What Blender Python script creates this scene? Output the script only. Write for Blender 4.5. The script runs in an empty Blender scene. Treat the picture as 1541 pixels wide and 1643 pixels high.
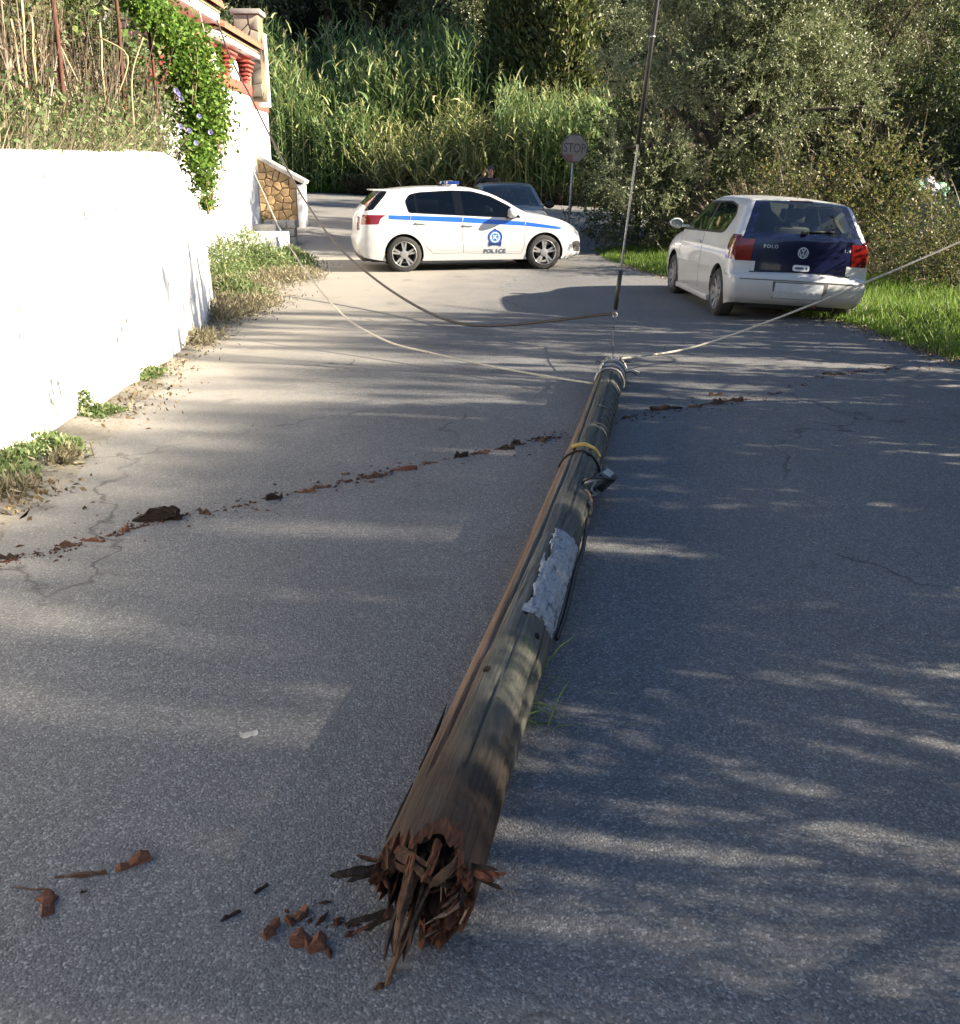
import bpy, bmesh, math, random
import numpy as np
from mathutils import Vector, Matrix, Quaternion
from mathutils.geometry import delaunay_2d_cdt
from mathutils import noise as mnoise

R = math.radians
SC = bpy.context.scene
COL = SC.collection

# ---------------------------------------------------------------- camera, world, sun, exposure
CAM_H, PITCH, FPX, PW, PH = 1.6, R(19.6), 1500.0, 1541.0, 1643.0
cam_data = bpy.data.cameras.new('camera')
cam = bpy.data.objects.new('camera', cam_data)
COL.objects.link(cam)
cam.location = (0, 0, CAM_H)
cam.rotation_euler = (R(90) - PITCH, 0, 0)
cam_data.sensor_fit = 'HORIZONTAL'
cam_data.sensor_width = 36.0
cam_data.lens = 36.0 * FPX / PW
cam_data.clip_start = 0.05
cam_data.clip_end = 1000
SC.camera = cam

SUN_EL, SUN_AZ = R(25), R(10)          # azimuth: turned from +X towards the camera side
sun_dir = Vector((math.cos(SUN_EL) * math.cos(SUN_AZ), -math.cos(SUN_EL) * math.sin(SUN_AZ), math.sin(SUN_EL)))
world = bpy.data.worlds.new("World")
SC.world = world
world.use_nodes = True
wn = world.node_tree.nodes
wl = world.node_tree.links
bg = wn['Background']
sky = wn.new('ShaderNodeTexSky')
sky.sky_type = 'NISHITA'
sky.sun_disc = False
sky.sun_elevation = SUN_EL
sky.sun_rotation = R(90) + SUN_AZ
sky.air_density = 1.0
sky.dust_density = 0.6
sky.ozone_density = 3.0
wl.new(sky.outputs[0], bg.inputs['Color'])
bg.inputs['Strength'].default_value = 0.054
sl = bpy.data.lights.new('sun', 'SUN')
sl.energy = 5.0
sl.angle = R(0.53)
sl.color = (1.0, 0.87, 0.68)
sun = bpy.data.objects.new('sun', sl)
COL.objects.link(sun)
sun.rotation_euler = sun_dir.to_track_quat('Z', 'Y').to_euler()
sun.location = (20, -2, 12)
vs = SC.view_settings
vs.view_transform = 'Standard'
vs.look = 'None'
vs.gamma = 1.0
vs.use_curve_mapping = False
vs.exposure = 2.1
SC.cycles.max_bounces = 6
SC.cycles.transparent_max_bounces = 12
SC.cycles.use_denoising = True

# ---------------------------------------------------------------- pixel helpers (photo pixels -> points of the place)
CP, SP = math.cos(PITCH), math.sin(PITCH)
def ray(px, py):
    u, v = (px - PW / 2) / FPX, (PH / 2 - py) / FPX
    return Vector((u, CP + v * SP, -SP + v * CP))
def U(px, py, z=0.0):
    d = ray(px, py)
    return Vector((0, 0, CAM_H)) + d * ((z - CAM_H) / d.z)
def A(px, py, Y):
    d = ray(px, py)
    return Vector((0, 0, CAM_H)) + d * (Y / d.y)

# ---------------------------------------------------------------- object helpers
def tag(o, label=None, cat=None, group=None, kind=None):
    if label: o['label'] = label
    if cat: o['category'] = cat
    if group: o['group'] = group
    if kind: o['kind'] = kind
    return o
def empty(name, loc=(0, 0, 0), rot=(0, 0, 0)):
    o = bpy.data.objects.new(name, None)
    o.empty_display_size = 0.1
    COL.objects.link(o)
    o.location = loc
    o.rotation_euler = rot
    return o
def link(name, me, parent=None, mats=None):
    if mats is not None:
        for m in (mats if isinstance(mats, (list, tuple)) else [mats]):
            me.materials.append(m)
    o = bpy.data.objects.new(name, me)
    COL.objects.link(o)
    if parent is not None:
        o.parent = parent
    return o
def smooth(me, angle=None):
    me.polygons.foreach_set('use_smooth', [True] * len(me.polygons))
    if angle is not None:
        me.set_sharp_from_angle(angle=R(angle))
    me.update()
def from_bm(name, bm, mats, parent=None, sm=None):
    me = bpy.data.meshes.new(name)
    bm.normal_update()
    bm.to_mesh(me)
    bm.free()
    if sm is not None:
        smooth(me, sm)
    return link(name, me, parent, mats)
def np_mesh(name, co, faces, mats=None, parent=None, mat_idx=None, do_smooth=False):
    """faces: (n,k) int array of equal-size polygons, or list of arrays"""
    if not isinstance(faces, list):
        faces = [faces]
    me = bpy.data.meshes.new(name)
    co = np.asarray(co, dtype=np.float32)
    me.vertices.add(len(co))
    me.vertices.foreach_set('co', co.ravel())
    nl = sum(f.size for f in faces)
    npoly = sum(len(f) for f in faces)
    me.loops.add(nl)
    me.polygons.add(npoly)
    me.loops.foreach_set('vertex_index', np.concatenate([f.ravel() for f in faces]).astype(np.int32))
    starts, s = [], 0
    for f in faces:
        starts.append(s + np.arange(len(f)) * f.shape[1])
        s += f.size
    me.polygons.foreach_set('loop_start', np.concatenate(starts).astype(np.int32))
    if mat_idx is not None:
        me.polygons.foreach_set('material_index', np.asarray(mat_idx, dtype=np.int32))
    if do_smooth:
        me.polygons.foreach_set('use_smooth', np.ones(npoly, dtype=bool))
    me.update(calc_edges=True)
    me.validate()
    return link(name, me, parent, mats)
def bm_box(bm, x0, x1, y0, y1, z0, z1, mat=0, bevel=0.0, M=None):
    vs_ = [bm.verts.new((x, y, z)) for z in (z0, z1) for y in (y0, y1) for x in (x0, x1)]
    fs = []
    for q in ((0, 2, 3, 1), (4, 5, 7, 6), (0, 1, 5, 4), (1, 3, 7, 5), (3, 2, 6, 7), (2, 0, 4, 6)):
        f = bm.faces.new([vs_[i] for i in q])
        f.material_index = mat
        fs.append(f)
    geom = vs_
    if bevel > 0:
        es = list({e for f in fs for e in f.edges})
        r = bmesh.ops.bevel(bm, geom=es, offset=bevel, segments=2, profile=0.6, affect='EDGES', clamp_overlap=True)
        geom = list({v for f in r['faces'] for v in f.verts} | {v for v in vs_ if v.is_valid})
        for f in r['faces']:
            f.material_index = mat
    if M is not None:
        bmesh.ops.transform(bm, matrix=M, verts=geom)
    return geom
def box_obj(name, x0, x1, y0, y1, z0, z1, m, parent=None, bevel=0.01):
    bm = bmesh.new()
    bm_box(bm, x0, x1, y0, y1, z0, z1, 0, bevel)
    return from_bm(name, bm, m, parent, 40)
def bm_tube(bm, pts, radii, sides=8, cap=True, mat=0):
    pts = [Vector(p) for p in pts]
    if not isinstance(radii, (list, tuple, np.ndarray)):
        radii = [radii] * len(pts)
    rings = []
    ref = None
    for i, p in enumerate(pts):
        t = (pts[min(i + 1, len(pts) - 1)] - pts[max(i - 1, 0)])
        if t.length < 1e-9: t = Vector((0, 0, 1))
        t.normalize()
        if ref is None:
            ref = t.orthogonal().normalized()
        else:
            ref = (ref - t * ref.dot(t))
            if ref.length < 1e-6: ref = t.orthogonal()
            ref.normalize()
        b = t.cross(ref)
        rings.append([bm.verts.new(p + (ref * math.cos(2 * math.pi * k / sides) + b * math.sin(2 * math.pi * k / sides)) * radii[i]) for k in range(sides)])
    for a, b in zip(rings, rings[1:]):
        for k in range(sides):
            f = bm.faces.new((a[k], a[(k + 1) % sides], b[(k + 1) % sides], b[k]))
            f.material_index = mat
            f.smooth = True
    if cap and sides > 2:
        f = bm.faces.new(list(reversed(rings[0]))); f.material_index = mat
        f = bm.faces.new(rings[-1]); f.material_index = mat
    return rings
def tube_obj(name, pts, radii, m, parent=None, sides=8):
    bm = bmesh.new()
    bm_tube(bm, pts, radii, sides)
    return from_bm(name, bm, m, parent)
def bm_lathe(bm, prof, n=32, axis='Y', mat=0, closed=False):
    """prof: list of (r, h) ; revolve about axis"""
    rings = []
    for r, h in prof:
        ring = []
        for k in range(n):
            a = 2 * math.pi * k / n
            c, s = math.cos(a) * r, math.sin(a) * r
            ring.append(bm.verts.new((c, h, s) if axis == 'Y' else (c, s, h)))
        rings.append(ring)
    seq = list(zip(rings, rings[1:]))
    if closed: seq.append((rings[-1], rings[0]))
    for a, b in seq:
        for k in range(n):
            f = bm.faces.new((a[k], a[(k + 1) % n], b[(k + 1) % n], b[k]))
            f.material_index = mat
            f.smooth = True
    return rings
def spline(pts, n):
    """Catmull-Rom through points, n samples per span"""
    P = [Vector(p) for p in pts]
    out = []
    for i in range(len(P) - 1):
        p0, p1, p2, p3 = P[max(i - 1, 0)], P[i], P[i + 1], P[min(i + 2, len(P) - 1)]
        for k in range(n):
            t = k / n
            out.append(0.5 * ((2 * p1) + (p2 - p0) * t + (2 * p0 - 5 * p1 + 4 * p2 - p3) * t * t + (3 * p1 - p0 - 3 * p2 + p3) * t ** 3))
    out.append(P[-1].copy())
    return out
def text_mesh(txt, size, extrude=0.002, bold=0.0):
    cu = bpy.data.curves.new('lettering', 'FONT')
    cu.body = txt
    cu.size = size
    cu.align_x = 'CENTER'
    cu.align_y = 'CENTER'
    cu.extrude = extrude
    cu.offset = bold
    cu.resolution_u = 3
    o = bpy.data.objects.new('lettering', cu)
    COL.objects.link(o)
    dg = bpy.context.evaluated_depsgraph_get()
    me = bpy.data.meshes.new_from_object(o.evaluated_get(dg))
    bpy.data.objects.remove(o)
    return me

# ---------------------------------------------------------------- materials
class NT:
    def __init__(s, name):
        s.m = bpy.data.materials.new(name)
        s.m.use_nodes = True
        s.n = s.m.node_tree.nodes
        s.l = s.m.node_tree.links
        s.b = s.n['Principled BSDF']
        s.out = s.n['Material Output']
    def add(s, t, **kw):
        n = s.n.new(t)
        for k, v in kw.items():
            if k.startswith('i_'):
                n.inputs[k[2:].replace('_', ' ')].default_value = v
            else:
                setattr(n, k, v)
        return n
    def link(s, a, b): s.l.new(a, b)
    def coord(s, scale=(1, 1, 1), kind='Object', rot=(0, 0, 0)):
        tc = s.add('ShaderNodeTexCoord')
        mp = s.add('ShaderNodeMapping')
        mp.inputs['Scale'].default_value = scale
        mp.inputs['Rotation'].default_value = rot
        s.link(tc.outputs[kind], mp.inputs[0])
        return mp.outputs[0]
    def noise(s, vec, scale, detail=4, rough=0.6, dist=0.0):
        n = s.add('ShaderNodeTexNoise')
        n.inputs['Scale'].default_value = scale
        n.inputs['Detail'].default_value = detail
        n.inputs['Roughness'].default_value = rough
        n.inputs['Distortion'].default_value = dist
        if vec is not None: s.link(vec, n.inputs['Vector'])
        return n.outputs['Fac']
    def voronoi(s, vec, scale, feature='F1', out='Distance'):
        n = s.add('ShaderNodeTexVoronoi')
        n.feature = feature
        n.inputs['Scale'].default_value = scale
        if vec is not None: s.link(vec, n.inputs['Vector'])
        return n.outputs[out]
    def ramp(s, fac, stops, interp='LINEAR'):
        r = s.add('ShaderNodeValToRGB')
        r.color_ramp.interpolation = interp
        el = r.color_ramp.elements
        while len(el) < len(stops): el.new(0.5)
        for e, (p, c) in zip(el, stops):
            e.position = p
            e.color = (c[0], c[1], c[2], 1) if isinstance(c, (tuple, list)) else (c, c, c, 1)
        s.link(fac, r.inputs[0])
        return r.outputs[0]
    def mix(s, fac, a, b, mode='MIX'):
        n = s.add('ShaderNodeMix')
        n.data_type = 'RGBA'
        n.blend_type = mode
        for k_, v in ((0, fac), (6, a), (7, b)):
            sock = n.inputs[k_]
            if hasattr(v, 'is_linked'): s.link(v, sock)
            elif k_ == 0: sock.default_value = v
            elif isinstance(v, (tuple, list)): sock.default_value = (v[0], v[1], v[2], 1)
            else: sock.default_value = (v, v, v, 1)
        return n.outputs[2]
    def math(s, op, a, b=0.5, clamp=False):
        n = s.add('ShaderNodeMath', operation=op)
        n.use_clamp = clamp
        for sock, v in ((n.inputs[0], a), (n.inputs[1], b)):
            if hasattr(v, 'is_linked'): s.link(v, sock)
            else: sock.default_value = v
        return n.outputs[0]
    def sep(s, vec):
        n = s.add('ShaderNodeSeparateXYZ')
        s.link(vec, n.inputs[0])
        return n.outputs
    def bump(s, h, strength=0.3, dist=0.01):
        n = s.add('ShaderNodeBump')
        n.inputs['Strength'].default_value = strength
        n.inputs['Distance'].default_value = dist
        s.link(h, n.inputs['Height'])
        s.link(n.outputs[0], s.b.inputs['Normal'])
        return n
    def base(s, v):
        if hasattr(v, 'is_linked'): s.link(v, s.b.inputs['Base Color'])
        else: s.b.inputs['Base Color'].default_value = (v[0], v[1], v[2], 1)
    def set(s, rough=None, metal=None, spec=None, coat=None):
        if rough is not None: s.b.inputs['Roughness'].default_value = rough
        if metal is not None: s.b.inputs['Metallic'].default_value = metal
        if spec is not None: s.b.inputs['Specular IOR Level'].default_value = spec
        if coat is not None:
            s.b.inputs['Coat Weight'].default_value = coat
            s.b.inputs['Coat Roughness'].default_value = 0.04

def simple(name, col, rough=0.6, metal=0.0, var=0.15, scale=12, bump=0.1, bdist=0.004, spec=0.5, coat=None):
    t = NT(name)
    v = t.coord()
    f = t.noise(v, scale, 5, 0.65)
    lo = tuple(c * (1 - var) for c in col)
    hi = tuple(min(1, c * (1 + var)) for c in col)
    t.base(t.ramp(f, [(0.25, lo), (0.75, hi)]))
    t.set(rough, metal, spec, coat)
    if bump > 0:
        t.bump(t.noise(v, scale * 4, 4, 0.6), bump, bdist)
    return t.m
def fibre(name, col, sc, var=0.6):
    t = NT(name)
    f = t.noise(t.coord(sc), 1.0, 6, 0.7, 0.4)
    b = t.noise(t.coord((22, 22, 22)), 1.0, 3, 0.6)
    c = t.ramp(f, [(0.3, tuple(x * (1 - var) for x in col)), (0.55, col), (0.8, tuple(min(1, x * (1 + var)) for x in col))])
    c = t.mix(t.ramp(b, [(0.5, 0.0), (0.68, 0.7)]), c, tuple(x * .25 for x in col))
    t.base(c); t.set(0.92, 0, 0.2)
    t.bump(f, 1.0, 0.006)
    return t.m
def leafmat(name, stops, trans=0.3, rough=0.5, spec=0.3):
    t = NT(name)
    g = t.add('ShaderNodeNewGeometry')
    c = t.ramp(g.outputs['Random Per Island'], stops)
    t.base(c)
    t.set(rough, 0, spec)
    tr = t.add('ShaderNodeBsdfTranslucent')
    t.link(t.mix(0.35, c, (0.22, 0.32, 0.06), 'MIX'), tr.inputs[0])
    mx = t.add('ShaderNodeMixShader')
    mx.inputs[0].default_value = trans
    t.link(t.b.outputs[0], mx.inputs[1])
    t.link(tr.outputs[0], mx.inputs[2])
    t.link(mx.outputs[0], t.out.inputs[0])
    return t.m
def glass(name, tint, refl=1.0):
    t = NT(name)
    t.n.remove(t.b)
    tr = t.add('ShaderNodeBsdfTransparent')
    tr.inputs[0].default_value = (*tint, 1)
    gl = t.add('ShaderNodeBsdfGlossy')
    gl.inputs['Roughness'].default_value = 0.02
    v = t.coord()
    lw = t.add('ShaderNodeFresnel')
    lw.inputs['IOR'].default_value = 1.5
    f = t.math('MULTIPLY', lw.outputs[0], refl, True)
    mx = t.add('ShaderNodeMixShader')
    t.link(f, mx.inputs[0])
    t.link(tr.outputs[0], mx.inputs[1])
    t.link(gl.outputs[0], mx.inputs[2])
    t.link(mx.outputs[0], t.out.inputs[0])
    return t.m

MT = {}
# asphalt: coarse grey aggregate, dust towards the left edge
def asphalt(name, dusty=True):
    t = NT(name)
    v = t.coord()
    st = t.voronoi(v, 165, 'F1', 'Color')
    sv = t.add('ShaderNodeSeparateColor'); t.link(st, sv.inputs[0])
    grain = t.ramp(sv.outputs[0], [(0.0, (0.108, 0.109, 0.113)), (0.5, (0.152, 0.153, 0.157)), (0.85, (0.195, 0.196, 0.198)), (1.0, (0.31, 0.31, 0.305))])
    big = t.noise(v, 0.9, 5, 0.6)
    c = t.mix(0.6, grain, t.ramp(big, [(0.3, 0.72), (0.7, 1.0)]), 'MULTIPLY')
    fine = t.noise(v, 30, 4, 0.7)
    c = t.mix(0.45, c, t.ramp(fine, [(0.25, 0.62), (0.75, 1.15)]), 'MULTIPLY')
    if dusty:
        x = t.sep(v)
        d = t.math('MULTIPLY_ADD', x[0], -0.45); d.node.inputs[2].default_value = -0.52
        d2 = t.math('ADD', d, t.math('MULTIPLY', t.math('SUBTRACT', t.noise(v, 1.6, 6, 0.68), 0.5), 1.1))
        yy = t.math('MULTIPLY_ADD', x[1], 0.09); yy.node.inputs[2].default_value = -0.46  # paler with distance: brightness of the sunlit far lane put into the colour
        d3 = t.math('ADD', d2, yy, True)
        c = t.mix(t.math('MULTIPLY', d3, 0.75), c, (0.32, 0.295, 0.255))
        wv = t.add('ShaderNodeVectorMath', operation='ADD')
        nn_ = t.add('ShaderNodeTexNoise'); nn_.inputs['Scale'].default_value = 3.0; nn_.inputs['Detail'].default_value = 5
        t.link(v, nn_.inputs['Vector'])
        sc_ = t.add('ShaderNodeVectorMath', operation='SCALE'); sc_.inputs['Scale'].default_value = 0.45
        t.link(nn_.outputs['Color'], sc_.inputs[0]); t.link(v, wv.inputs[0]); t.link(sc_.outputs[0], wv.inputs[1])
        ce = t.voronoi(wv.outputs[0], 0.42, 'DISTANCE_TO_EDGE', 'Distance')
        ck = t.math('MULTIPLY', t.ramp(ce, [(0.0, 1.0), (0.006, 0.0)]), t.ramp(t.noise(v, 0.6, 2, 0.5), [(0.48, 0.0), (0.58, 0.75)]))
        c = t.mix(ck, c, (0.03, 0.03, 0.03))
        st_ = t.ramp(t.noise(v, 1.9, 3, 0.55), [(0.64, 0.0), (0.78, 0.55)])
        c = t.mix(st_, c, (0.05, 0.05, 0.052))
        wt = t.math('ABSOLUTE', t.math('SUBTRACT', t.math('ABSOLUTE', t.math('SUBTRACT', x[0], 0.4)), 0.85))
        c = t.mix(t.math('MULTIPLY', t.ramp(wt, [(0.0, 0.26), (0.45, 0.0)]), t.noise(t.coord((2.5, 0.25, 1)), 1.0, 4, 0.6)), c, (0.07, 0.072, 0.078))
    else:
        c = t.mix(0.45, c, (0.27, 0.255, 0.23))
    t.base(c)
    t.set(0.85, 0, 0.25)
    cell = t.voronoi(v, 165, 'F1', 'Distance')
    h = t.math('ADD', t.math('MULTIPLY', cell, -1.0), t.math('MULTIPLY', fine, 0.8))
    t.bump(h, 0.6, 0.0035)
    return t.m
MT['asphalt'] = asphalt('worn_asphalt')
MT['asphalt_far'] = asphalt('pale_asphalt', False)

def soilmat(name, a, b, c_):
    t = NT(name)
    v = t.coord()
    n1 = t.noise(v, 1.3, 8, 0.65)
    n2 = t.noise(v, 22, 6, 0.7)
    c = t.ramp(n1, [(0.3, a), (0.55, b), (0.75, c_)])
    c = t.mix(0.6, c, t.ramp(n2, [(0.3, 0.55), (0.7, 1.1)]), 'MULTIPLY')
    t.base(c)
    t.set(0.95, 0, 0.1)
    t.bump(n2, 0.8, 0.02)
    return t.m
MT['soil'] = soilmat('soil', (0.05, 0.055, 0.028), (0.09, 0.08, 0.05), (0.13, 0.11, 0.07))
MT['dust'] = soilmat('dusty_soil', (0.19, 0.175, 0.145), (0.26, 0.24, 0.205), (0.32, 0.295, 0.255))
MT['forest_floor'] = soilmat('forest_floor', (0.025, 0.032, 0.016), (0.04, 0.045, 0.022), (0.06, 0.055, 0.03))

# lime-washed plaster
t = NT('white_plaster'); v = t.coord()
n1 = t.noise(v, 2.2, 7, 0.65); n2 = t.noise(t.coord((9, 9, 1.6)), 1.0, 7, 0.75); n3 = t.noise(v, 26, 5, 0.6)
c = t.ramp(n1, [(0.3, (0.68, 0.685, 0.69)), (0.7, (0.79, 0.79, 0.79))])
c = t.mix(t.math('MULTIPLY', t.ramp(n2, [(0.555, 0.0), (0.585, 0.97)]), t.ramp(n1, [(0.52, 0.0), (0.58, 1.0)])), c, (0.07, 0.07, 0.075))
c = t.mix(t.ramp(t.noise(v, 9, 3, 0.7), [(0.64, 0.0), (0.67, 0.95)]), c, (0.10, 0.10, 0.105))
zz_ = t.sep(v)
foot_ = t.math('MULTIPLY_ADD', zz_[2], -5.0); foot_.node.inputs[2].default_value = 0.45
c = t.mix(t.math('MULTIPLY', t.math('ADD', foot_, n1, True), 0.55), c, (0.32, 0.27, 0.20))
t.base(c); t.set(0.9, 0, 0.2); t.bump(t.math('ADD', n1, t.math('MULTIPLY', n3, 0.2)), 0.25, 0.03)
MT['plaster'] = t.m
MT['red_paint'] = simple('terracotta_paint', (0.36, 0.085, 0.065), 0.8, var=0.2, scale=6)
MT['fascia'] = simple('white_fascia', (0.75, 0.73, 0.70), 0.8, var=0.1, scale=5)
MT['roof_tile'] = simple('roof_tile', (0.30, 0.13, 0.08), 0.85, var=0.35, scale=7)
MT['stone_tan'] = simple('tan_stone', (0.40, 0.27, 0.14), 0.9, var=0.35, scale=5, bump=0.5, bdist=0.015)
MT['mortar'] = simple('mortar', (0.22, 0.17, 0.11), 0.95, var=0.2, scale=16, bump=0.4)
MT['block'] = simple('concrete_block', (0.30, 0.30, 0.29), 0.9, var=0.2, scale=9, bump=0.5, bdist=0.01)
MT['concrete'] = simple('concrete', (0.38, 0.36, 0.33), 0.9, var=0.2, scale=6, bump=0.4)
MT['stone_chim'] = simple('chimney_stone', (0.36, 0.31, 0.24), 0.9, var=0.3, scale=6, bump=0.4)
MT['rust'] = simple('rusty_iron', (0.11, 0.045, 0.03), 0.85, 0.2, var=0.5, scale=18, bump=0.5)
MT['galv'] = simple('galvanised_steel', (0.33, 0.34, 0.34), 0.5, 0.6, var=0.2, scale=14)
MT['white_metal'] = simple('white_metal', (0.7, 0.7, 0.7), 0.45, 0.2, var=0.1)
MT['cane'] = simple('dry_cane', (0.42, 0.33, 0.19), 0.8, var=0.3, scale=14, bump=0.2)
MT['dry_stem'] = simple('dry_stem', (0.26, 0.19, 0.12), 0.9, var=0.4, scale=10, bump=0)
MT['bark'] = simple('bark', (0.075, 0.06, 0.045), 0.95, var=0.5, scale=10, bump=0.9, bdist=0.03)
MT['bark_grey'] = simple('grey_bark', (0.17, 0.15, 0.125), 0.95, var=0.4, scale=10, bump=0.9, bdist=0.03)
MT['dark_window'] = simple('dark_interior', (0.02, 0.02, 0.022), 0.5, var=0.2, bump=0)

# leaves
MT['olive'] = leafmat('olive_leaf', [(0.0, (0.075, 0.092, 0.042)), (0.45, (0.15, 0.172, 0.085)), (0.8, (0.25, 0.265, 0.16)), (1.0, (0.36, 0.37, 0.25))], 0.2, 0.45, 0.4)
MT['olive_dark'] = leafmat('dark_and_shaded_leaf', [(0.0, (0.035, 0.05, 0.022)), (0.6, (0.078, 0.10, 0.044)), (1.0, (0.15, 0.17, 0.085))], 0.15)  # dark shrub leaf; on the two right olives it stands in for shade
MT['bramble'] = leafmat('autumn_bramble_leaf', [(0.0, (0.04, 0.052, 0.02)), (0.4, (0.085, 0.10, 0.038)), (0.6, (0.16, 0.145, 0.055)), (0.8, (0.12, 0.07, 0.035)), (1.0, (0.26, 0.20, 0.09))], 0.3)
MT['brown_leaf'] = leafmat('withered_leaf', [(0.0, (0.05, 0.038, 0.025)), (0.5, (0.105, 0.075, 0.048)), (1.0, (0.19, 0.145, 0.09))], 0.2)
MT['ivy'] = leafmat('vine_leaf', [(0.0, (0.05, 0.11, 0.018)), (0.5, (0.10, 0.20, 0.03)), (0.85, (0.17, 0.28, 0.05)), (1.0, (0.27, 0.30, 0.07))], 0.35)
MT['cypress'] = leafmat('cypress_spray', [(0.0, (0.05, 0.07, 0.026)), (0.6, (0.11, 0.13, 0.046)), (0.9, (0.14, 0.135, 0.05)), (1.0, (0.18, 0.13, 0.065))], 0.1)
MT['forest'] = leafmat('forest_leaf', [(0.0, (0.065, 0.085, 0.045)), (0.6, (0.14, 0.165, 0.09)), (1.0, (0.25, 0.26, 0.16))], 0.15)
MT['reed'] = leafmat('reed_leaf', [(0.0, (0.075, 0.13, 0.046)), (0.5, (0.155, 0.23, 0.086)), (0.8, (0.25, 0.32, 0.135)), (0.93, (0.38, 0.37, 0.18)), (1.0, (0.44, 0.38, 0.2))], 0.3)
MT['reed_gold'] = leafmat('yellowing_reed_leaf', [(0.0, (0.12, 0.155, 0.055)), (0.5, (0.24, 0.26, 0.105)), (1.0, (0.44, 0.41, 0.2))], 0.3)
MT['grass'] = leafmat('grass_blade', [(0.0, (0.055, 0.12, 0.015)), (0.5, (0.11, 0.21, 0.028)), (0.88, (0.18, 0.29, 0.05)), (1.0, (0.30, 0.30, 0.12))], 0.4)
MT['weed'] = leafmat('weed_leaf', [(0.0, (0.075, 0.125, 0.045)), (0.5, (0.135, 0.195, 0.075)), (0.8, (0.21, 0.255, 0.115)), (1.0, (0.33, 0.31, 0.18))], 0.3)
MT['straw'] = leafmat('dry_grass_blade', [(0.0, (0.10, 0.085, 0.055)), (0.5, (0.20, 0.17, 0.115)), (1.0, (0.34, 0.30, 0.21))], 0.2)
MT['twig'] = leafmat('bare_twig', [(0.0, (0.07, 0.052, 0.036)), (0.5, (0.13, 0.10, 0.072)), (0.85, (0.2, 0.165, 0.125)), (1.0, (0.34, 0.30, 0.24))], 0.0)
MT['litter'] = leafmat('fallen_leaf', [(0.0, (0.06, 0.04, 0.025)), (0.5, (0.15, 0.105, 0.06)), (1.0, (0.28, 0.22, 0.13))], 0.1)
MT['flower'] = leafmat('purple_petal', [(0.0, (0.20, 0.19, 0.48)), (1.0, (0.36, 0.33, 0.62))], 0.3)
# ---------------------------------------------------------------- terrain
def sstep(a, b, x):
    t = np.clip((x - a) / (b - a), 0, 1)
    return t * t * (3 - 2 * t)
G_Y = [-200, 19, 22, 25, 28, 33, 41, 48, 400]
G_Z = [0, 0, .05, .2, .45, .75, 1.1, 1.3, 1.3]
def corridor(x, y):
    s = np.clip(-0.6 * x, -3.5, 3.5)
    yy = np.asarray(y, dtype=float) + s * sstep(16, 24, np.asarray(y, dtype=float))
    return (np.interp(yy - 1, G_Y, G_Z) + np.interp(yy, G_Y, G_Z) + np.interp(yy + 1, G_Y, G_Z)) / 3
EDGE_R = [(-10, 5.3), (3, 4.9), (8.6, 4.45)] + [(p.y, p.x) for p in (U(1400, 533), U(1330, 512), U(1200, 474), U(1065, 443), U(1000, 424), U(940, 403))] + [(23, 2.3), (24, 3.2)]
EDGE_R.sort()
EDGE_L = [(-10, -2.75)] + [(p.y, p.x) for p in (U(0, 850), U(60, 792), U(170, 695), U(250, 612), U(350, 538), U(430, 480), U(490, 440))] + [(19.5, -3.5), (24, -4.3)]
EDGE_L.sort()
def edge_r(y): return np.interp(y, [e[0] for e in EDGE_R], [e[1] for e in EDGE_R])
def edge_l(y): return np.interp(y, [e[0] for e in EDGE_L], [e[1] for e in EDGE_L])
def far_edge(x): return np.interp(x, [-40, -9, -7, 5, 9, 40], [37.5, 37.5, 37.5, 33.5, 32.5, 30])
def near_edge(x): return np.interp(x, [-40, -5, -3.5, 2.3, 3.5, 7, 40], [24.2, 23.8, 20.5, 20.8, 24.0, 25.0, 25.0])
def nz(x, y, s, seed=0):
    return np.sin(x * s + seed) * np.cos(y * s * 1.13 + seed * 2.1) + 0.5 * np.sin(x * s * 2.3 + y * s * 1.7 + seed)
def terrain(x, y):
    x = np.asarray(x, float); y = np.asarray(y, float)
    z = corridor(x, y)
    # verge on the right: small ditch under the parked car, then a slow rise into the scrub
    d = x - edge_r(y)
    on = sstep(0.0, 0.8, d) * (1 - sstep(20.5, 23.5, y))
    z = z + on * (-0.09 + 0.02 * nz(x, y, 2.2, 1))
    z = z + sstep(8.0, 17.0, x) * sstep(10, 20, y) * 1.5 * (1 - sstep(23.5, 25, y) * (1 - sstep(33, 36, y)))
    # hill behind the crossing road
    b = y - (far_edge(x) + 1.0)
    z = z + np.where(b > 0, 0.25 * np.minimum(b, 4) + 0.52 * np.maximum(b - 4, 0), 0) * (1 - 0.6 * sstep(75, 130, b))
    z = z + sstep(2, 14, b) * 0.5 * nz(x, y, 0.35, 3)
    z = z + sstep(40, 110, x) * 22 + sstep(40, 110, -x) * 22
    return z
def tz(x, y): return float(terrain(x, y))

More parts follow.
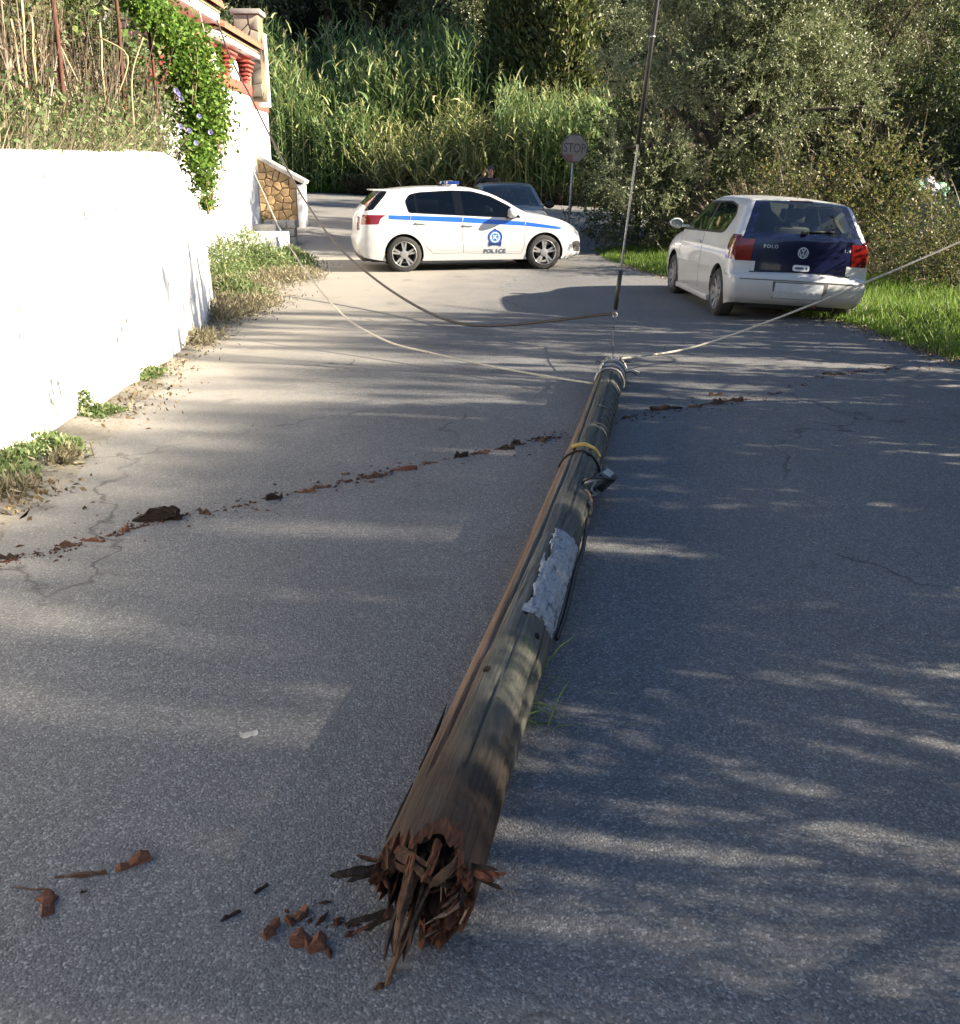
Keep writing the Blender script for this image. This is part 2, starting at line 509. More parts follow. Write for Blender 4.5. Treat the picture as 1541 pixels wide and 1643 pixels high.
ys = np.concatenate([np.arange(-60, -8, 4), np.arange(-8, 45, 0.5), np.arange(45, 90, 2.5), np.arange(90, 210, 8)])
xs = np.concatenate([np.arange(-130, -20, 6), np.arange(-20, 22, 0.5), np.arange(22, 134, 6)])
X, Y = np.meshgrid(xs, ys)
Z = terrain(X, Y) - 0.012
def grid_faces(nr, nc):
    i = np.arange(nr * nc).reshape(nr, nc)
    return np.stack([i[:-1, :-1].ravel(), i[:-1, 1:].ravel(), i[1:, 1:].ravel(), i[1:, :-1].ravel()], 1)
faces = grid_faces(*X.shape)
cy = Y.ravel()[faces].mean(1)
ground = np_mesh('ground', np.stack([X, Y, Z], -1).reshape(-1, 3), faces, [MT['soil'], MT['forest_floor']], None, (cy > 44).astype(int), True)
tag(ground, 'earth ground under the road that climbs into a wooded hill', kind='structure')

# road sheet (with a slightly worn, wavy edge)
rows = np.concatenate([np.arange(-9, 21.6, 0.2)])
cols = np.linspace(0, 1, 41)
P = []
for y in rows:
    l = edge_l(y) + 0.05 * math.sin(y * 3.1) + 0.03 * math.sin(y * 8.7 + 1)
    r = edge_r(y) + 0.05 * math.sin(y * 2.3 + 2) + 0.035 * math.sin(y * 7.3)
    for cc in cols:
        x = l + (r - l) * cc
        P.append((x, y, tz(x, y) * (1 if cc < .9 else 1) + 0.012 if cc < 0.97 else corridor(x, y) + 0.004))
road = np_mesh('road', P, grid_faces(len(rows), len(cols)), MT['asphalt'], None, None, True)
tag(road, 'worn grey asphalt lane with dust along its left edge', kind='structure')
xs2 = np.arange(-40, 41, 0.5)
tt = np.linspace(0, 1, 34)
P = []
for x in xs2:
    a, b = near_edge(x) - 0.2, far_edge(x)
    for k in tt:
        y = a + (b - a) * k
        P.append((x, y, corridor(x, y) + 0.018 + (float(terrain(x, y)) - float(corridor(x, y))) * (1 if x > 5 else 0)))
f = grid_faces(len(xs2), len(tt))[:, ::-1]
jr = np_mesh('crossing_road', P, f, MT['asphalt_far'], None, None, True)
tag(jr, 'pale crossing road at the end of the lane', kind='structure')

# dirt strip at the foot of the white wall
rows = np.arange(-4, 23, 0.15)
P = []
rs = np.random.RandomState(5)
for y in rows:
    r = edge_l(y) + 0.10 + 0.06 * math.sin(y * 5.3)
    l = -3.4 if y < 12.5 else -5.6
    for k in np.linspace(0, 1, 22):
        x = l + (r - l) * k
        P.append((x, y, corridor(x, y) + 0.004 + (0.05 * (1 - k) + 0.012 + 0.018 * nz(x, y, 6, 2) * (1 - k ** 3)) * (1 if k < 0.97 else 0)))
ds = np_mesh('dirt_verge', P, grid_faces(len(rows), 22), MT['dust'], None, None, True)
tag(ds, 'pale dusty dirt verge along the foot of the white wall', kind='structure')

# ---------------------------------------------------------------- white retaining wall (left) and its bank of earth
base = [(-2.98, -5.0), (-2.95, 2.0), (-2.90, 5.4), (-2.86, 6.5), (-2.91, 8.4), (-3.09, 10.1), (-3.22, 11.1), (-3.36, 11.9)]
pts = [p for p in spline([(a, b, 0) for a, b in base], 14)]
bm = bmesh.new()
rows_ = []
def wall_top(y):
    return float(np.interp(y, [-5, 5, 8, 9.6, 10.3, 11.2, 11.9], [1.72, 1.76, 1.82, 1.86, 1.80, 1.30, 0.86]))
for i, p in enumerate(pts):
    top = wall_top(p.y)
    col = []
    prof = [(0.06, -0.1)] + [(0.05 * (1 - k / 12), top * k / 12) for k in range(13)]
    for j, (off, z) in enumerate(prof):
        wob = 0.012 * mnoise.noise((p.y * 1.3, z * 1.6, 0)) + 0.004 * mnoise.noise((p.y * 5, z * 5, 3))
        zz = z - (0.02 if j == 13 else 0) + (0.02 * mnoise.noise((p.y * 2.0, 1, 9)) if j >= 12 else 0)
        col.append(bm.verts.new((p.x + off + wob - (0.015 if j == 13 else 0), p.y, zz)))
    for off, z in ((-0.18, top), (-0.36, top - 0.04), (-0.38, -0.1)):
        col.append(bm.verts.new((p.x + off, p.y, z + 0.02 * mnoise.noise((p.y * 2.0, 1, 9)))))
    rows_.append(col)
for a, b in zip(rows_, rows_[1:]):
    for j in range(len(a) - 1):
        bm.faces.new((a[j], b[j], b[j + 1], a[j + 1])).smooth = True
for e, rv in ((rows_[0], False), (rows_[-1], True)):
    bm.faces.new(e if rv else list(reversed(e)))
wall = from_bm('retaining_wall', bm, MT['plaster'])
wall.data.set_sharp_from_angle(angle=R(50))
tag(wall, 'long white limewashed retaining wall along the left roadside', 'wall')

P = []
rows = np.arange(-5, 13.1, 0.25)
for y in rows:
    xb = np.interp(y, [b for a, b in base], [a for a, b in base]) - 0.3
    top = wall_top(y) - 0.06 if y < 10 else wall_top(min(y, 11.9)) - 0.06
    for k in range(26):
        d = k * 0.35
        z = top + 0.30 * d * (1 - math.exp(-d)) + 0.06 * nz(xb - d, y, 3, 1)
        P.append((xb - d, y, z if y < 12.9 else min(z, 0.2)))
bank = np_mesh('earth_bank', P, grid_faces(len(rows), 26)[:, ::-1], MT['soil'], None, None, True)
tag(bank, 'overgrown earth bank held up behind the white wall', kind='structure')

# ---------------------------------------------------------------- stone pieces by clipped Voronoi cells
def clip_poly(poly, px, py, nx, ny):
    out = []
    for i in range(len(poly)):
        a, b = poly[i], poly[(i + 1) % len(poly)]
        da = (a[0] - px) * nx + (a[1] - py) * ny
        db = (b[0] - px) * nx + (b[1] - py) * ny
        if da <= 0: out.append(a)
        if (da < 0) != (db < 0) and abs(da - db) > 1e-12:
            t_ = da / (da - db)
            out.append((a[0] + (b[0] - a[0]) * t_, a[1] + (b[1] - a[1]) * t_))
    return out
def voronoi_cells(region, seeds, gap):
    cells = []
    for i, s in enumerate(seeds):
        poly = list(region)
        for j, q in enumerate(seeds):
            if i == j or not poly: continue
            dx, dy = q[0] - s[0], q[1] - s[1]
            L = math.hypot(dx, dy)
            poly = clip_poly(poly, (s[0] + q[0]) / 2 - dx / L * gap / 2, (s[1] + q[1]) / 2 - dy / L * gap / 2, dx / L, dy / L)
        if len(poly) >= 3:
            cells.append(poly)
    return cells
def stone_face(region, seeds, gap, origin, ux, uz, n, depth, m, parent, rng):
    """region in (u,v); each stone a bevelled prism standing proud along n"""
    for poly in voronoi_cells(region, seeds, gap):
        cu = sum(p[0] for p in poly) / len(poly); cv = sum(p[1] for p in poly) / len(poly)
        bm = bmesh.new()
        h = depth * rng.uniform(0.7, 1.2)
        rings = []
        for sc, d in ((1.0, -0.02), (1.0, h * 0.6), (0.86, h)):
            rings.append([bm.verts.new(origin + ux * (cu + (p[0] - cu) * sc) + uz * (cv + (p[1] - cv) * sc) + n * (d + rng.uniform(-.004, .004))) for p in poly])
        k = len(poly)
        for a, b in zip(rings, rings[1:]):
            for i in range(k):
                bm.faces.new((a[i], a[(i + 1) % k], b[(i + 1) % k], b[i]))
        bm.faces.new(rings[-1])
        bmesh.ops.recalc_face_normals(bm, faces=bm.faces[:])
        from_bm('stone', bm, m, parent, 30)
def jitter_seeds(u0, u1, v0, v1, nu, nv, rng, j=0.35):
    return [(u0 + (a + 0.5 + (0.5 if b % 2 else 0) * 0.6 + rng.uniform(-j, j)) * (u1 - u0) / nu, v0 + (b + 0.5 + rng.uniform(-j, j)) * (v1 - v0) / nv) for b in range(nv) for a in range(nu)]

# ---------------------------------------------------------------- house on the left
rng = random.Random(11)
XH = -5.0
house = tag(empty('house', (XH, 20.5, 0)), 'white house with terracotta red balcony columns behind the ivy', 'house')
def hb(name, x0, x1, y0, y1, z0, z1, m, bevel=0.012):
    o = box_obj(name, x0, x1, y0, y1, z0, z1, m, None, bevel)
    o.parent = house
    o.matrix_parent_inverse = Matrix.Translation((-house.location.x, -house.location.y, -house.location.z))
    return o
def adopt(o, par):
    o.parent = par
    mw = Matrix.Translation(par.location) @ par.rotation_euler.to_matrix().to_4x4()
    o.matrix_parent_inverse = mw.inverted()
    return o
hb('wall', XH - 5, XH, 19.35, 22.3, -0.1, 3.30, MT['plaster'])
hb('wall', XH - 4, XH + 0.28, 13.4, 19.25, -0.1, 2.35, MT['plaster'])
hb('wall', -10.5, -5.77, 25.6, 27.6, 0.0, 3.30, MT['plaster'])
hb('wall', XH - 5, -5.62, 22.31, 25.29, -0.1, 3.28, MT['plaster'])
hb('red_band', XH - 4.9, XH + 0.03, 16.6, 22.33, 3.303, 3.52, MT['red_paint'])
hb('red_band', -10.4, -5.74, 25.57, 27.63, 3.303, 4.45, MT['red_paint'])
hb('inner_wall', XH - 4.8, XH - 0.9, 16.7, 22.2, 3.522, 4.2, MT['plaster'])
# balcony columns with stepped capitals
for yc in (17.0, 18.75, 20.5, 22.1):
    bm = bmesh.new()
    bm_box(bm, XH - 0.20, XH + 0.0, yc - 0.13, yc + 0.13, 3.523, 3.98, 0, 0.01)
    for k, (e, z) in enumerate(((0.03, 3.62), (0.05, 3.70), (0.07, 3.78), (0.09, 3.86), (0.12, 3.94))):
        bm_box(bm, XH - 0.20 - e, XH + e, yc - 0.13 - e * 1.5, yc + 0.13 + e * 1.5, z, z + 0.04, 0, 0.006)
    adopt(from_bm('balcony_column', bm, MT['red_paint'], None, 40), house)
for yc in (17.9, 19.6, 21.3):      # white arched panels between the columns
    bm = bmesh.new()
    prof = [(yc - 0.42, 3.524)] + [(yc + 0.42 * math.cos(a), 3.74 + 0.24 * math.sin(a)) for a in np.linspace(math.pi, 0, 12)] + [(yc + 0.42, 3.524)]
    a_ = [bm.verts.new((XH - 0.10, y, z)) for y, z in prof]
    b_ = [bm.verts.new((XH - 0.16, y, z)) for y, z in prof]
    bm.faces.new(a_); bm.faces.new(list(reversed(b_)))
    for i in range(len(prof)):
        bm.faces.new((a_[i], b_[i], b_[(i + 1) % len(prof)], a_[(i + 1) % len(prof)]))
    bmesh.ops.recalc_face_normals(bm, faces=bm.faces[:])
    adopt(from_bm('arched_panel', bm, MT['plaster'], None, 40), house)
hb('eave_beam', XH - 0.28, XH + 0.02, 16.4, 22.4, 3.983, 4.06, MT['red_paint'])
hb('fascia', XH - 0.3, XH + 0.22, 16.2, 19.2, 4.30, 4.52, MT['fascia'])
hb('fascia', XH - 0.3, XH + 0.20, 19.21, 22.6, 4.062, 4.22, MT['fascia'])
def roof(y0, y1, z0, xe, n_tiles):
    bm = bmesh.new()
    v_ = [bm.verts.new(p) for p in ((xe, y0, z0), (xe, y1, z0), (xe - 3.4, y1, z0 + 1.1), (xe - 3.4, y0, z0 + 1.1))]
    w_ = [bm.verts.new(v.co + Vector((0, 0, -0.06))) for v in v_]
    bm.faces.new(v_); bm.faces.new(list(reversed(w_)))
    for i in range(4): bm.faces.new((v_[i], w_[i], w_[(i + 1) % 4], v_[(i + 1) % 4]))
    bmesh.ops.recalc_face_normals(bm, faces=bm.faces[:])
    r = adopt(from_bm('roof', bm, MT['mortar']), house)
    me = None
    w = (y1 - y0) / n_tiles
    for i in range(n_tiles):
        for k in range(4):
            if me is None:
                b2 = bmesh.new()
                ra, rb = [], []
                for q in range(7):
                    a = math.pi * q / 6
                    ra.append(b2.verts.new((0, math.cos(a) * w * 0.52, math.sin(a) * w * 0.4)))
                    rb.append(b2.verts.new((-0.9, math.cos(a) * w * 0.42, math.sin(a) * w * 0.32 + 0.27)))
                for q in range(6): b2.faces.new((ra[q], ra[q + 1], rb[q + 1], rb[q]))
                b2.faces.new(ra)
                bmesh.ops.recalc_face_normals(b2, faces=b2.faces[:])
                me = bpy.data.meshes.new('tile'); b2.to_mesh(me); b2.free()
                me.materials.append(MT['roof_tile'])
            o = link('tile', me)
            o.location = Vector((xe + 0.08 - k * 0.84, y0 + (i + 0.5) * w, z0 + 0.012 + k * 0.27)) - house.location
            o.parent = house
roof(16.2, 19.2, 4.523, XH + 0.24, 10)
roof(19.21, 22.6, 4.223, XH + 0.22, 11)
# chimneys
ch = hb('chimney', -5.42, -4.89, 23.0, 23.5, 3.281, 5.02, MT['mortar'])
stone_face([(0, 0), (.53, 0), (.53, 1.65), (0, 1.65)], jitter_seeds(0, .53, 0, 1.65, 2, 6, rng), 0.025, Vector((-5.42, 23.0, 3.35)), Vector((1, 0, 0)), Vector((0, 0, 1)), Vector((0, -1, 0)), 0.02, MT['stone_chim'], ch, rng)
hb('chimney_cap', -5.48, -4.83, 22.94, 23.56, 5.022, 5.12, MT['concrete'])
hb('flue', -5.50, -5.25, 25.3, 25.56, 3.30, 4.95, MT['fascia'])
hb('drainpipe', -5.08, -5.0, 22.32, 22.40, 0.6, 3.9, MT['cane'])
mast = tube_obj('mast', [(-4.95, 18.1, 4.5), (-5.0, 18.0, 7.5)], 0.03, MT['white_metal'])
adopt(mast, house)
# first-floor block behind with a door, its shade put into a near-black panel (top of the picture, above the vine)
hb('upper_wall', -9.0, -5.9, 14.2, 16.4, 2.4, 6.2, MT['fascia'])
hb('shutter', -6.6, -6.0, 14.14, 14.19, 4.3, 6.1, MT['dark_window'])
hb('shutter', -7.4, -6.75, 14.14, 14.19, 4.3, 6.1, MT['rust'])
for k in range(5):
    hb('post', -5.88 - 0.0 * k, -5.80, 14.2 + 0.5 * k, 14.28 + 0.5 * k, 2.5, 6.0, MT['concrete'] if k % 2 else MT['galv'])

# sloping stone-clad ramp wall
Yw = 25.0
pA, pB, pC, pD = A(411, 252, Yw), A(474, 289, Yw), A(483, 358, Yw), A(411, 352, Yw)
rw = tag(empty('stone_ramp_wall', (pD.x, Yw, 0.3)), 'sloping wall clad in tan stones with a white coping', 'wall')
bm = bmesh.new()
q = [pA, pB, Vector((pB.x + 0.02, Yw, pC.z - 0.3)), Vector((pA.x, Yw, pD.z - 0.3))]
f_ = [bm.verts.new(p) for p in q]; b_ = [bm.verts.new(p + Vector((0, 0.6, 0))) for p in q]
bm.faces.new(f_); bm.faces.new(list(reversed(b_)))
for i in range(4): bm.faces.new((f_[i], b_[i], b_[(i + 1) % 4], f_[(i + 1) % 4]))
bmesh.ops.recalc_face_normals(bm, faces=bm.faces[:])
adopt(from_bm('core', bm, MT['mortar']), rw)
o0 = Vector((pA.x, Yw, pD.z - 0.15))
reg = [(0, 0), (pB.x - pA.x, 0), (pB.x - pA.x, pB.z - o0.z), (0, pA.z - o0.z)]
seeds = [s for s in jitter_seeds(0, pB.x - pA.x, 0, pA.z - o0.z, 5, 9, rng) if s[1] < reg[3][1] + (reg[2][1] - reg[3][1]) * s[0] / reg[1][0] - 0.02 and s[0] < reg[1][0]]
n0 = set(bpy.data.objects.keys())
stone_face(reg, seeds, 0.022, o0, Vector((1, 0, 0)), Vector((0, 0, 1)), Vector((0, -1, 0)), 0.025, MT['stone_tan'], None, rng)
for k in set(bpy.data.objects.keys()) - n0: adopt(bpy.data.objects[k], rw)
bm = bmesh.new()
def bar(bm, a, b, w, h, y0, y1):
    d = (b - a).normalized(); up = Vector((-d.z, 0, d.x))
    if up.z < 0: up = -up
    vs_ = []
    for yy in (y0, y1):
        for p in (a, b):
            for s_ in (0, h):
                vs_.append(bm.verts.new(Vector((p.x, yy, p.z)) + up * s_))
    for fidx in ((0, 2, 3, 1), (4, 5, 7, 6), (0, 1, 5, 4), (2, 6, 7, 3), (1, 3, 7, 5), (0, 4, 6, 2)):
        bm.faces.new([vs_[i] for i in fidx])
bar(bm, pA + Vector((-0.05, 0, 0.003)), pB + Vector((0.2, 0, -0.09)), 0, 0.09, Yw - 0.07, Yw + 0.65)
bmesh.ops.recalc_face_normals(bm, faces=bm.faces[:])
adopt(from_bm('coping', bm, MT['concrete']), rw)
bm = bmesh.new(); bm_box(bm, pB.x + 0.023, pB.x + 0.16, Yw - 0.05, Yw + 0.6, pC.z - 0.2, pB.z - 0.10, 0, 0.01)
adopt(from_bm('end_pier', bm, MT['plaster'], None, 40), rw)

# white planter with an arched niche
pl = tag(empty('planter', (-4.45, 19.6, 0)), 'low white masonry planter with a small arched niche', 'planter')
x0, x1, y0, y1, zt = -4.95, -3.98, 19.0, 20.3, 0.58
bm = bmesh.new()
bm_box(bm, x0, x1, y1 - 0.12, y1, -0.05, zt, 0, 0.015)
bm_box(bm, x1 - 0.12, x1, y0 + 0.001, y1 - 0.121, -0.05, zt, 0, 0.015)
bm_box(bm, x0, x0 + 0.12, y0 + 0.001, y1 - 0.121, -0.05, zt, 0, 0.015)
xc, rr, zs = -4.42, 0.16, 0.24
out = [(x0 + 0.121, -0.05), (xc - rr, -0.05)] + [(xc - rr * math.cos(a), zs + rr * math.sin(a)) for a in np.linspace(0, math.pi, 10)] + [(xc + rr, -0.05), (x1 - 0.121, -0.05), (x1 - 0.121, zt), (x0 + 0.121, zt)]
fa = [bm.verts.new((a, y0, b)) for a, b in out]; fb = [bm.verts.new((a, y0 + 0.14, b)) for a, b in out]
for i in range(len(out)): bm.faces.new((fa[i], fb[i], fb[(i + 1) % len(out)], fa[(i + 1) % len(out)]))
bm.faces.new(fa); bm.faces.new(list(reversed(fb)))
bmesh.ops.recalc_face_normals(bm, faces=bm.faces[:])
adopt(from_bm('walls', bm, MT['plaster']), pl)
adopt(box_obj('soil', x0 + 0.123, x1 - 0.123, y0 + 0.30, y1 - 0.123, 0.0, zt - 0.06, MT['dust']), pl)
# low wall of grey blocks
bw = tag(empty('block_wall', (-4.4, 22.1, 0.1)), 'low wall of grey concrete blocks beside the planter', 'wall')
bx0, bx1 = A(425, 370, 22).x, A(473, 370, 22).x
adopt(box_obj('mortar_core', bx0, bx1, 22.02, 22.3, -0.05, 0.70, MT['mortar'], None, 0.0), bw)
wB = (bx1 - bx0) / 2
for r_ in range(4):
    for c_ in range(-1, 2):
        a = bx0 + (c_ + 0.5 * (r_ % 2)) * wB; b = a + wB - 0.015
        a, b = max(a, bx0 - 0.01), min(b, bx1 + 0.01)
        if b - a < 0.06: continue
        adopt(box_obj('block', a, b, 22.0 - rng.uniform(0, .008), 22.31, 0.02 + r_ * 0.18, 0.02 + r_ * 0.18 + 0.165, MT['block'], None, 0.01), bw)
# rubble steps between planter and stone wall
stp = tag(empty('steps', (-4.9, 21.2, 0.1)), 'worn pale stone steps at the foot of the house', 'steps')
for k, (xa, xb, ya, yb, zb) in enumerate(((-5.0, -4.1, 20.45, 21.0, 0.30), (-5.0, -4.25, 21.01, 21.5, 0.48), (-5.0, -4.5, 21.51, 21.95, 0.66))):
    adopt(box_obj('step', xa + 0.004, xb, ya, yb, -0.05, zb, MT['concrete'], None, 0.03), stp)

# ---------------------------------------------------------------- foliage builders (numpy)
def unit(a): return a / np.maximum(np.linalg.norm(a, axis=1, keepdims=True), 1e-9)
def leaf_arrays(P, D, L, W, rs, bend=0.15):
    n = len(P)
    rnd = rs.normal(size=(n, 3))
    S = unit(np.cross(D, rnd))
    N = np.cross(S, D)
    L = L[:, None]; W = W[:, None]
    mid = P + D * L * 0.5
    a = mid + S * W * 0.5 + N * W * bend
    b = mid - S * W * 0.5 + N * W * bend
    tip = P + D * L - N * L * 0.08
    co = np.stack([P, a, tip, b], 1).reshape(-1, 3)
    fc = np.arange(n * 4).reshape(n, 4)
    return co, fc
def blade_arrays(P, D, L, W, droop, rs, k=3, side=None, up=(0, 0, 1)):
    """curved strap blades: k segments, last one a triangle-like taper (as quads with narrow tip)"""
    n = len(P)
    S = unit(np.cross(D, np.array([[0, 0, 1.0]]) + 0.35 * rs.normal(size=(n, 3)))) if side is None else side
    co = []
    cur = P.copy(); d = D.copy()
    widths = [1.0, 0.95, 0.7, 0.08] if k == 3 else list(np.linspace(1, 0.1, k + 1))
    for i in range(k + 1):
        w = (W * widths[i] * 0.5)[:, None]
        co.append(cur - S * w); co.append(cur + S * w)
        if i < k:
            cur = cur + d * (L / k)[:, None]
            d = unit(d + np.array([[0, 0, -1.0]]) * droop[:, None])
    co = np.stack(co, 1).reshape(-1, 3)
    b0 = np.arange(n)[:, None] * (2 * (k + 1))
    fc = np.concatenate([b0 + np.array([[2 * i, 2 * i + 1, 2 * i + 3, 2 * i + 2]]) for i in range(k)], 0)
    return co, fc
def merge(parts):
    cos, fcs, o = [], [], 0
    for c, f_ in parts:
        cos.append(c); fcs.append(f_ + o); o += len(c)
    return np.concatenate(cos), np.concatenate(fcs)
def sprays(blobs, n_clump, n_twig, n_leaf, twig_len, leaf_len, leaf_w, rs, clump_r=0.35, up=0.35, droop=0.0, shell=0.6, aspect=0.9, bias=None):
    """twigs with alternate leaves on clumps spread over the shells of ellipsoid blobs (cx,cy,cz,rx,ry,rz,weight)"""
    B = np.array(blobs, float)
    w = B[:, 6] / B[:, 6].sum()
    bi = rs.choice(len(B), n_clump, p=w)
    d = unit(rs.normal(size=(n_clump, 3)))
    if bias is not None: d = unit(d + np.array([bias]) * rs.uniform(0, 1, (n_clump, 1)))
    r = shell + (1.08 - shell) * rs.uniform(0, 1, (n_clump, 1)) ** 0.6
    CC = B[bi, :3] + d * r * B[bi, 3:6]
    CD = unit(d / np.maximum(B[bi, 3:6], .1))
    size = rs.uniform(0.5, 1.5, (n_clump, 1)) * clump_r
    ti = np.repeat(np.arange(n_clump), n_twig)
    n = len(ti)
    TP = CC[ti] + rs.normal(size=(n, 3)) * size[ti] * np.array([1, 1, aspect]) * 0.6
    TD = unit(CD[ti] + rs.normal(size=(n, 3)) * 0.65 + np.array([0, 0, up]))
    tl = twig_len * rs.uniform(0.5, 1.4, n)
    li = np.repeat(np.arange(n), n_leaf)
    f_ = np.tile((np.arange(n_leaf) + 0.6) / n_leaf, n)
    m = len(li)
    tl_ = tl[li]
    P = TP[li] + TD[li] * (tl_ * f_)[:, None] + np.array([[0, 0, -1.0]]) * (droop * tl_ * f_ ** 2)[:, None]
    D = unit(TD[li] * 0.9 + rs.normal(size=(m, 3)) * 0.75 + np.array([[0, 0, -droop * 0.8]]))
    L = leaf_len * rs.uniform(0.6, 1.3, m); W = leaf_w * rs.uniform(0.7, 1.3, m)
    return P, D, L, W, CC, TP, TD, tl
def limbs(name, base_pt, targets, r0, m, parent, rng, sides=8, trunk_frac=0.35, lean=(0, 0)):
    bm = bmesh.new()
    b0 = Vector(base_pt)
    zt = np.mean([t_[2] for t_ in targets])
    top = b0 + Vector((lean[0], lean[1], (zt - b0.z) * trunk_frac * 1.4))
    tr = spline([b0 - Vector((0, 0, 0.2)), b0 + (top - b0) * 0.4 + Vector((rng.uniform(-.1, .1), rng.uniform(-.1, .1), 0)), top], 5)
    bm_tube(bm, tr, list(np.linspace(r0 * 1.25, r0 * 0.75, len(tr))), sides)
    for t_ in targets:
        t_ = Vector(t_)
        mid = (top + t_) * 0.5 + Vector((rng.uniform(-.3, .3), rng.uniform(-.3, .3), rng.uniform(0, .3)))
        pts_ = spline([top - Vector((0, 0, 0.1)), mid, t_], 4)
        bm_tube(bm, pts_, list(np.linspace(r0 * 0.55, r0 * 0.10, len(pts_))), 6)
        for _ in range(3):
            s_ = pts_[rng.randint(2, len(pts_) - 2)]
            e_ = s_ + Vector((rng.uniform(-1, 1), rng.uniform(-1, 1), rng.uniform(-.1, .9))) * (t_ - top).length * 0.4
            bm_tube(bm, [s_, (s_ + e_) / 2 + Vector((0, 0, .05)), e_], [r0 * .22, r0 * .14, r0 * .04], 5)
    return from_bm(name, bm, m, parent)
def twig_lines(TP, TD, tl, sel, rs, w=0.008, droop=0.2, k=2):
    P = TP[sel]; D = TD[sel]; L = tl[sel]
    return blade_arrays(P, D, L, np.full(len(P), w), np.full(len(P), droop) * rs.uniform(0, 1.5, len(P)), rs, k)
# ---------------------------------------------------------------- trees
def olive_tree(name, loc, blobs, n_clump, label, cat='tree', group=None, m='olive', seed=1, n_twig=9, n_leaf=9, leaf=(0.075, 0.022), twig=0.34, clump_r=0.34, r0=0.2, droop=0.05, lean=(0, 0), shell=0.55, bias=None, trunk_frac=.35, lumps=0, lump_r=1.0):
    rs = np.random.RandomState(seed); rg = random.Random(seed)
    root = tag(empty(name, loc), label, cat, group)
    use = blobs
    if lumps:
        B_ = np.array(blobs, float)
        bi = rs.choice(len(B_), lumps, p=B_[:, 6] / B_[:, 6].sum())
        d_ = unit(rs.normal(size=(lumps, 3)) + (np.array([bias]) if bias is not None else 0))
        cc_ = B_[bi, :3] + d_ * B_[bi, 3:6] * rs.uniform(.55, 1.0, (lumps, 1))
        rr_ = rs.uniform(.42, .85, lumps) * lump_r
        use = [(c_[0], c_[1], c_[2], r_, r_, r_ * .85, r_ * r_) for c_, r_ in zip(cc_, rr_)]
    P, D, L, W, CC, TP, TD, tl = sprays(use, n_clump, n_twig, n_leaf, twig, leaf[0], leaf[1], rs, clump_r, droop=droop, shell=shell, bias=bias)
    co, fc = leaf_arrays(P, D, L, W, rs)
    crown = np_mesh('crown', co, fc, MT[m], root)
    tg = [tuple(b[:3]) for b in blobs] + [tuple(c) for c in CC[:10]]
    limbs('trunk', (0, 0, 0), tg, r0, MT['bark'], root, rg, lean=lean, trunk_frac=trunk_frac)
    return root

# the big grey-green olive thicket right of the stop sign
olive_tree('olive_tree', (4.85, 21.5, tz(4.85, 21.5)),
           [(-.6, 0, 4.4, 1.9, 1.7, 1.8, 3), (.9, .2, 5.2, 1.8, 1.6, 1.8, 3), (-1.0, -.3, 2.7, 1.25, 1.3, 1.3, 1.6), (1.1, -.2, 3.3, 1.5, 1.3, 1.3, 1.8), (0.2, .5, 6.6, 1.9, 1.6, 1.5, 2.0)],
           1150, 'tall grey green olive tree standing behind the stop sign and the lane', seed=21, n_twig=9, n_leaf=11, leaf=(0.08, 0.025), clump_r=0.15, twig=.26, shell=0.82, bias=(0, -0.7, 0.3), lumps=36, lump_r=1.4)
# its dark undergrowth skirt
rs = np.random.RandomState(31)
rg = random.Random(31)
def shrub(name, loc, blobs, n_clump, label, m, seed, n_twig=8, n_leaf=8, leaf=(0.06, 0.03), twig=0.3, clump_r=0.3, group=None, twigs=0.25, cat='shrub', shell=0.5, bias=(0, -0.4, 0.2), droop=0.2):
    rs = np.random.RandomState(seed); rg = random.Random(seed)
    root = tag(empty(name, loc), label, cat, group)
    P, D, L, W, CC, TP, TD, tl = sprays(blobs, n_clump, n_twig, n_leaf, twig, leaf[0], leaf[1], rs, clump_r, droop=droop, shell=shell, bias=bias)
    co, fc = leaf_arrays(P, D, L, W, rs)
    np_mesh('foliage', co, fc, MT[m], root)
    n = len(TP)
    sel = rs.choice(n, max(3, int(n * twigs)), replace=False)
    co, fc = twig_lines(TP, TD, tl * 1.8, sel, rs, 0.010, 0.25, 3)
    tag(np_mesh('twigs', co, fc, MT['twig'], root), kind='stuff')
    bm = bmesh.new()
    for k in range(5):
        t_ = Vector(tuple(CC[k]))
        bm_tube(bm, [(rg.uniform(-.2, .2), rg.uniform(-.2, .2), -.15), t_ * 0.5 + Vector((rg.uniform(-.2, .2), 0, 0)), t_], [0.035, 0.025, 0.008], 5)
    from_bm('stems', bm, MT['bark'], root)
    return root
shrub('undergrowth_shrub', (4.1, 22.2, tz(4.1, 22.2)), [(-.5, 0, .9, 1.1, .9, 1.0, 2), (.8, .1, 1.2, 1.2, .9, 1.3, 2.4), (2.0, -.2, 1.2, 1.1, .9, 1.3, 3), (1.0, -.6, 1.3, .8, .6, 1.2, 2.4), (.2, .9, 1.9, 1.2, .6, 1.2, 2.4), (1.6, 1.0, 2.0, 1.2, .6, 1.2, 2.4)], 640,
      'dark tangled undergrowth at the foot of the tall olive tree', 'olive_dark', 41, leaf=(.07, .03), twigs=.3)
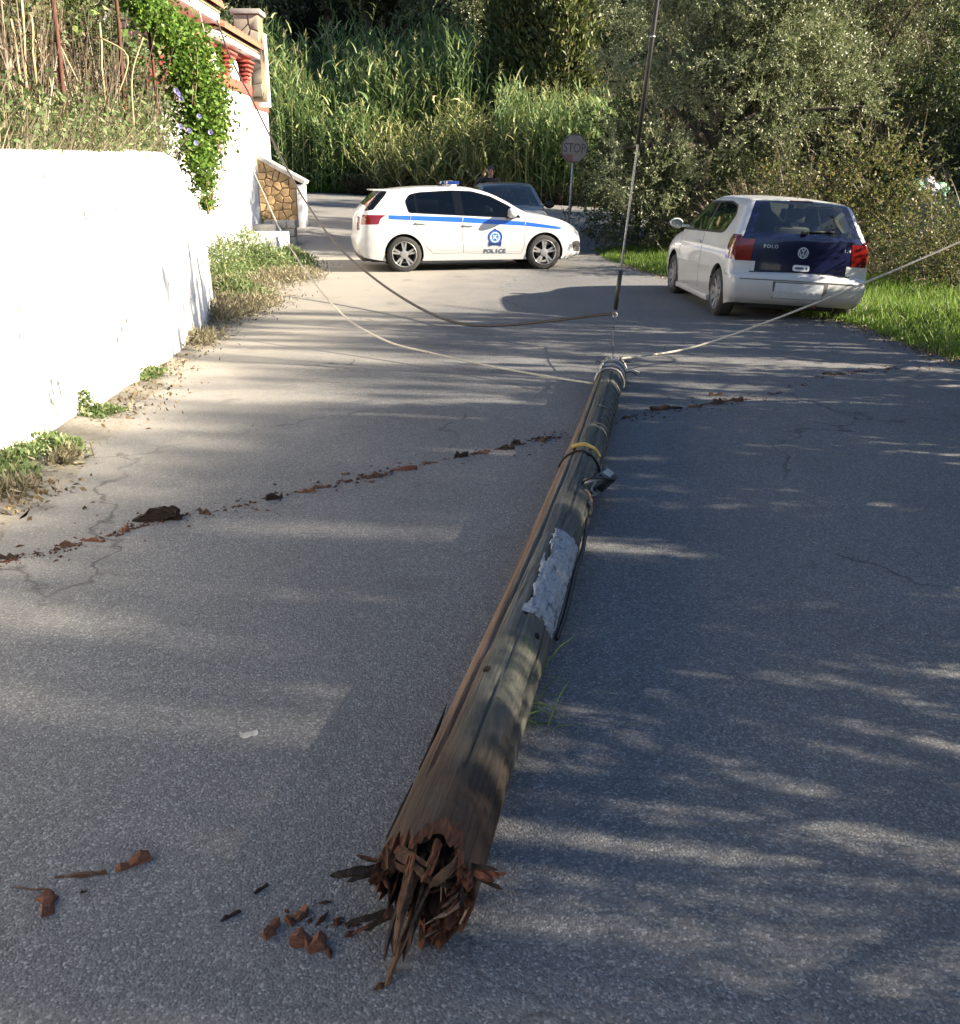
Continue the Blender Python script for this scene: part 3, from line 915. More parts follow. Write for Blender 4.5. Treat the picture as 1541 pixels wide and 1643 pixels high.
# right lobe: vine and dead twigs over a second olive
olive_tree('olive_tree', (8.7, 24.6, tz(8.7, 24.6)),
           [(0, 0, 3.6, 1.7, 1.5, 1.7, 3), (.9, .1, 4.8, 1.7, 1.5, 1.7, 2.5), (-.9, .2, 5.4, 1.6, 1.4, 1.5, 2.2), (1.3, -.2, 2.6, 1.2, 1.1, 1.2, 1.6), (0.2, .4, 6.5, 1.7, 1.4, 1.3, 1.5)],
           950, 'olive tree half smothered in withered creeper behind the parked white car', seed=22, n_twig=9, n_leaf=10, leaf=(0.078, 0.025), clump_r=0.15, twig=.26, shell=0.82, bias=(0, -0.7, 0.3), lumps=32, lump_r=1.4)
shrub('withered_creeper', (8.2, 23.0, tz(8.2, 23.0)), [(0, 0, 3.0, 1.4, .7, 1.5, 2.2), (.8, .2, 4.3, 1.3, .7, 1.3, 2), (-.9, .1, 2.0, 1.1, .7, 1.2, 1.4), (1.5, .1, 2.2, .9, .7, 1.2, 1.2)], 260,
      'mass of brown withered creeper and bare twigs hanging over the olive', 'brown_leaf', 42, n_twig=8, n_leaf=5, leaf=(.055, .03), twig=.5, twigs=.9, cat='creeper', droop=.5)
shrub('bramble_bush', (6.0, 17.2, tz(6.0, 17.2)), [(-.5, 0, .9, 1.0, .8, .95, 2), (.7, .1, 1.2, 1.0, .8, 1.1, 2.4), (1.2, -.4, .7, .8, .7, .75, 1.4)], 230,
      'bramble bush with yellow and brown leaves behind the parked white car', 'bramble', 43, leaf=(.06, .036), twigs=.5)
shrub('bramble_bush', (5.6, 19.6, tz(5.6, 19.6)), [(0, 0, .7, .8, .6, .7, 2)], 60,
      'sparse brown bramble behind the wing mirror of the white car', 'brown_leaf', 44, leaf=(.06, .03), twigs=.8)
shrub('evergreen_shrub', (8.0, 15.6, tz(8.0, 15.6)), [(-.5, -.2, .5, .9, .7, .6, 2), (.4, .0, .5, .9, .7, .62, 2), (1.9, .2, .6, 1.0, .8, .8, 2)], 230,
      'low dark evergreen shrub growing in front of the rubbish bags', 'olive_dark', 45, leaf=(.05, .026), twigs=.25)
shrub('evergreen_shrub', (6.9, 14.6, tz(6.9, 14.6)), [(0, 0, .4, .7, .5, .5, 2), (.9, .1, .4, .7, .5, .5, 1.6)], 110,
      'knee high yellowish shrub at the edge of the tall grass', 'bramble', 46, leaf=(.045, .026), twigs=.4)
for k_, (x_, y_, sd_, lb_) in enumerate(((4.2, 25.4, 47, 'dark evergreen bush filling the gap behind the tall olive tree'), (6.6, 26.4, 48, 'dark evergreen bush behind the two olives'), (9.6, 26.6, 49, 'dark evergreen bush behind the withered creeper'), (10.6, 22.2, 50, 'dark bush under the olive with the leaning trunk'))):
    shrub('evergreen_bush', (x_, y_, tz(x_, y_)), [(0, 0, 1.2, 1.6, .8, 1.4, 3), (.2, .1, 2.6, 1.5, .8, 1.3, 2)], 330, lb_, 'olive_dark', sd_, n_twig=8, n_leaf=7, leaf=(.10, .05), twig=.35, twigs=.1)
# olive with a dark leaning trunk on the right edge
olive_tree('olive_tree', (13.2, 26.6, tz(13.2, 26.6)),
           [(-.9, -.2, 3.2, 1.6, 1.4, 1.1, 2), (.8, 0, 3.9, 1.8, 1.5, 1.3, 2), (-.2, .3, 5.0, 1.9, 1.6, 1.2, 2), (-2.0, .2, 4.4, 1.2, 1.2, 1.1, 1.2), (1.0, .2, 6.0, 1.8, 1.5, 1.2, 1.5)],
           720, 'olive tree with a leaning trunk and shade-coloured leaves above the rubbish bags', seed=23, m='olive_dark', n_twig=9, n_leaf=10, leaf=(0.08, 0.025), clump_r=0.16, twig=.28, lumps=44, bias=(0, -.5, .3), r0=0.17, lean=(0.5, 0), shell=.78, trunk_frac=.42)  # darker leaf copy: the tree's shade put into the colour
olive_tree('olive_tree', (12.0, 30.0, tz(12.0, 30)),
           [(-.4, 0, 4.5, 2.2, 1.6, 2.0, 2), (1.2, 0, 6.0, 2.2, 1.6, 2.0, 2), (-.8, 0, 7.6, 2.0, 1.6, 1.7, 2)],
           650, 'olive tree in shade-coloured leaves far right beyond the creeper', seed=24, m='olive_dark', n_twig=9, n_leaf=9, leaf=(0.10, 0.03), clump_r=0.18, twig=.3, r0=0.2, shell=.78, lumps=44, lump_r=1.3, bias=(0, -.5, .3))  # crown shade carried by the darker leaf colour

# cypresses across the crossing road
def cypress(loc, h, r, label, seed, m='cypress', n=1300):
    rs = np.random.RandomState(seed); rg = random.Random(seed)
    root = tag(empty('cypress_tree', loc), label, 'tree')
    zc = rs.uniform(0.03, 1, n) ** 0.9
    prof = np.interp(zc, [0, .08, .25, .6, .85, 1], [.35, .85, 1.0, .8, .45, .05])
    th = rs.uniform(0, 2 * np.pi, n)
    lump = 1 + 0.18 * np.sin(3 * th + zc * 17) + 0.12 * np.sin(5 * th - zc * 31)
    rad = r * prof * lump * rs.uniform(.72, 1.05, n)
    C = np.stack([np.cos(th) * rad, np.sin(th) * rad, zc * h], 1)
    O = np.stack([np.cos(th) * .45, np.sin(th) * .45, np.full(n, 1.0)], 1)
    k = 26
    ti = np.repeat(np.arange(n), k)
    P = C[ti] + rs.normal(size=(n * k, 3)) * np.array([.14, .14, .30]) * (h / 12)
    D = unit(O[ti] + rs.normal(size=(n * k, 3)) * .45)
    co, fc = leaf_arrays(P, D, rs.uniform(.18, .40, n * k), rs.uniform(.06, .13, n * k), rs, .3)
    np_mesh('crown', co, fc, MT[m], root)
    tube = tube_obj('trunk', [(0, 0, -.3), (.05, 0, h * .3), (0, 0, h * .6)], [.17, .10, .03], MT['bark'], root)
    return root
for px, Yc, h, r, lb, sd in ((838, 41.5, 12.5, 1.25, 'dark narrow cypress left of the pair across the crossing road', 51),
                         (893, 40.5, 13, 1.35, 'brownish tattered cypress right of the pair across the crossing road', 52),
                         (690, 60, 15, 1.7, 'dark conical cypress on the wooded slope above the tall reeds', 53)):
    p = A(px, 287, Yc)
    cypress((p.x, Yc, tz(p.x, Yc) - .1), h, r, lb, sd)

# wooded slope: two crowns shared by many trees
protos = []
for k, (m, bl, sd) in enumerate((('forest', [(0, 0, 3.4, 2.4, 2.2, 1.7, 3), (1.1, .2, 4.6, 1.7, 1.7, 1.4, 2), (-1.1, 0, 4.4, 1.7, 1.7, 1.4, 2)], 61), ('olive_dark', [(0, 0, 3.0, 2.2, 2.2, 1.6, 3), (.6, .2, 4.4, 1.8, 1.7, 1.5, 2), (-1.0, -.2, 3.9, 1.6, 1.6, 1.2, 2)], 62), ('olive', [(0, 0, 3.1, 2.0, 2.0, 1.6, 3), (.7, -.2, 4.2, 1.5, 1.5, 1.3, 2), (-.9, .2, 4.2, 1.5, 1.5, 1.3, 2)], 63))):
    o = olive_tree('woodland_tree', (0, 0, 0), bl, 420, 'bushy tree of the dense wood on the far slope', group='trees of the wood on the slope', m=m, seed=sd, n_twig=8, n_leaf=6, leaf=(.15, .055), twig=.36, clump_r=.22, r0=.2, lumps=34, lump_r=1.15, shell=.75, bias=(0, 0, .3))
    protos.append(o)
def copy_tree(o):
    c = o.copy(); COL.objects.link(c)
    for ch in o.children:
        d = ch.copy(); COL.objects.link(d); d.parent = c
    return c
rg = random.Random(7)
spots = []
for (px, Yc, k, s) in ((735, 46, 2, 1.15), (775, 49, 2, 1.25), (800, 46, 2, 1.0), (650, 52, 1, 1.3), (600, 50, 2, 1.2), (540, 54, 0, 1.3), (470, 54, 2, 1.3), (420, 52, 0, 1.4), (360, 50, 0, 1.3), (965, 45.5, 0, .75), (1010, 46.5, 2, .8), (1060, 45.5, 0, .8), (930, 55, 1, 1.3), (948, 43.5, 0, .7), (1150, 47, 0, .85), (990, 53, 2, 1.0), (1080, 53, 0, 1.0), (330, 50, 2, 1.4), (270, 50, 0, 1.5), (1100, 54, 1, 1.5), (1250, 54, 1, 1.6), (1400, 52, 1, 1.7), (1520, 50, 0, 1.7)):
    p = A(px, 287, Yc); spots.append((p.x, Yc, k, s))
for row, (Yc, n) in enumerate(((58, 12), (64, 13))):
    for i in range(n):
        spots.append(((-0.62 + 1.24 * (i + rg.uniform(.2, .8)) / n) * Yc, Yc + rg.uniform(-3, 3), rg.choice([0, 1, 1, 2]), rg.uniform(1.3, 1.8)))
for (x_, y_) in ((-9, -15), (-5.5, -18), (-2, -16), (1.5, -19), (5, -15), (8.5, -17), (-12, -12), (11, -11)):
    spots.append((x_, y_, (int(x_) % 3), 1.25))
for (x_, y_) in ((28, 20), (31, 26), (29, 32), (34, 30), (30, 38), (36, 22), (36, 36), (42, 28), (40, 44), (20, 48), (25, 50), (15, 50.5), (32, 47), (46, 36), (-22, 44), (-27, 48), (-18, 47), (-32, 44)):
    spots.append((x_, y_, (x_ * 7 + int(y_)) % 3, 1.4))
used = [False] * 3
for x, y, k, s in spots:
    o = protos[k] if not used[k] else copy_tree(protos[k])
    used[k] = True
    o.location = (x, y, tz(x, y) - .2)
    o.rotation_euler = (0, 0, rg.uniform(0, 6.28))
    o.scale = (s, s, s * rg.uniform(.9, 1.25))
    if y < 0:
        tag(o, 'bushy tree behind the place the picture was taken from', group='trees behind the picture point')

# litter along the ragged edge of the verge
rs = np.random.RandomState(95)
n = 2600
y = rs.uniform(7.5, 19, n); x = edge_r(y) + rs.normal(-.03, .13, n)
P = np.stack([x, y, terrain(x, y) * (x > edge_r(y)) + .016], 1)
D = unit(rs.normal(size=(n, 3)) * np.array([1, 1, .15]))
co, fc = leaf_arrays(P, D, rs.uniform(.015, .05, n), rs.uniform(.008, .025, n), rs, .2)
tag(np_mesh('edge_litter', co, fc, MT['litter']), 'dead leaves and bits along the edge of the green verge', kind='stuff')
# trees beside the lane on the right, beyond the frame: unseen, sprays set along the sun rays to shape streaky shade
def shade_cover(x, y):
    """share of the ground that lies in leaf shade"""
    right = x > 0.15
    c = np.where(y < 1.75, np.where(right, 0.90, 0.92), 0.0)
    c = np.where((y >= 1.75) & (y < 2.8), np.where(right, 0.50, 0.955), c)
    c = np.where((y >= 2.8) & (y < 6.6), np.where(right, 0.98, 0.94), c)
    c = np.where((y >= 6.6) & (y < 12.1), np.where(x > 1.6, 0.86, np.where(x > -0.9, 0.74, 0.60)), c)
    c = np.where((x > -1.7) & (x < .6) & (y > 1.9) & (y < 6.6), .985, c)
    c = np.where((x < -2.0) & (y > 4.0), c * 0.55, c)
    c = np.where((x > 4.3) & (y > 8.4), np.where(y > 10.6, .62, 0.2), c)
    c = np.where((y > 9.2) & (x < -2.2), 0.75, c)
    return c * (y < 12.2)
rs = np.random.RandomState(170)
cell = .25
gx, gy = np.meshgrid(np.arange(-2.9, 5.2, cell), np.arange(-.5, 12.3, cell))
gx, gy = gx.ravel(), gy.ravel()
lam = -np.log(1 - np.minimum(shade_cover(gx, gy), .985)) * cell * cell / .165
close_ = (gy < 2.9) & (gx > -.3)
lam = np.where(close_, lam * 2.3, lam)
k = rs.poisson(lam)
sx = np.repeat(gx, k) + rs.uniform(0, cell, k.sum()); sy = np.repeat(gy, k) + rs.uniform(0, cell, k.sum())
far_c = sx < -0.35 + .5 * np.sin(sy * 1.7)
keep_ = np.ones(len(sx), bool)
for (px_, py_, hy_) in ((806, 1078, .10), (782, 1205, .05), (905, 800, .05)):      # leaf gaps cut so sun bands reach the fallen pole
    p_ = U(px_, py_, .2)
    keep_ &= ~((np.abs(sy - (p_.y + .2 / math.tan(SUN_EL) * math.sin(SUN_AZ))) < hy_ + .05) & (np.abs(sx - (p_.x - .2 / math.tan(SUN_EL))) < .40))
sx, sy, far_c = sx[keep_], sy[keep_], far_c[keep_]
wz = np.zeros(len(sx))
nw = 34                                  # sprays added to shade the low end of the white wall
sx = np.concatenate([sx, np.full(nw, -3.15)]); sy = np.concatenate([sy, rs.normal(10.6, .65, nw)])
wz = np.concatenate([wz, np.abs(rs.normal(0, .38, nw))]); far_c = np.concatenate([far_c, np.zeros(nw, bool)])
close_c = (~far_c) & (sy < 2.9) & (sx > -2)
XT = np.where(far_c, 19.0, np.where(close_c, 4.6, 6.8)) + rs.uniform(-.45, .45, len(sx))
tz_ = wz + (XT - sx) * math.tan(SUN_EL) / math.cos(SUN_AZ); ty_ = sy - (XT - sx) * math.tan(SUN_AZ)
CL = np.stack([XT, ty_, tz_], 1)
near_n = ('roadside tree with hanging sprays behind the place the picture was taken from', 'roadside tree with hanging sprays nearest the picture point on the right', 'dense roadside tree with hanging sprays level with the middle of the fallen pole', 'roadside tree with hanging sprays level with the top of the fallen pole', 'roadside tree with hanging sprays just short of the parked white car')
far_n = tuple('added shade-softening second row ' + n_.replace('roadside ', '').replace(' with hanging sprays', '').replace('the place the picture was taken from', 'the picture point') for n_ in near_n)  # unseen trees added only to soften the shade on the left
kind_c = np.where(far_c, 1, np.where(close_c, 2, 0))
close_n = ('unseen sapling added for thin shade streaks at the road edge behind the picture point', 'unseen sapling added for thin shade streaks at the road edge right of the broken pole end')  # unseen saplings added close by to sharpen the shade streaks
for far_, x0_, sites, names_, sc_ in ((0, 6.9, (-1.9, .7, 3.3, 5.9, 8.6), near_n, 1.0), (2, 4.6, (-.2, 1.6), close_n, .44), (1, 19.0, (-3.8, -1.0, 1.6, 4.2, 7.0), far_n, .9)):
    sel = CL[kind_c == far_]
    own_ = np.abs(sel[:, 1][:, None] - np.array(sites)[None, :]).argmin(1)
    for q in range(len(sites)):
        C_ = sel[own_ == q]
        if len(C_) < 3: continue
        ctr = np.array([x0_, sites[q], 0])
        root = tag(empty('shade_tree', tuple(ctr)), names_[q], 'tree')
        n_ = len(C_); per = (200, 150, 260)[far_]
        ti = np.repeat(np.arange(n_), per)
        sg_y = rs.uniform(.022, .06, n_) * sc_; sg_z = rs.uniform(.08, .24, n_) * (1.5 if far_ == 2 else 1)
        P = C_[ti] - ctr + rs.normal(size=(n_ * per, 3)) * np.stack([sg_y[ti] * 1.3, sg_y[ti], sg_z[ti]], 1)
        D = unit(rs.normal(size=P.shape) * .7 + np.array([[0, 0, -1.]]))
        co, fc = leaf_arrays(P, D, rs.uniform(.05, .11, len(P)) * sc_, rs.uniform(.02, .04, len(P)) * sc_, rs)
        np_mesh('crown', co, fc, MT['olive_dark'], root)
        tg = [tuple(Vector(C_[i_]) - Vector(ctr)) for i_ in rs.choice(n_, min(n_, 14), replace=False)]
        limbs('trunk', (0, 0, 0), tg, .10, MT['bark'], root, random.Random(q), trunk_frac=.3)

# ---------------------------------------------------------------- reeds
def reeds(name, area, n, h0, h1, label, m, seed, n_leaf=15, blade=(.62, .05), lean=.12, plume=0.0, droop=.28):
    """area: function rs,n -> x,y"""
    rs = np.random.RandomState(seed)
    x, y = area(rs, n)
    z = terrain(x, y)
    h = rs.uniform(h0, h1, n) * (0.85 + 0.2 * np.sin(x * 1.3 + y * .7) * np.cos(x * .45))
    ld = np.stack([rs.normal(0, lean, n), rs.normal(-lean * .4, lean, n), np.ones(n)], 1)
    ld = unit(ld)
    B = np.stack([x, y, z - .05], 1)
    co1, f1 = blade_arrays(B, ld, h, np.full(n, .035), np.full(n, .03), rs, 3)
    ti = np.repeat(np.arange(n), n_leaf)
    f_ = np.tile(np.linspace(.10, 1.0, n_leaf), n) + rs.uniform(-.03, .03, n * n_leaf)
    P = B[ti] + ld[ti] * (h[ti] * f_)[:, None] + np.array([[0, 0, -1.]]) * (h[ti] * f_ ** 2 * .02)[:, None]
    az = rs.uniform(0, 2 * np.pi, n * n_leaf)
    el = rs.uniform(.35, 1.0, n * n_leaf) + .35 * f_
    D = np.stack([np.cos(az) * np.cos(el), np.sin(az) * np.cos(el), np.sin(el)], 1)
    sz = 1.0 - .35 * f_
    co2, f2 = blade_arrays(P, unit(D), blade[0] * sz * rs.uniform(.7, 1.3, n * n_leaf), blade[1] * rs.uniform(.7, 1.2, n * n_leaf), droop * rs.uniform(.5, 1.8, n * n_leaf), rs, 3)
    parts = [(co1, f1), (co2, f2)]
    co, fc = merge(parts)
    o = np_mesh(name, co, fc, MT[m])
    tag(o, label, kind='stuff')
    if plume > 0:
        k = int(n * plume)
        tp = B[:k] + ld[:k] * h[:k, None]
        q = 26
        qi = np.repeat(np.arange(k), q)
        PP = tp[qi] + np.array([[0, 0, 1.]]) * rs.uniform(0, .5, k * q)[:, None]
        DD = unit(rs.normal(size=(k * q, 3)) * .5 + np.array([[.3, 0, .9]]))
        c3, f3 = leaf_arrays(PP, DD, rs.uniform(.12, .25, k * q), np.full(k * q, .018), rs)
        pl_ = np_mesh('reed_plumes', c3, f3, MT['reed_gold'])
        tag(pl_, 'feathery plumes on top of the ' + ('tall' if h1 > 5 else 'lower') + ' reeds', kind='stuff')
    return o
def strip(px0, px1, y0, y1):
    def fn(rs, n):
        Yc = rs.uniform(y0, y1, n)
        px = rs.uniform(px0, px1, n)
        x = (px - PW / 2) / FPX * (Yc * CP + .3)
        fe = far_edge(x)
        Yc = np.maximum(Yc, fe + .5 + rs.uniform(0, .6, n))
        return x, Yc
    return fn
reeds('tall_reeds', strip(395, 770, 39.3, 43.5), 900, 3.9, 5.3, 'dense stand of tall green reeds across the crossing road', 'reed', 81, 17, (.75, .06), .10, .10)
reeds('tall_reeds', strip(340, 560, 40.5, 44.5), 330, 4.6, 6.0, 'tallest reeds rising behind the house on the left', 'reed', 82, 16, (.8, .065), .12, .08)
reeds('roadside_reeds', strip(450, 600, 38.0, 39.4), 240, 2.6, 4.2, 'lower green reeds along the far verge left of the police car', 'reed', 83, 15, (.6, .05), .10, .0)
reeds('golden_reeds', strip(615, 840, 35.5, 40.0), 520, 1.6, 3.4, 'yellowing reeds arching over behind the police car', 'reed_gold', 84, 15, (.7, .05), .42, .0, .5)
reeds('roadside_reeds', strip(800, 1010, 34.3, 38.5), 480, 2.8, 4.0, 'green reeds standing behind the stop sign', 'reed', 85, 15, (.65, .055), .10, .06)
reeds('dry_reeds', strip(540, 980, 34.3, 36.5), 420, .3, 1.1, 'dry reed litter along the foot of the reeds', 'brown_leaf', 86, 8, (.5, .03), .5, 0, .4)
reeds('roadside_grass', strip(440, 620, 38.0, 38.6), 260, .15, .4, 'strip of green grass at the foot of the reeds', 'grass', 87, 6, (.3, .03), .3, 0, .4)

# ---------------------------------------------------------------- grass verge on the right
def grass(name, pts_fn, n, h0, h1, m, label, seed, w=.011, droop=.28, lean=.35, k=3):
    rs = np.random.RandomState(seed)
    x, y, hs = pts_fn(rs, n)
    z = terrain(x, y)
    n = len(x)
    P = np.stack([x, y, z - .02], 1)
    patch = .75 + .45 * (np.sin(x * 2.1 + 1) * np.cos(y * 1.7) * .5 + .5)
    h = rs.uniform(h0, h1, n) * patch * hs
    D = unit(np.stack([rs.normal(0, lean, n), rs.normal(0, lean, n), np.ones(n)], 1))
    co, fc = blade_arrays(P, D, h, np.full(n, w) * rs.uniform(.7, 1.4, n), droop * rs.uniform(.3, 1.6, n), rs, k)
    return tag(np_mesh(name, co, fc, MT[m]), label, kind='stuff')
def verge_pts(rs, n):
    y = rs.uniform(6.5, 22.3, n)
    d = rs.uniform(0, 1, n) ** .8 * np.where(y < 16, 5.2, 3.2)
    e = edge_r(y) + .05 * np.sin(y * 2.3 + 2) - .05
    hs = np.interp(d, [0, .15, .7, 2.5, 6], [.35, .6, .95, 1.2, 1.1])
    x = e + d
    keep = ~((x > 2.75) & (x < 4.7) & (y > 11.9) & (y < 15.4))        # under the parked car
    return x[keep], y[keep], hs[keep]
grass('verge_grass', verge_pts, 80000, .14, .30, 'grass', 'lush green grass on the right hand verge around the parked car', 91)
grass('dead_grass', verge_pts, 9000, .12, .26, 'straw', 'dead straw coloured blades among the green verge grass', 94)
def under_pts(rs, n):
    y = rs.uniform(11.5, 15.3, n); x = rs.uniform(3.9, 4.9, n)
    return x, y, np.full(n, .6)
grass('verge_grass', under_pts, 3500, .1, .22, 'grass', 'short grass crushed under the right wheels of the white car', 92)
def scrub_pts(rs, n):
    y = rs.uniform(15, 25, n); x = rs.uniform(8.5, 14, n)
    return x, y, np.full(n, 1.)
grass('dry_grass', scrub_pts, 9000, .2, .5, 'straw', 'dry grass on the rising ground behind the rubbish bags', 93, .014)

# ---------------------------------------------------------------- growth on the bank above the white wall
def bank_z(x, y):
    xb = np.interp(y, [b for a, b in base], [a for a, b in base]) - 0.3
    d = np.maximum(xb - x, 0)
    top = np.array([wall_top(v_) - .06 for v_ in np.atleast_1d(np.minimum(y, 11.9))])
    return top + .30 * d * (1 - np.exp(-d))
def bank_xy(rs, n, d0, d1, y0, y1):
    y = rs.uniform(y0, y1, n)
    d = rs.uniform(d0, d1, n)
    x = np.interp(y, [b for a, b in base], [a for a, b in base]) - d
    return x, y, bank_z(x, y)
rs = np.random.RandomState(101)
n = 2600
x, y, z = bank_xy(rs, n, .2, 1.8, 4.4, 11.2)
D = unit(np.stack([rs.normal(0, .22, n), rs.normal(0, .22, n), np.ones(n)], 1))
co, fc = blade_arrays(np.stack([x, y, z - .03], 1), D, rs.uniform(.5, 1.5, n), np.full(n, .009), rs.uniform(0, .18, n), rs, 3)
tag(np_mesh('dry_stems', co, fc, MT['twig']), 'tangle of dry brown stems standing on the bank above the white wall', kind='stuff')
n = 9000
x, y, z = bank_xy(rs, n, .1, 1.3, 4.4, 11.0)
D = unit(np.stack([rs.normal(.15, .4, n), rs.normal(0, .4, n), np.ones(n)], 1))
co, fc = blade_arrays(np.stack([x, y, z - .03], 1), D, rs.uniform(.15, .55, n), np.full(n, .008), rs.uniform(.05, .4, n), rs, 3)
tag(np_mesh('dry_grass', co, fc, MT['straw']), 'dry grass along the top of the white wall', kind='stuff')
def bank_plants(name, n_plant, d0, d1, y0, y1, h0, h1, m, label, seed, leaf, n_leaf=60, spread=.28):
    rs = np.random.RandomState(seed)
    x, y, z = bank_xy(rs, n_plant, d0, d1, y0, y1)
    ti = np.repeat(np.arange(n_plant), n_leaf)
    h = rs.uniform(h0, h1, n_plant)
    f_ = rs.uniform(0, 1, n_plant * n_leaf)
    P = np.stack([x[ti] + rs.normal(0, spread, len(ti)) * (0.4 + .6 * f_), y[ti] + rs.normal(0, spread, len(ti)) * (.4 + .6 * f_), z[ti] + h[ti] * f_], 1)
    D = unit(rs.normal(size=P.shape) + np.array([[.4, -.1, -.1]]))
    co, fc = leaf_arrays(P, D, leaf[0] * rs.uniform(.6, 1.4, len(P)), leaf[1] * rs.uniform(.6, 1.3, len(P)), rs, .2)
    return tag(np_mesh(name, co, fc, MT[m]), label, kind='stuff')
bank_plants('bank_weeds', 260, .15, .9, 4.4, 10.8, .15, .6, 'weed', 'low green weeds growing along the top of the white wall', 102, (.055, .022), 70, .2)
bank_plants('bank_foliage', 330, 1.2, 2.6, 4.4, 11.5, .9, 2.3, 'weed', 'leafy green creepers filling the back of the bank', 103, (.07, .045), 130, .35)
bank_plants('bank_foliage', 300, 1.1, 2.3, 4.4, 11.5, 1.2, 2.3, 'ivy', 'bright green bean-like leaves at the top of the bank', 104, (.085, .065), 50, .3)
bank_plants('bank_thicket', 420, .5, 2.0, 4.4, 11.2, .4, 1.4, 'brown_leaf', 'brown withered growth among the posts on the bank', 105, (.05, .018), 150, .3)
bank_plants('bank_backdrop', 700, 1.7, 3.2, 5.0, 13.0, 1.2, 2.9, 'olive_dark', 'dark shrubs at the back of the earth bank', 106, (.13, .08), 130, .5)

for (x_, y_, sd, m_, lb) in ((-4.7, 9.2, 131, 'weed', 'leafy green shrub on the bank nearest the picture edge'), (-5.0, 11.0, 132, 'olive_dark', 'dark leafy shrub on the bank behind the posts'), (-5.1, 12.6, 133, 'weed', 'leafy shrub on the bank beside the house')):
    shrub('bank_shrub', (x_, y_, float(bank_z(np.array([x_]), np.array([y_]))[0]) - .1), [(0, 0, .9, .8, .9, .9, 2), (.1, .5, 1.5, .7, .8, .8, 2), (-.3, -.4, 1.6, .8, .9, .8, 2)], 190, lb, m_, sd, leaf=(.085, .05), twigs=.15, bias=(.5, -.3, .1))
# rusty posts and cane stakes
for (p0, p1, Yp, r_, m, nm, lb) in (
        ((108, 222), (78, -60), 7.6, .019, 'rust', 'fence_post', 'tallest rusty iron post leaning above the white wall'),
        ((197, 135), (181, -60), 9.1, .018, 'rust', 'fence_post', 'rusty iron post in the middle of the bank'),
        ((250, 150), (238, 48), 10.3, .017, 'rust', 'fence_post', 'short rusty iron post beside the vine'),
        ((41, 125), (33, -20), 7.2, .010, 'cane', 'cane_stake', 'long pale cane stake at the far left of the bank'),
        ((52, 82), (50, 25), 7.2, .010, 'cane', 'cane_stake', 'short orange cane stake next to the long one'),
        ((163, 108), (160, 36), 8.8, .010, 'cane', 'cane_stake', 'thin grey cane stake between the two rusty posts'),
        ((28, 96), (17, 30), 7.0, .009, 'cane', 'cane_stake', 'slanting thin cane stake at the picture edge')):
    a, b = A(p0[0], p0[1], Yp), A(p1[0], p1[1], Yp)
    xw = float(np.interp(a.y, [q_ for _, q_ in base], [p_ for p_, _ in base])) - .12
    if a.x > xw: a.x = xw
    zb = float(bank_z(np.array([a.x]), np.array([a.y]))[0]) - .12
    pts_ = [a, (a + b) / 2 + Vector((.008, 0, 0)), b]
    if a.z > zb + .05: pts_ = [Vector((a.x - .01, a.y, zb))] + pts_
    tag(tube_obj(nm, pts_, r_, MT[m], None, 6), lb, 'post' if nm == 'fence_post' else 'stake', 'rusty posts on the bank' if nm == 'fence_post' else 'cane stakes on the bank')
# a few long bare arching stems
bmx = bmesh.new()
rg = random.Random(17)
for (pa, pb, pc) in (((0, 130), (60, 90), (75, 75)), ((25, 210), (50, 140), (78, 85)), ((95, 200), (75, 110), (50, 50)), ((60, 225), (100, 170), (110, 150)), ((10, 220), (40, 215), (90, 225)), ((125, 130), (100, 80), (95, 70)), ((190, 150), (205, 90), (160, 60)), ((215, 200), (212, 120), (230, 60)), ((0, 0), (30, 30), (42, 60))):
    Yp = rg.uniform(7.2, 7.8)
    bm_tube(bmx, spline([A(*pa, Yp), A(*pb, Yp), A(*pc, Yp)], 5), .006, 5)
o = from_bm('bare_stems', bmx, MT['cane']); tag(o, 'long bare pale stems arching across the bank', kind='stuff')

# vine at the wall's end
vine = tag(empty('morning_glory_vine', (-3.2, 10.6, 1.4)), 'bright green vine with purple flowers spilling over the end of the wall', 'vine')
rs = np.random.RandomState(111)
path = [(222, 5, 9.6, .09), (250, 22, 10.1, .12), (283, 52, 10.6, .15), (308, 88, 10.9, .18), (318, 130, 11.0, .21), (322, 175, 11.0, .21), (326, 215, 11.1, .17), (324, 255, 11.0, .13), (327, 292, 11.2, .09), (332, 325, 11.5, .055), (315, 240, 10.6, .10), (293, 110, 10.7, .15), (336, 160, 11.2, .13), (342, 205, 11.3, .10), (265, 50, 10.3, .08)]
PP, DD = [], []
for (px, py, Yv, r_) in path:
    c_ = np.array(A(px, py, Yv))
    k = int(5200 * (r_ / .3) ** 1.6) + 160
    r_ *= 1.25
    q = unit(rs.normal(size=(k, 3))) * (rs.uniform(0, 1, (k, 1)) ** .45) * r_ * np.array([[1.15, 1.5, 1.25]]) * (1 + .35 * rs.normal(size=(k, 1)))
    PP.append(c_ + q); DD.append(unit(rs.normal(size=(k, 3)) * .8 + np.array([[.5, -.4, -.55]])))
P = np.concatenate(PP); D = np.concatenate(DD)
sel = rs.choice(len(P), min(15500, len(P)), replace=False)
P, D = P[sel], D[sel]
co, fc = leaf_arrays(P, D, rs.uniform(.03, .07, len(P)), rs.uniform(.024, .055, len(P)), rs, .18)
adopt(np_mesh('leaves', co, fc, MT['ivy']), vine)
bm = bmesh.new()
for k in range(26):
    i = rg.randrange(2, 9)
    a = A(path[i][0] + rg.uniform(-25, 25), path[i][1] - 20, path[i][2]); 
    pts_ = [a, a + Vector((rg.uniform(-.1, .15), 0, -.35)), a + Vector((rg.uniform(-.1, .2), -.05, -.8))]
    bm_tube(bm, spline(pts_, 3), .005, 4)
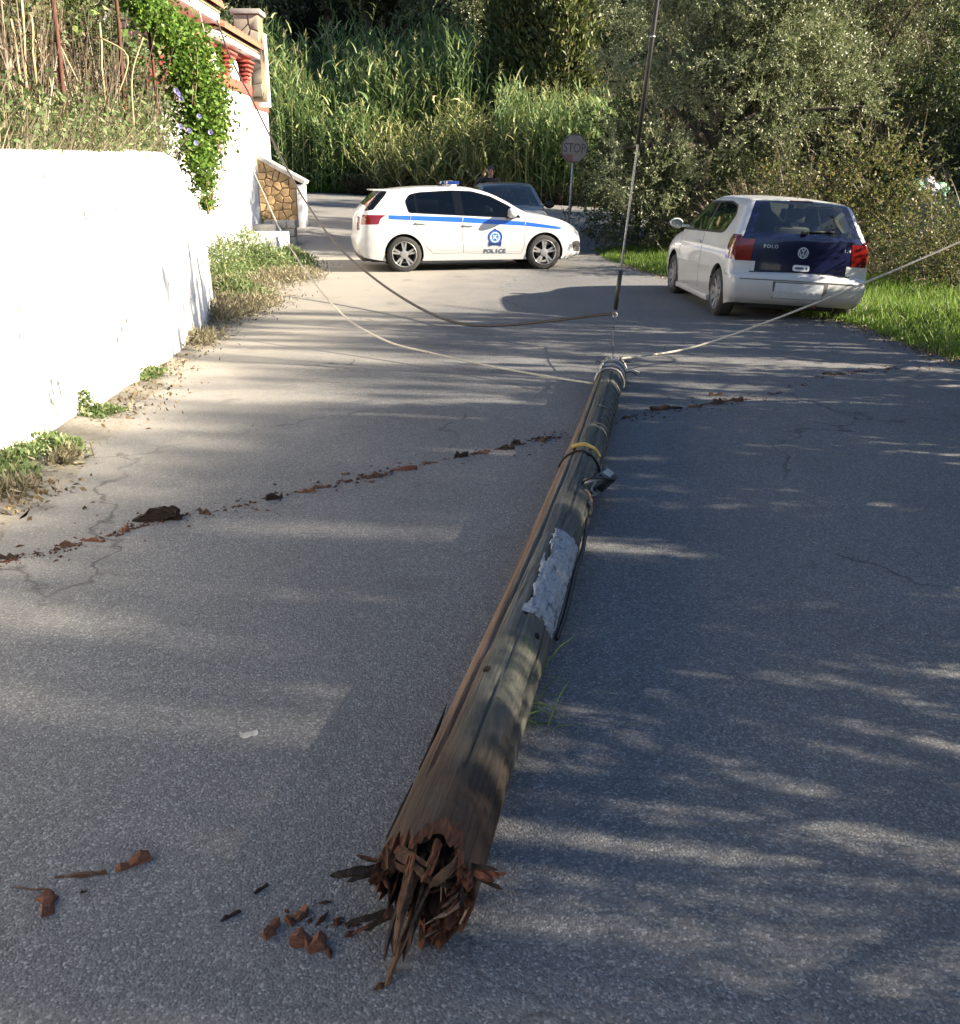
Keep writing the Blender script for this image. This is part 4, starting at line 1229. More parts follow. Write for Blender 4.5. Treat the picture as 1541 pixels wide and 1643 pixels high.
adopt(from_bm('stems', bm, MT['dry_stem']), vine)
fl = None
for (px, py, Yv) in ((283, 145, 10.5), (287, 150, 10.55), (320, 186, 10.8), (304, 209, 10.7), (290, 202, 10.5), (315, 229, 10.7), (338, 212, 11.0), (291, 158, 10.6)):
    if fl is None:
        bm = bmesh.new()
        c_ = bm.verts.new((0, 0, -.03)); ring = [bm.verts.new((.026 * math.cos(a), .026 * math.sin(a), .006 * math.cos(5 * a))) for a in np.linspace(0, 2 * math.pi, 16)[:-1]]
        for i in range(15): bm.faces.new((c_, ring[i], ring[(i + 1) % 15]))
        fl = bpy.data.meshes.new('flower'); bm.to_mesh(fl); bm.free(); fl.materials.append(MT['flower'])
    o = link('flower', fl)
    o.location = A(px, py, Yv - .42) - vine.location
    o.rotation_euler = (R(75), rg.uniform(-.4, .4), R(20) + rg.uniform(-.5, .5))
    o.parent = vine

# weeds along the foot of the wall and by the planter
def weed_clump(name, spots_, m, label, seed, leaf, n_leaf=240, stem=True):
    rs = np.random.RandomState(seed)
    parts = []
    for (px, py, rx, h) in spots_:
        c_ = U(px, py, .02)
        n_ = int(n_leaf * rx * 4)
        P = np.stack([c_.x + rs.normal(0, rx * .55, n_), c_.y + rs.normal(0, rx * .8, n_), rs.uniform(0, 1, n_) ** 1.2 * h], 1)
        P[:, 2] *= np.exp(-((P[:, 0] - c_.x) ** 2 + (P[:, 1] - c_.y) ** 2) / (1.6 * rx) ** 2)
        P[:, 2] += terrain(P[:, 0], P[:, 1]) + .02
        D = unit(rs.normal(size=P.shape) * .8 + np.array([[.1, -.1, .7]]))
        parts.append(leaf_arrays(P, D, leaf[0] * rs.uniform(.6, 1.5, n_), leaf[1] * rs.uniform(.6, 1.4, n_), rs, .2))
    co, fc = merge(parts)
    return tag(np_mesh(name, co, fc, MT[m]), label, kind='stuff')
weed_clump('wall_weeds', [(10, 752, .08, .10), (38, 742, .08, .12), (80, 725, .10, .12), (112, 728, .09, .09), (140, 668, .06, .2), (165, 666, .10, .06), (222, 608, .08, .10), (245, 603, .10, .07), (20, 768, .12, .06)], 'weed', 'pale green weeds along the foot of the white wall', 121, (.035, .018), 1300)
weed_clump('wall_weeds', [(362, 455, .4, .75), (395, 440, .5, .8), (375, 420, .45, .9), (425, 440, .5, .5), (455, 432, .5, .35), (410, 400, .4, .6), (375, 480, .35, .3), (462, 420, .3, .3), (465, 385, .3, .25)], 'weed', 'bushy green weeds beyond the end of the white wall', 122, (.075, .022), 1300)
weed_clump('dry_weeds', [(360, 480, .4, .3), (400, 470, .45, .25), (440, 452, .5, .22), (470, 447, .4, .15), (345, 500, .35, .22), (335, 515, .3, .22), (380, 500, .4, .18), (410, 490, .3, .12), (310, 548, .25, .1), (480, 440, .3, .12), (12, 792, .10, .04), (105, 742, .08, .04)], 'straw', 'dry yellow weeds and litter beside the road edge', 123, (.08, .012), 900)
weed_clump('leaf_litter', [(350, 512, .4, .05), (385, 505, .4, .05), (330, 535, .35, .05), (300, 560, .3, .04), (270, 590, .3, .03), (240, 625, .3, .02), (205, 655, .3, .02), (60, 790, .2, .02), (20, 810, .2, .02), (430, 480, .4, .04)], 'litter', 'brown fallen leaves scattered in the dust by the wall', 124, (.035, .02), 90)
# ---------------------------------------------------------------- fallen wooden pole
t = NT('weathered_pole_wood'); v = t.coord((1, 1, 1))
g1 = t.noise(t.coord((42, 42, 2.6)), 1.0, 9, 0.72, 0.5)
g2 = t.noise(t.coord((130, 130, 9)), 1.0, 4, 0.6)
xyz = t.sep(v)
c = t.ramp(g1, [(0.25, (0.036, 0.036, 0.031)), (0.5, (0.095, 0.094, 0.082)), (0.75, (0.22, 0.212, 0.182))])
mot = t.noise(t.coord((5, 5, 0.9)), 1.0, 5, 0.6)
c = t.mix(t.ramp(mot, [(0.45, 0), (0.65, 0.6)]), c, (0.115, 0.118, 0.085))
brown = t.ramp(g1, [(0.25, (0.07, 0.042, 0.028)), (0.55, (0.17, 0.108, 0.074)), (0.8, (0.28, 0.19, 0.135))])
side = t.math('ADD', t.math('MULTIPLY', xyz[0], -9.0), t.math('MULTIPLY', mot, 0.9))
c = t.mix(t.ramp(side, [(0.55, 0), (0.95, 1)]), c, brown)
endz = t.math('ADD', xyz[2], t.math('MULTIPLY', mot, 0.5))
c = t.mix(t.ramp(endz, [(0.52, 0.95), (1.05, 0.0)]), c, t.mix(g1, (0.012, 0.009, 0.008), (0.08, 0.052, 0.036)))
far_ = t.ramp(t.math('MULTIPLY', xyz[2], 0.1), [(0.36, 0.0), (0.52, 0.72)])
c = t.mix(far_, c, t.mix(g1, (0.045, 0.05, 0.04), (0.13, 0.13, 0.11)))
crack = t.ramp(t.noise(t.coord((26, 26, 0.45)), 1.0, 3, 0.5), [(0.33, 0.12), (0.37, 1.0)])
c = t.mix(0.85, c, crack, 'MULTIPLY')
fine_ = t.ramp(t.noise(t.coord((95, 95, 1.0)), 1.0, 5, 0.6), [(0.34, 0.25), (0.42, 1.0)])
c = t.mix(0.7, c, fine_, 'MULTIPLY')
blot = t.noise(t.coord((14, 14, 6)), 1.0, 6, 0.7)
c = t.mix(t.ramp(blot, [(0.60, 0.0), (0.72, 0.7)]), c, (0.05, 0.045, 0.04))
t.base(c); t.set(0.85, 0, 0.25)
t.bump(t.math('ADD', t.math('MULTIPLY', g1, 0.8), t.math('ADD', t.math('MULTIPLY', g2, 0.3), crack)), 0.9, 0.012)
MT['pole'] = t.m
t = NT('rotten_heartwood'); v = t.coord()
g1 = t.noise(t.coord((60, 60, 6)), 1.0, 6, 0.7)
g = t.add('ShaderNodeNewGeometry')
c = t.ramp(g1, [(0.25, (0.03, 0.014, 0.009)), (0.55, (0.11, 0.045, 0.025)), (0.8, (0.2, 0.10, 0.06))])
c = t.mix(t.math('MULTIPLY', g.outputs['Random Per Island'], 0.7), c, (0.07, 0.038, 0.024))
t.base(c); t.set(0.9, 0, 0.2); t.bump(g1, 0.9, 0.01)
MT['heart'] = t.m
ZF, XF = (75, 75, 9), (9, 75, 75)
MT['splinter'] = fibre('brown_splinter', (0.115, 0.068, 0.044), ZF)
MT['splinter_red'] = fibre('red_splinter', (0.15, 0.062, 0.036), ZF)
MT['splinter_pale'] = fibre('pale_splinter', (0.40, 0.27, 0.17), ZF)
MT['splinter_dark'] = fibre('dark_rotten_splinter', (0.034, 0.025, 0.02), ZF)
MT['chip_splinter'] = fibre('brown_chip', (0.12, 0.07, 0.046), XF)
MT['chip_splinter_red'] = fibre('red_chip', (0.17, 0.075, 0.045), XF)
MT['chip_splinter_dark'] = fibre('dark_chip', (0.04, 0.028, 0.022), XF)
MT['rope'] = simple('pale_rope', (0.42, 0.39, 0.33), 0.85, var=0.25, scale=60, bump=0.6)
MT['rope_dark'] = simple('weathered_rope', (0.16, 0.15, 0.13), 0.9, var=0.4, scale=60, bump=0.6)
MT['cable'] = simple('black_cable', (0.02, 0.02, 0.021), 0.5, var=0.3, scale=40, bump=0.1)
MT['cable_brown'] = simple('faded_cable', (0.05, 0.042, 0.038), 0.6, var=0.3, scale=40, bump=0.1)
MT['wire'] = simple('wire', (0.36, 0.36, 0.36), 0.5, 0.5, var=0.2)
t = NT('flaky_white_coating'); v = t.coord()
n1 = t.noise(t.coord((1, 1, .6)), 55, 6, 0.7)
t.base(t.mix(t.ramp(t.noise(t.coord((30, 30, 12)), 1.0, 5, 0.7), [(0.34, 0.85), (0.46, 0.0)]), t.ramp(n1, [(0.28, (0.14, 0.14, 0.145)), (0.45, (0.36, 0.37, 0.38)), (0.75, (0.56, 0.575, 0.585))]), (0.07, 0.068, 0.062))); t.set(0.9)
t.bump(n1, 1.0, 0.02)
MT['coating'] = t.m

RN, RF = 0.117, 0.098
nb = U(678, 1432, 0.13)
fb = U(984, 592, 0.10)
pole = tag(empty('fallen_pole'), 'broken wooden utility pole lying along the lane with a splintered rotten end', 'utility pole')
axis = (fb - nb); PL = axis.length; ax = axis.normalized()
zx = Vector((0, 0, 1)) - ax * ax.z; zx.normalize()         # local +Y: up
xx = zx.cross(ax).normalized()                             # local X: to the right looking along
if xx.x < 0: xx = -xx
PM = Matrix(((xx.x, zx.x, ax.x, nb.x), (xx.y, zx.y, ax.y, nb.y), (xx.z, zx.z, ax.z, nb.z), (0, 0, 0, 1)))
pole.matrix_world = PM
def prad(z): return RN + (RF - RN) * min(max(z / PL, 0), 1)
def psurf(ang, z, off=0.0):
    """local point on the pole: ang from +X (right) towards +Y (up)"""
    r = prad(z) * (1 + 0.055 * mnoise.noise((math.cos(ang) * 1.2, math.sin(ang) * 1.2, z * 0.8)) + 0.03 * mnoise.noise((math.cos(ang) * 4, math.sin(ang) * 4, z * 1.5)) + .010 * mnoise.noise((math.cos(ang) * 14, math.sin(ang) * 14, z * 2.5))) + off
    bend = 0.02 * math.sin(z / PL * 3.1)
    return Vector((math.cos(ang) * r + bend, math.sin(ang) * r, z))
bm = bmesh.new()
NA = 112
rgp = random.Random(3)
jag = [rgp.uniform(-1, 1) for _ in range(NA)]
def end_z(ang):
    k = int(round(ang / (2 * math.pi) * NA)) % NA
    c_, s_ = math.cos(ang), math.sin(ang)
    def bmp(a0, w): 
        d_ = abs((ang - a0 + math.pi) % (2 * math.pi) - math.pi)
        return max(0, 1 - (d_ / w) ** 2)
    z = .015 + .10 * bmp(1.25, .55) + .05 * bmp(2.2, .5) - .045 * bmp(-.9, .8) - .03 * bmp(2.9, .35) + .05 * bmp(-2.2, .5)
    z += .030 * mnoise.noise((c_ * 5, s_ * 5, 5)) + .026 * mnoise.noise((c_ * 14, s_ * 14, 2)) + .008 * jag[k]
    return z
rings = []
zs_ = [0.0, 0.03, 0.07, 0.12, 0.18, 0.25, 0.33, 0.43] + list(np.arange(0.56, PL, 0.14)) + [PL]
for i, z in enumerate(zs_):
    ring = []
    for k in range(NA):
        a = 2 * math.pi * k / NA
        ez = end_z(a)
        zz = ez + (0.43 - ez) * z / 0.43 if z < 0.43 else z
        # drying checks: narrow deep grooves
        off = 0
        for ca, w in ((1.25, .045), (2.0, .04), (.35, .05)):
            dd = abs(((a - ca - 0.12 * math.sin(z * 1.1 + ca) + math.pi) % (2 * math.pi)) - math.pi)
            if dd < 0.06 and z > 0.3: off -= 0.008
        ring.append(bm.verts.new(psurf(a, zz, off)))
    rings.append(ring)
for a, b in zip(rings, rings[1:]):
    for k in range(NA):
        bm.faces.new((a[k], b[k], b[(k + 1) % NA], a[(k + 1) % NA])).smooth = True
# frayed thickness of the rim and the hollow
prev = rings[0]
NR = 15
for q_ in range(1, NR):
    s = 1 - q_ / NR
    ring = []
    for k in range(NA):
        a = 2 * math.pi * k / NA
        x_, y_ = math.cos(a) * RN * s, math.sin(a) * RN * s
        dh = math.hypot((x_ - .012) / .060, (y_ - .030) / .075)
        dh2 = math.hypot((x_ + .062) / .040, (y_ + .025) / .060)
        hol = .30 * max(0, 1 - dh ** 2) + .22 * max(0, 1 - dh2 ** 2)
        lip = -.035 * max(0, 1 - math.hypot((x_ - .045) / .05, (y_ + .06) / .045))      # the sound lower edge stands proud
        zz = .5 * end_z(a) * s + .012 + hol + lip + .030 * mnoise.noise((x_ * 55, y_ * 55, 1)) + .022 * mnoise.noise((x_ * 140, y_ * 140, 4)) + rgp.uniform(-.006, .006)
        ring.append(bm.verts.new((x_ + rgp.uniform(-.002, .002), y_ + rgp.uniform(-.002, .002), zz)))
    for k in range(NA):
        f_ = bm.faces.new((prev[k], prev[(k + 1) % NA], ring[(k + 1) % NA], ring[k])); f_.material_index = 1
    prev = ring
bm.faces.new(list(reversed(prev))).material_index = 1
bm.faces.new(rings[-1])
bmesh.ops.recalc_face_normals(bm, faces=bm.faces[:])
shaft = from_bm('shaft', bm, [MT['pole'], MT['heart']], pole)
# splinters at the broken end
def splinter(p0, d, L, w, th, m, curl=0.0, name='splinter', parent=pole, rng=rgp, segs=4, side=None):
    bm = bmesh.new()
    p = Vector(p0); d = Vector(d).normalized()
    s = (side or d.orthogonal()).normalized(); s = (s - d * s.dot(d)).normalized()
    n_ = d.cross(s)
    prev = None
    for i in range(segs + 1):
        f_ = i / segs
        ww = w * (1 - .25 * f_) * (1 + rng.uniform(-.22, .22)) * (1 if i < segs else .25)
        tt_ = th * (1 - .5 * f_) * (1 if i < segs else .4)
        q = [bm.verts.new(p + s * a * ww / 2 + n_ * b * tt_ / 2 + n_ * (rng.uniform(-.15, .15) * th)) for a, b in ((-1, -1), (1, -1), (1, 1), (-1, 1))]
        if prev:
            for k in range(4): bm.faces.new((prev[k], prev[(k + 1) % 4], q[(k + 1) % 4], q[k]))
        else: bm.faces.new(list(reversed(q)))
        prev = q
        p = p + d * (L / segs)
        d = (d + n_ * curl / segs + s * rng.uniform(-.08, .08)).normalized()
        n_ = d.cross(s).normalized()
    bm.faces.new(prev)
    bmesh.ops.recalc_face_normals(bm, faces=bm.faces[:])
    return from_bm(name, bm, m, parent, 35)
for k in range(120):
    a = rgp.uniform(0, 2 * math.pi); q_ = rgp.random() ** 1.1
    rr = RN * (.97 - q_ * .75)
    p0 = (math.cos(a) * rr, math.sin(a) * rr, end_z(a) * .7 + .06 + .08 * q_)
    tw = rgp.uniform(-.8, .8) * rgp.random()
    d = (math.cos(a) * rgp.uniform(-.5, .05) - math.sin(a) * tw, math.sin(a) * rgp.uniform(-.5, .05) + math.cos(a) * tw - .2, -1)
    pale = math.cos(a + .9) > .6
    m = MT[rgp.choice(['splinter', 'splinter_red', 'splinter_pale', 'splinter'] if pale else ['splinter', 'splinter', 'splinter_red', 'splinter_red', 'splinter_dark', 'splinter_dark', 'splinter_dark'])]
    wide = rgp.random() ** 2
    splinter(p0, d, rgp.uniform(.05, .13), .004 + .024 * wide, .002 + .006 * wide, m, rgp.uniform(-.9, .9), segs=5, side=Vector((-math.sin(a), math.cos(a), 0)) if wide > .2 else None)
# big hand-placed shards: the hanging strands and the side slivers
big = [((-.02, .03, .05), (-.14, -.42, -1), .27, .060, .016, 'splinter', -.2), ((-.01, -.02, .03), (-.2, -.5, -1), .22, .046, .014, 'splinter', -.1), ((-.03, .04, .08), (-.05, -.5, -1), .20, .045, .014, 'splinter', -.1),
       ((-.09, .02, .03), (-1, .10, -.55), .13, .026, .012, 'splinter_dark', .25), ((-.10, .04, .03), (-1, .35, -.3), .06, .012, .008, 'splinter_dark', .2),
       ((.085, .035, .05), (1, .20, -.40), .12, .036, .020, 'splinter_dark', .1), ((.09, .045, .05), (1, .25, -.35), .11, .018, .010, 'splinter_red', .1),
       ((-.07, -.08, .02), (-.9, -.25, -.7), .12, .024, .012, 'splinter_dark', .1),
       ((.02, .02, .10), (.35, -.35, -1), .14, .010, .008, 'splinter_pale', .05), ((-.085, .05, .03), (.85, -.1, -.25), .15, .038, .012, 'splinter', .4), ((-.06, .085, .03), (.7, -.2, -.3), .12, .026, .010, 'splinter', .3),
       ((.075, -.05, .05), (-.25, .2, -1), .12, .040, .012, 'splinter_pale', .3), ((.05, -.08, .04), (-.3, .2, -1), .11, .040, .012, 'splinter_pale', .2), ((.09, .0, .05), (-.3, .0, -1), .12, .035, .012, 'splinter_red', .2),
       ((.03, .095, .06), (-.1, -.5, -1), .10, .030, .012, 'splinter_red', .3), ((-.03, .095, .06), (.1, -.5, -1), .10, .024, .012, 'splinter_red', .3), ((.0, .0, .12), (-.1, -.4, -1), .16, .03, .012, 'splinter', .3)]
for p0, d, L, w, th, m, cu in big:
    nb_ = 4 if w > .03 else 3
    for q_ in range(nb_):
        p1 = Vector(p0) + Vector((rgp.uniform(-1, 1), rgp.uniform(-1, 1), rgp.uniform(-1, 1))) * w * .35
        d1 = Vector(d).normalized() + Vector((rgp.uniform(-1, 1), rgp.uniform(-1, 1), rgp.uniform(-1, 1))) * .06
        mm = m if rgp.random() < .6 else rgp.choice(['splinter', 'splinter_dark', 'splinter_red'])
        splinter(p1, d1, L * rgp.uniform(.55, 1.0), w / nb_ * rgp.uniform(1.0, 2.3), th * .6, MT[mm], cu + rgp.uniform(-.15, .15), segs=7)
# thin lifted bark strips along the left flank
for (z0, L) in ((.12, .22), (.40, .30)):
    p0 = psurf(math.pi * .93, z0, .001)
    splinter(p0, (.004, .0, 1), L, .018, .006, MT['splinter_dark'], .0, 'bark_strip', pole, side=Vector((0, 1, 0)))
# knots
for (a, z) in ((1.75, .80), (.75, 1.12), (2.0, 3.35)):
    bm = bmesh.new()
    bm_lathe(bm, [(.0015, .006), (.010, .008), (.017, .004), (.021, -.006)], 10)
    o = from_bm('knot', bm, MT['splinter_dark'], pole)
    p = psurf(a, z); o.location = p
    o.rotation_euler = Vector((math.cos(a), math.sin(a), 0)).to_track_quat('Y', 'Z').to_euler()
    o.scale = (.6, .6, 1.0)
# flaky white coating patch (right shoulder, mid pole)
z0p, z1p = 1.22, 2.05
bm = bmesh.new()
nu, nv = 84, 30
g_ = []
for i in range(nu):
    row = []
    z = z0p + (z1p - z0p) * i / (nu - 1)
    for j in range(nv):
        f_ = j / (nv - 1)
        a = 0.05 + f_ * 1.42
        edge = min(f_, 1 - f_, i / nu * 3, (1 - i / nu) * 3)
        n_ = mnoise.noise((a * 9, z * 16, 1)) + .6 * mnoise.noise((a * 22, z * 36, 4))
        off = .003 + .005 * max(0, min(1, edge * 6)) + .007 * n_ * min(1, edge * 7)
        if edge + 0.22 * mnoise.noise((a * 5, z * 7, 8)) + 0.10 * mnoise.noise((a * 16, z * 22, 3)) < 0.05: off = -.02
        row.append(bm.verts.new(psurf(a, z, off)))
    g_.append(row)
for i in range(nu - 1):
    for j in range(nv - 1):
        bm.faces.new((g_[i][j], g_[i][j + 1], g_[i + 1][j + 1], g_[i + 1][j])).smooth = True
bmesh.ops.recalc_face_normals(bm, faces=bm.faces[:])
o = from_bm('white_coating', bm, MT['coating'], pole)
o['label'] = 'flaky white coating on the right shoulder of the pole'
bm = bmesh.new()
bm_tube(bm, spline([psurf(.15, 2.45, .01), psurf(-.02, 2.1, .018), psurf(.1, 1.85, .016), psurf(-.12, 1.5, .02), psurf(-.25, 1.32, .012)], 8), .009, 6)
from_bm('cable_stub', bm, MT['cable'], pole)
# bands and wire binding towards the far end
def ring_on(z, w, off, m, name, a0=0, a1=2 * math.pi, tilt=0.0, n=36):
    pts_ = [psurf(a0 + (a1 - a0) * k / n, z + tilt * math.sin(a0 + (a1 - a0) * k / n), off) for k in range(n + 1)]
    return tube_obj(name, pts_, w, m, pole, 6)
MT['ochre'] = simple('ochre_band', (0.42, 0.30, 0.08), 0.7, var=0.2)
o = ring_on(3.35, .014, .006, MT['ochre'], 'band', .5, 2.1, .03); o['label'] = 'yellow ochre half band round the middle of the pole'
ring_on(3.2, .008, .003, MT['splinter_dark'], 'band', .1, 2.9, .05)
ring_on(2.62, .012, .006, MT['splinter_pale'], 'band', -.2, .8, .08)
for k in range(16):
    z = PL - .04 - k * .035
    ring_on(z, .008 + .004 * rgp.random(), .006 + rgp.uniform(0, .01), MT['rope_dark'] if k % 3 else MT['wire'], 'binding_turn', rgp.uniform(-.6, -.2), rgp.uniform(2.4, 3.9), rgp.uniform(-.03, .03))
for k in range(13):
    z = PL - .75 - k * .14
    ring_on(z, .006, .004, MT['rope_dark'], 'binding_turn', -.5, rgp.uniform(.6, 1.5), rgp.uniform(-.05, .05))
for k in range(9):
    a = rgp.uniform(-.8, 2.6)
    p0 = psurf(a, PL - rgp.uniform(.03, .3), .012)
    d = Vector((math.cos(a), math.sin(a) * .5, rgp.uniform(-.5, 1.0)))
    tube_obj('wire_end', spline([p0, p0 + d * .06, p0 + d * .10 + Vector((rgp.uniform(-.06, .06), -.03, .03))], 3), .005, MT['wire'] if k % 2 else MT['cable'], pole, 5)
# dead-end clamp box with cable loops hanging on the right flank
cl = empty('cable_clamp'); cl.parent = pole
zc_ = 3.05
c0 = Vector((.165, .02, zc_))
bm = bmesh.new()
Mx = Matrix.Translation(c0) @ Matrix.Rotation(.25, 4, 'Y') @ Matrix.Rotation(-.5, 4, 'Z')
bm_box(bm, -.04, .04, -.03, .03, -.085, .085, 0, .012, Mx)
bm_box(bm, -.028, .028, .031, .046, -.06, .06, 0, .006, Mx)
bm_box(bm, -.045, -.016, -.034, .034, .06, .10, 0, .006, Mx)
from_bm('housing', bm, simple('dark_plastic', (.045, .048, .055), .45, var=.2), cl, 40)
bm = bmesh.new(); bm_box(bm, -.022, .022, .047, .051, -.04, .04, 0, .002, Mx); from_bm('plate', bm, MT['galv'], cl, 40)
for k in range(4):
    p0 = c0 + Vector((rgp.uniform(-.03, .03), .02, -.11))
    tube_obj('loop', spline([p0, p0 + Vector((-.02 + .03 * k, .05, -.10)), p0 + Vector((-.05, .02 + .02 * k, -.20)), p0 + Vector((-.03 - .02 * k, -.02, -.12)), psurf(.3, zc_ - .32 - .05 * k, .004)], 5), .008, MT['cable'] if k % 2 else MT['wire'], cl, 6)
# grass caught under the pole
rs = np.random.RandomState(140)
c_ = np.array(U(836, 1165, .01)); n = 60
P = c_ + rs.normal(size=(n, 3)) * np.array([.05, .07, 0]) + np.array([[0, 0, .10]]) * rs.uniform(0, 1, (n, 1))
D = unit(rs.normal(size=(n, 3)) + np.array([[.5, -.5, .6]]))
co, fc = blade_arrays(P, D, rs.uniform(.05, .2, n), np.full(n, .004), rs.uniform(.1, .6, n), rs, 3)
tag(np_mesh('grass_wisps', co, fc, MT['grass']), 'wisps of green grass caught beside the fallen pole', kind='stuff')

# ---------------------------------------------------------------- ropes and cables
def depth_line(pts_, n=8): return spline([A(*p) for p in pts_], n)
tipP = PM @ psurf(1.6, PL - .06, .01)
rl = depth_line([(300, -60, 14.6), (318, 10, 14.2), (331, 62, 13.8), (352, 135, 13.2), (375, 210, 12.6), (412, 287, 11.8), (450, 368, 10.9), (495, 440, 10.1), (550, 505, 9.4), (620, 547, 8.85), (700, 568, 8.4), (800, 590, 7.85)])
e1 = PM @ psurf(2.95, PL - .74, .012)
rl += spline([rl[-1], A(880, 604, 7.45), e1], 6)[1:]
tag(tube_obj('rope', rl, .009, MT['rope'], None, 7), 'pale rope running from the house down to the fallen pole on the left', 'rope')
e2 = PM @ psurf(1.2, PL - .12, .016)
rr_ = spline([e1 + Vector((.03, .02, .09)), PM @ psurf(2.0, PL - .22, .02), e2, A(1120, 555, 8.4), A(1300, 490, 8.35), A(1541, 388, 8.3), A(1800, 270, 8.25), A(2100, 130, 8.2)], 8)
tag(tube_obj('rope', rr_, .0095, MT['rope'], None, 7), 'pale rope stretched from the pole top off to the right across the white car', 'rope')
HK = A(987, 503, 9.3)
cb = depth_line([(335, -10, 19.5), (347, 27, 19), (370, 92, 18.3), (405, 160, 17.5), (429, 209, 16.9), (464, 277, 16.0), (493, 327, 15.3), (539, 391, 14.2), (600, 446, 12.9), (670, 492, 11.6), (735, 518, 10.6), (800, 522, 10.1), (900, 513, 9.6)]) + spline([A(900, 513, 9.6), A(945, 507, 9.45), HK], 5)[1:]
tag(tube_obj('cable', cb, .016, MT['cable_brown'], None, 8), 'dark cable sagging across the lane from the house to the hanging wire', 'cable')
# hanging overhead wire: black sleeve, bare wire, black end sleeve with hook
hw = tag(empty('hanging_wire', HK), 'overhead wire hanging down to the road with black insulating sleeves', 'wire')
HT = A(1055, 0, 9.0)
HT2 = HK + (HT - HK) * 1.9
def hwp(f_): return HK + (HT - HK) * f_
adopt(tube_obj('bare_wire', [hwp(.02), hwp(.3), hwp(.6), HT2], .010, MT['wire'], None, 6), hw)
o = adopt(tube_obj('sleeve', [hwp(.575), hwp(.9), hwp(1.3), HT2], .021, MT['cable'], None, 8), hw); o['label'] = 'long black upper sleeve'
o = adopt(tube_obj('sleeve', [hwp(.015), hwp(.08), hwp(.155)], .022, MT['cable'], None, 8), hw); o['label'] = 'short black sleeve at the lower end'
o = adopt(tube_obj('collar', [hwp(.895), hwp(.90)], .027, MT['wire'], None, 8), hw)
bm = bmesh.new()
bm_tube(bm, [HK + Vector((.022 * math.sin(a), 0, -.012 + .022 * math.cos(a))) for a in np.linspace(0, 5.6, 14)], .006, 6)
adopt(from_bm('hook', bm, MT['wire']), hw)
tag(tube_obj('thin_wire', [HK + Vector((0, 0, -.03)), (HK + tipP) / 2 + Vector((-.012, 0, 0)), tipP], .0045, MT['cable_brown'], None, 5), 'thin wire from the hanging hook down to the top of the fallen pole', 'wire')

# ---------------------------------------------------------------- wood debris
def chip(name, px, py, L, W, H, ang, m, label, group=None, seed=0, cat='wood chip'):
    rg = random.Random(seed)
    bm = bmesh.new()
    n = 5
    prev = None
    for i in range(n + 1):
        f_ = i / n - .5
        w = W * (1 - abs(f_) ** 2 * rg.uniform(0, 2.4)) * rg.uniform(.6, 1.3)
        h = H * rg.uniform(.35, 1.3)
        off = Vector((f_ * L, rg.uniform(-.15, .15) * W, 0))
        q = [bm.verts.new(off + Vector((rg.uniform(-.04, .04) * L, a * w / 2, b))) for a, b in ((-1, 0), (1, 0), (.8 * rg.uniform(.3, 1), h), (-.7 * rg.uniform(.2, 1), h * rg.uniform(.6, 1.1)))]
        if prev:
            for k in range(4): bm.faces.new((prev[k], prev[(k + 1) % 4], q[(k + 1) % 4], q[k]))
        else: bm.faces.new(list(reversed(q)))
        prev = q
    bm.faces.new(prev)
    bmesh.ops.recalc_face_normals(bm, faces=bm.faces[:])
    o = from_bm(name, bm, m, None, 25)
    p = U(px, py, 0.0); o.location = (p.x, p.y, tz(p.x, p.y) + .010)
    o.rotation_euler = (rg.uniform(-.12, .12), rg.uniform(-.1, .1), ang)
    return tag(o, label, cat, group)
chips = [
    (78, 1458, .075, .05, .018, 1.9, 'splinter_red', 'orange brown wood chip lying in the sun patch at the left', 'wood_chip'),
    (214, 1393, .085, .034, .022, .55, 'splinter_red', 'reddish split wood chip near the left edge', 'wood_chip'),
    (495, 1520, .075, .045, .026, -.1, 'splinter_red', 'largest red wood chip beside the broken pole end', 'wood_chip'),
    (478, 1478, .055, .03, .02, .8, 'splinter_red', 'jagged red chip just behind the largest one', 'wood_chip'),
    (436, 1502, .05, .024, .018, 1.1, 'splinter_red', 'small red chip left of the largest one', 'wood_chip'),
    (132, 1412, .12, .012, .010, .12, 'splinter', 'long thin brown splinter lying flat on the road at the left', 'splinter'),
    (42, 1433, .10, .007, .006, -.1, 'splinter', 'hair thin straw-like splinter at the far left', 'splinter'),
    (420, 1434, .04, .008, .008, .9, 'splinter_dark', 'short black splinter left of the pole end', 'splinter'),
    (372, 1477, .05, .009, .010, .7, 'splinter_dark', 'crooked black splinter left of the small red chip', 'splinter'),
    (400, 1184, .055, .03, .012, .3, 'block', 'flat grey stone flake alone on the road left of the pole', 'stone_flake'),
    (542, 1482, .02, .012, .006, .3, 'splinter_red', 'tiny brown fragment between chips and pole end', 'wood_chip'),
    (135, 1438, .014, .012, .006, .3, 'splinter_dark', 'tiny dark fragment beside the thin splinter', 'wood_chip'),
]
for k, (px, py, L, W, H, an, m, lb, nm) in enumerate(chips):
    chip(nm, px, py, L, W, H, an, MT.get('chip_' + m, MT[m]), lb, None, 200 + k, 'stone' if nm == 'stone_flake' else ('splinter' if nm == 'splinter' else 'wood chip'))
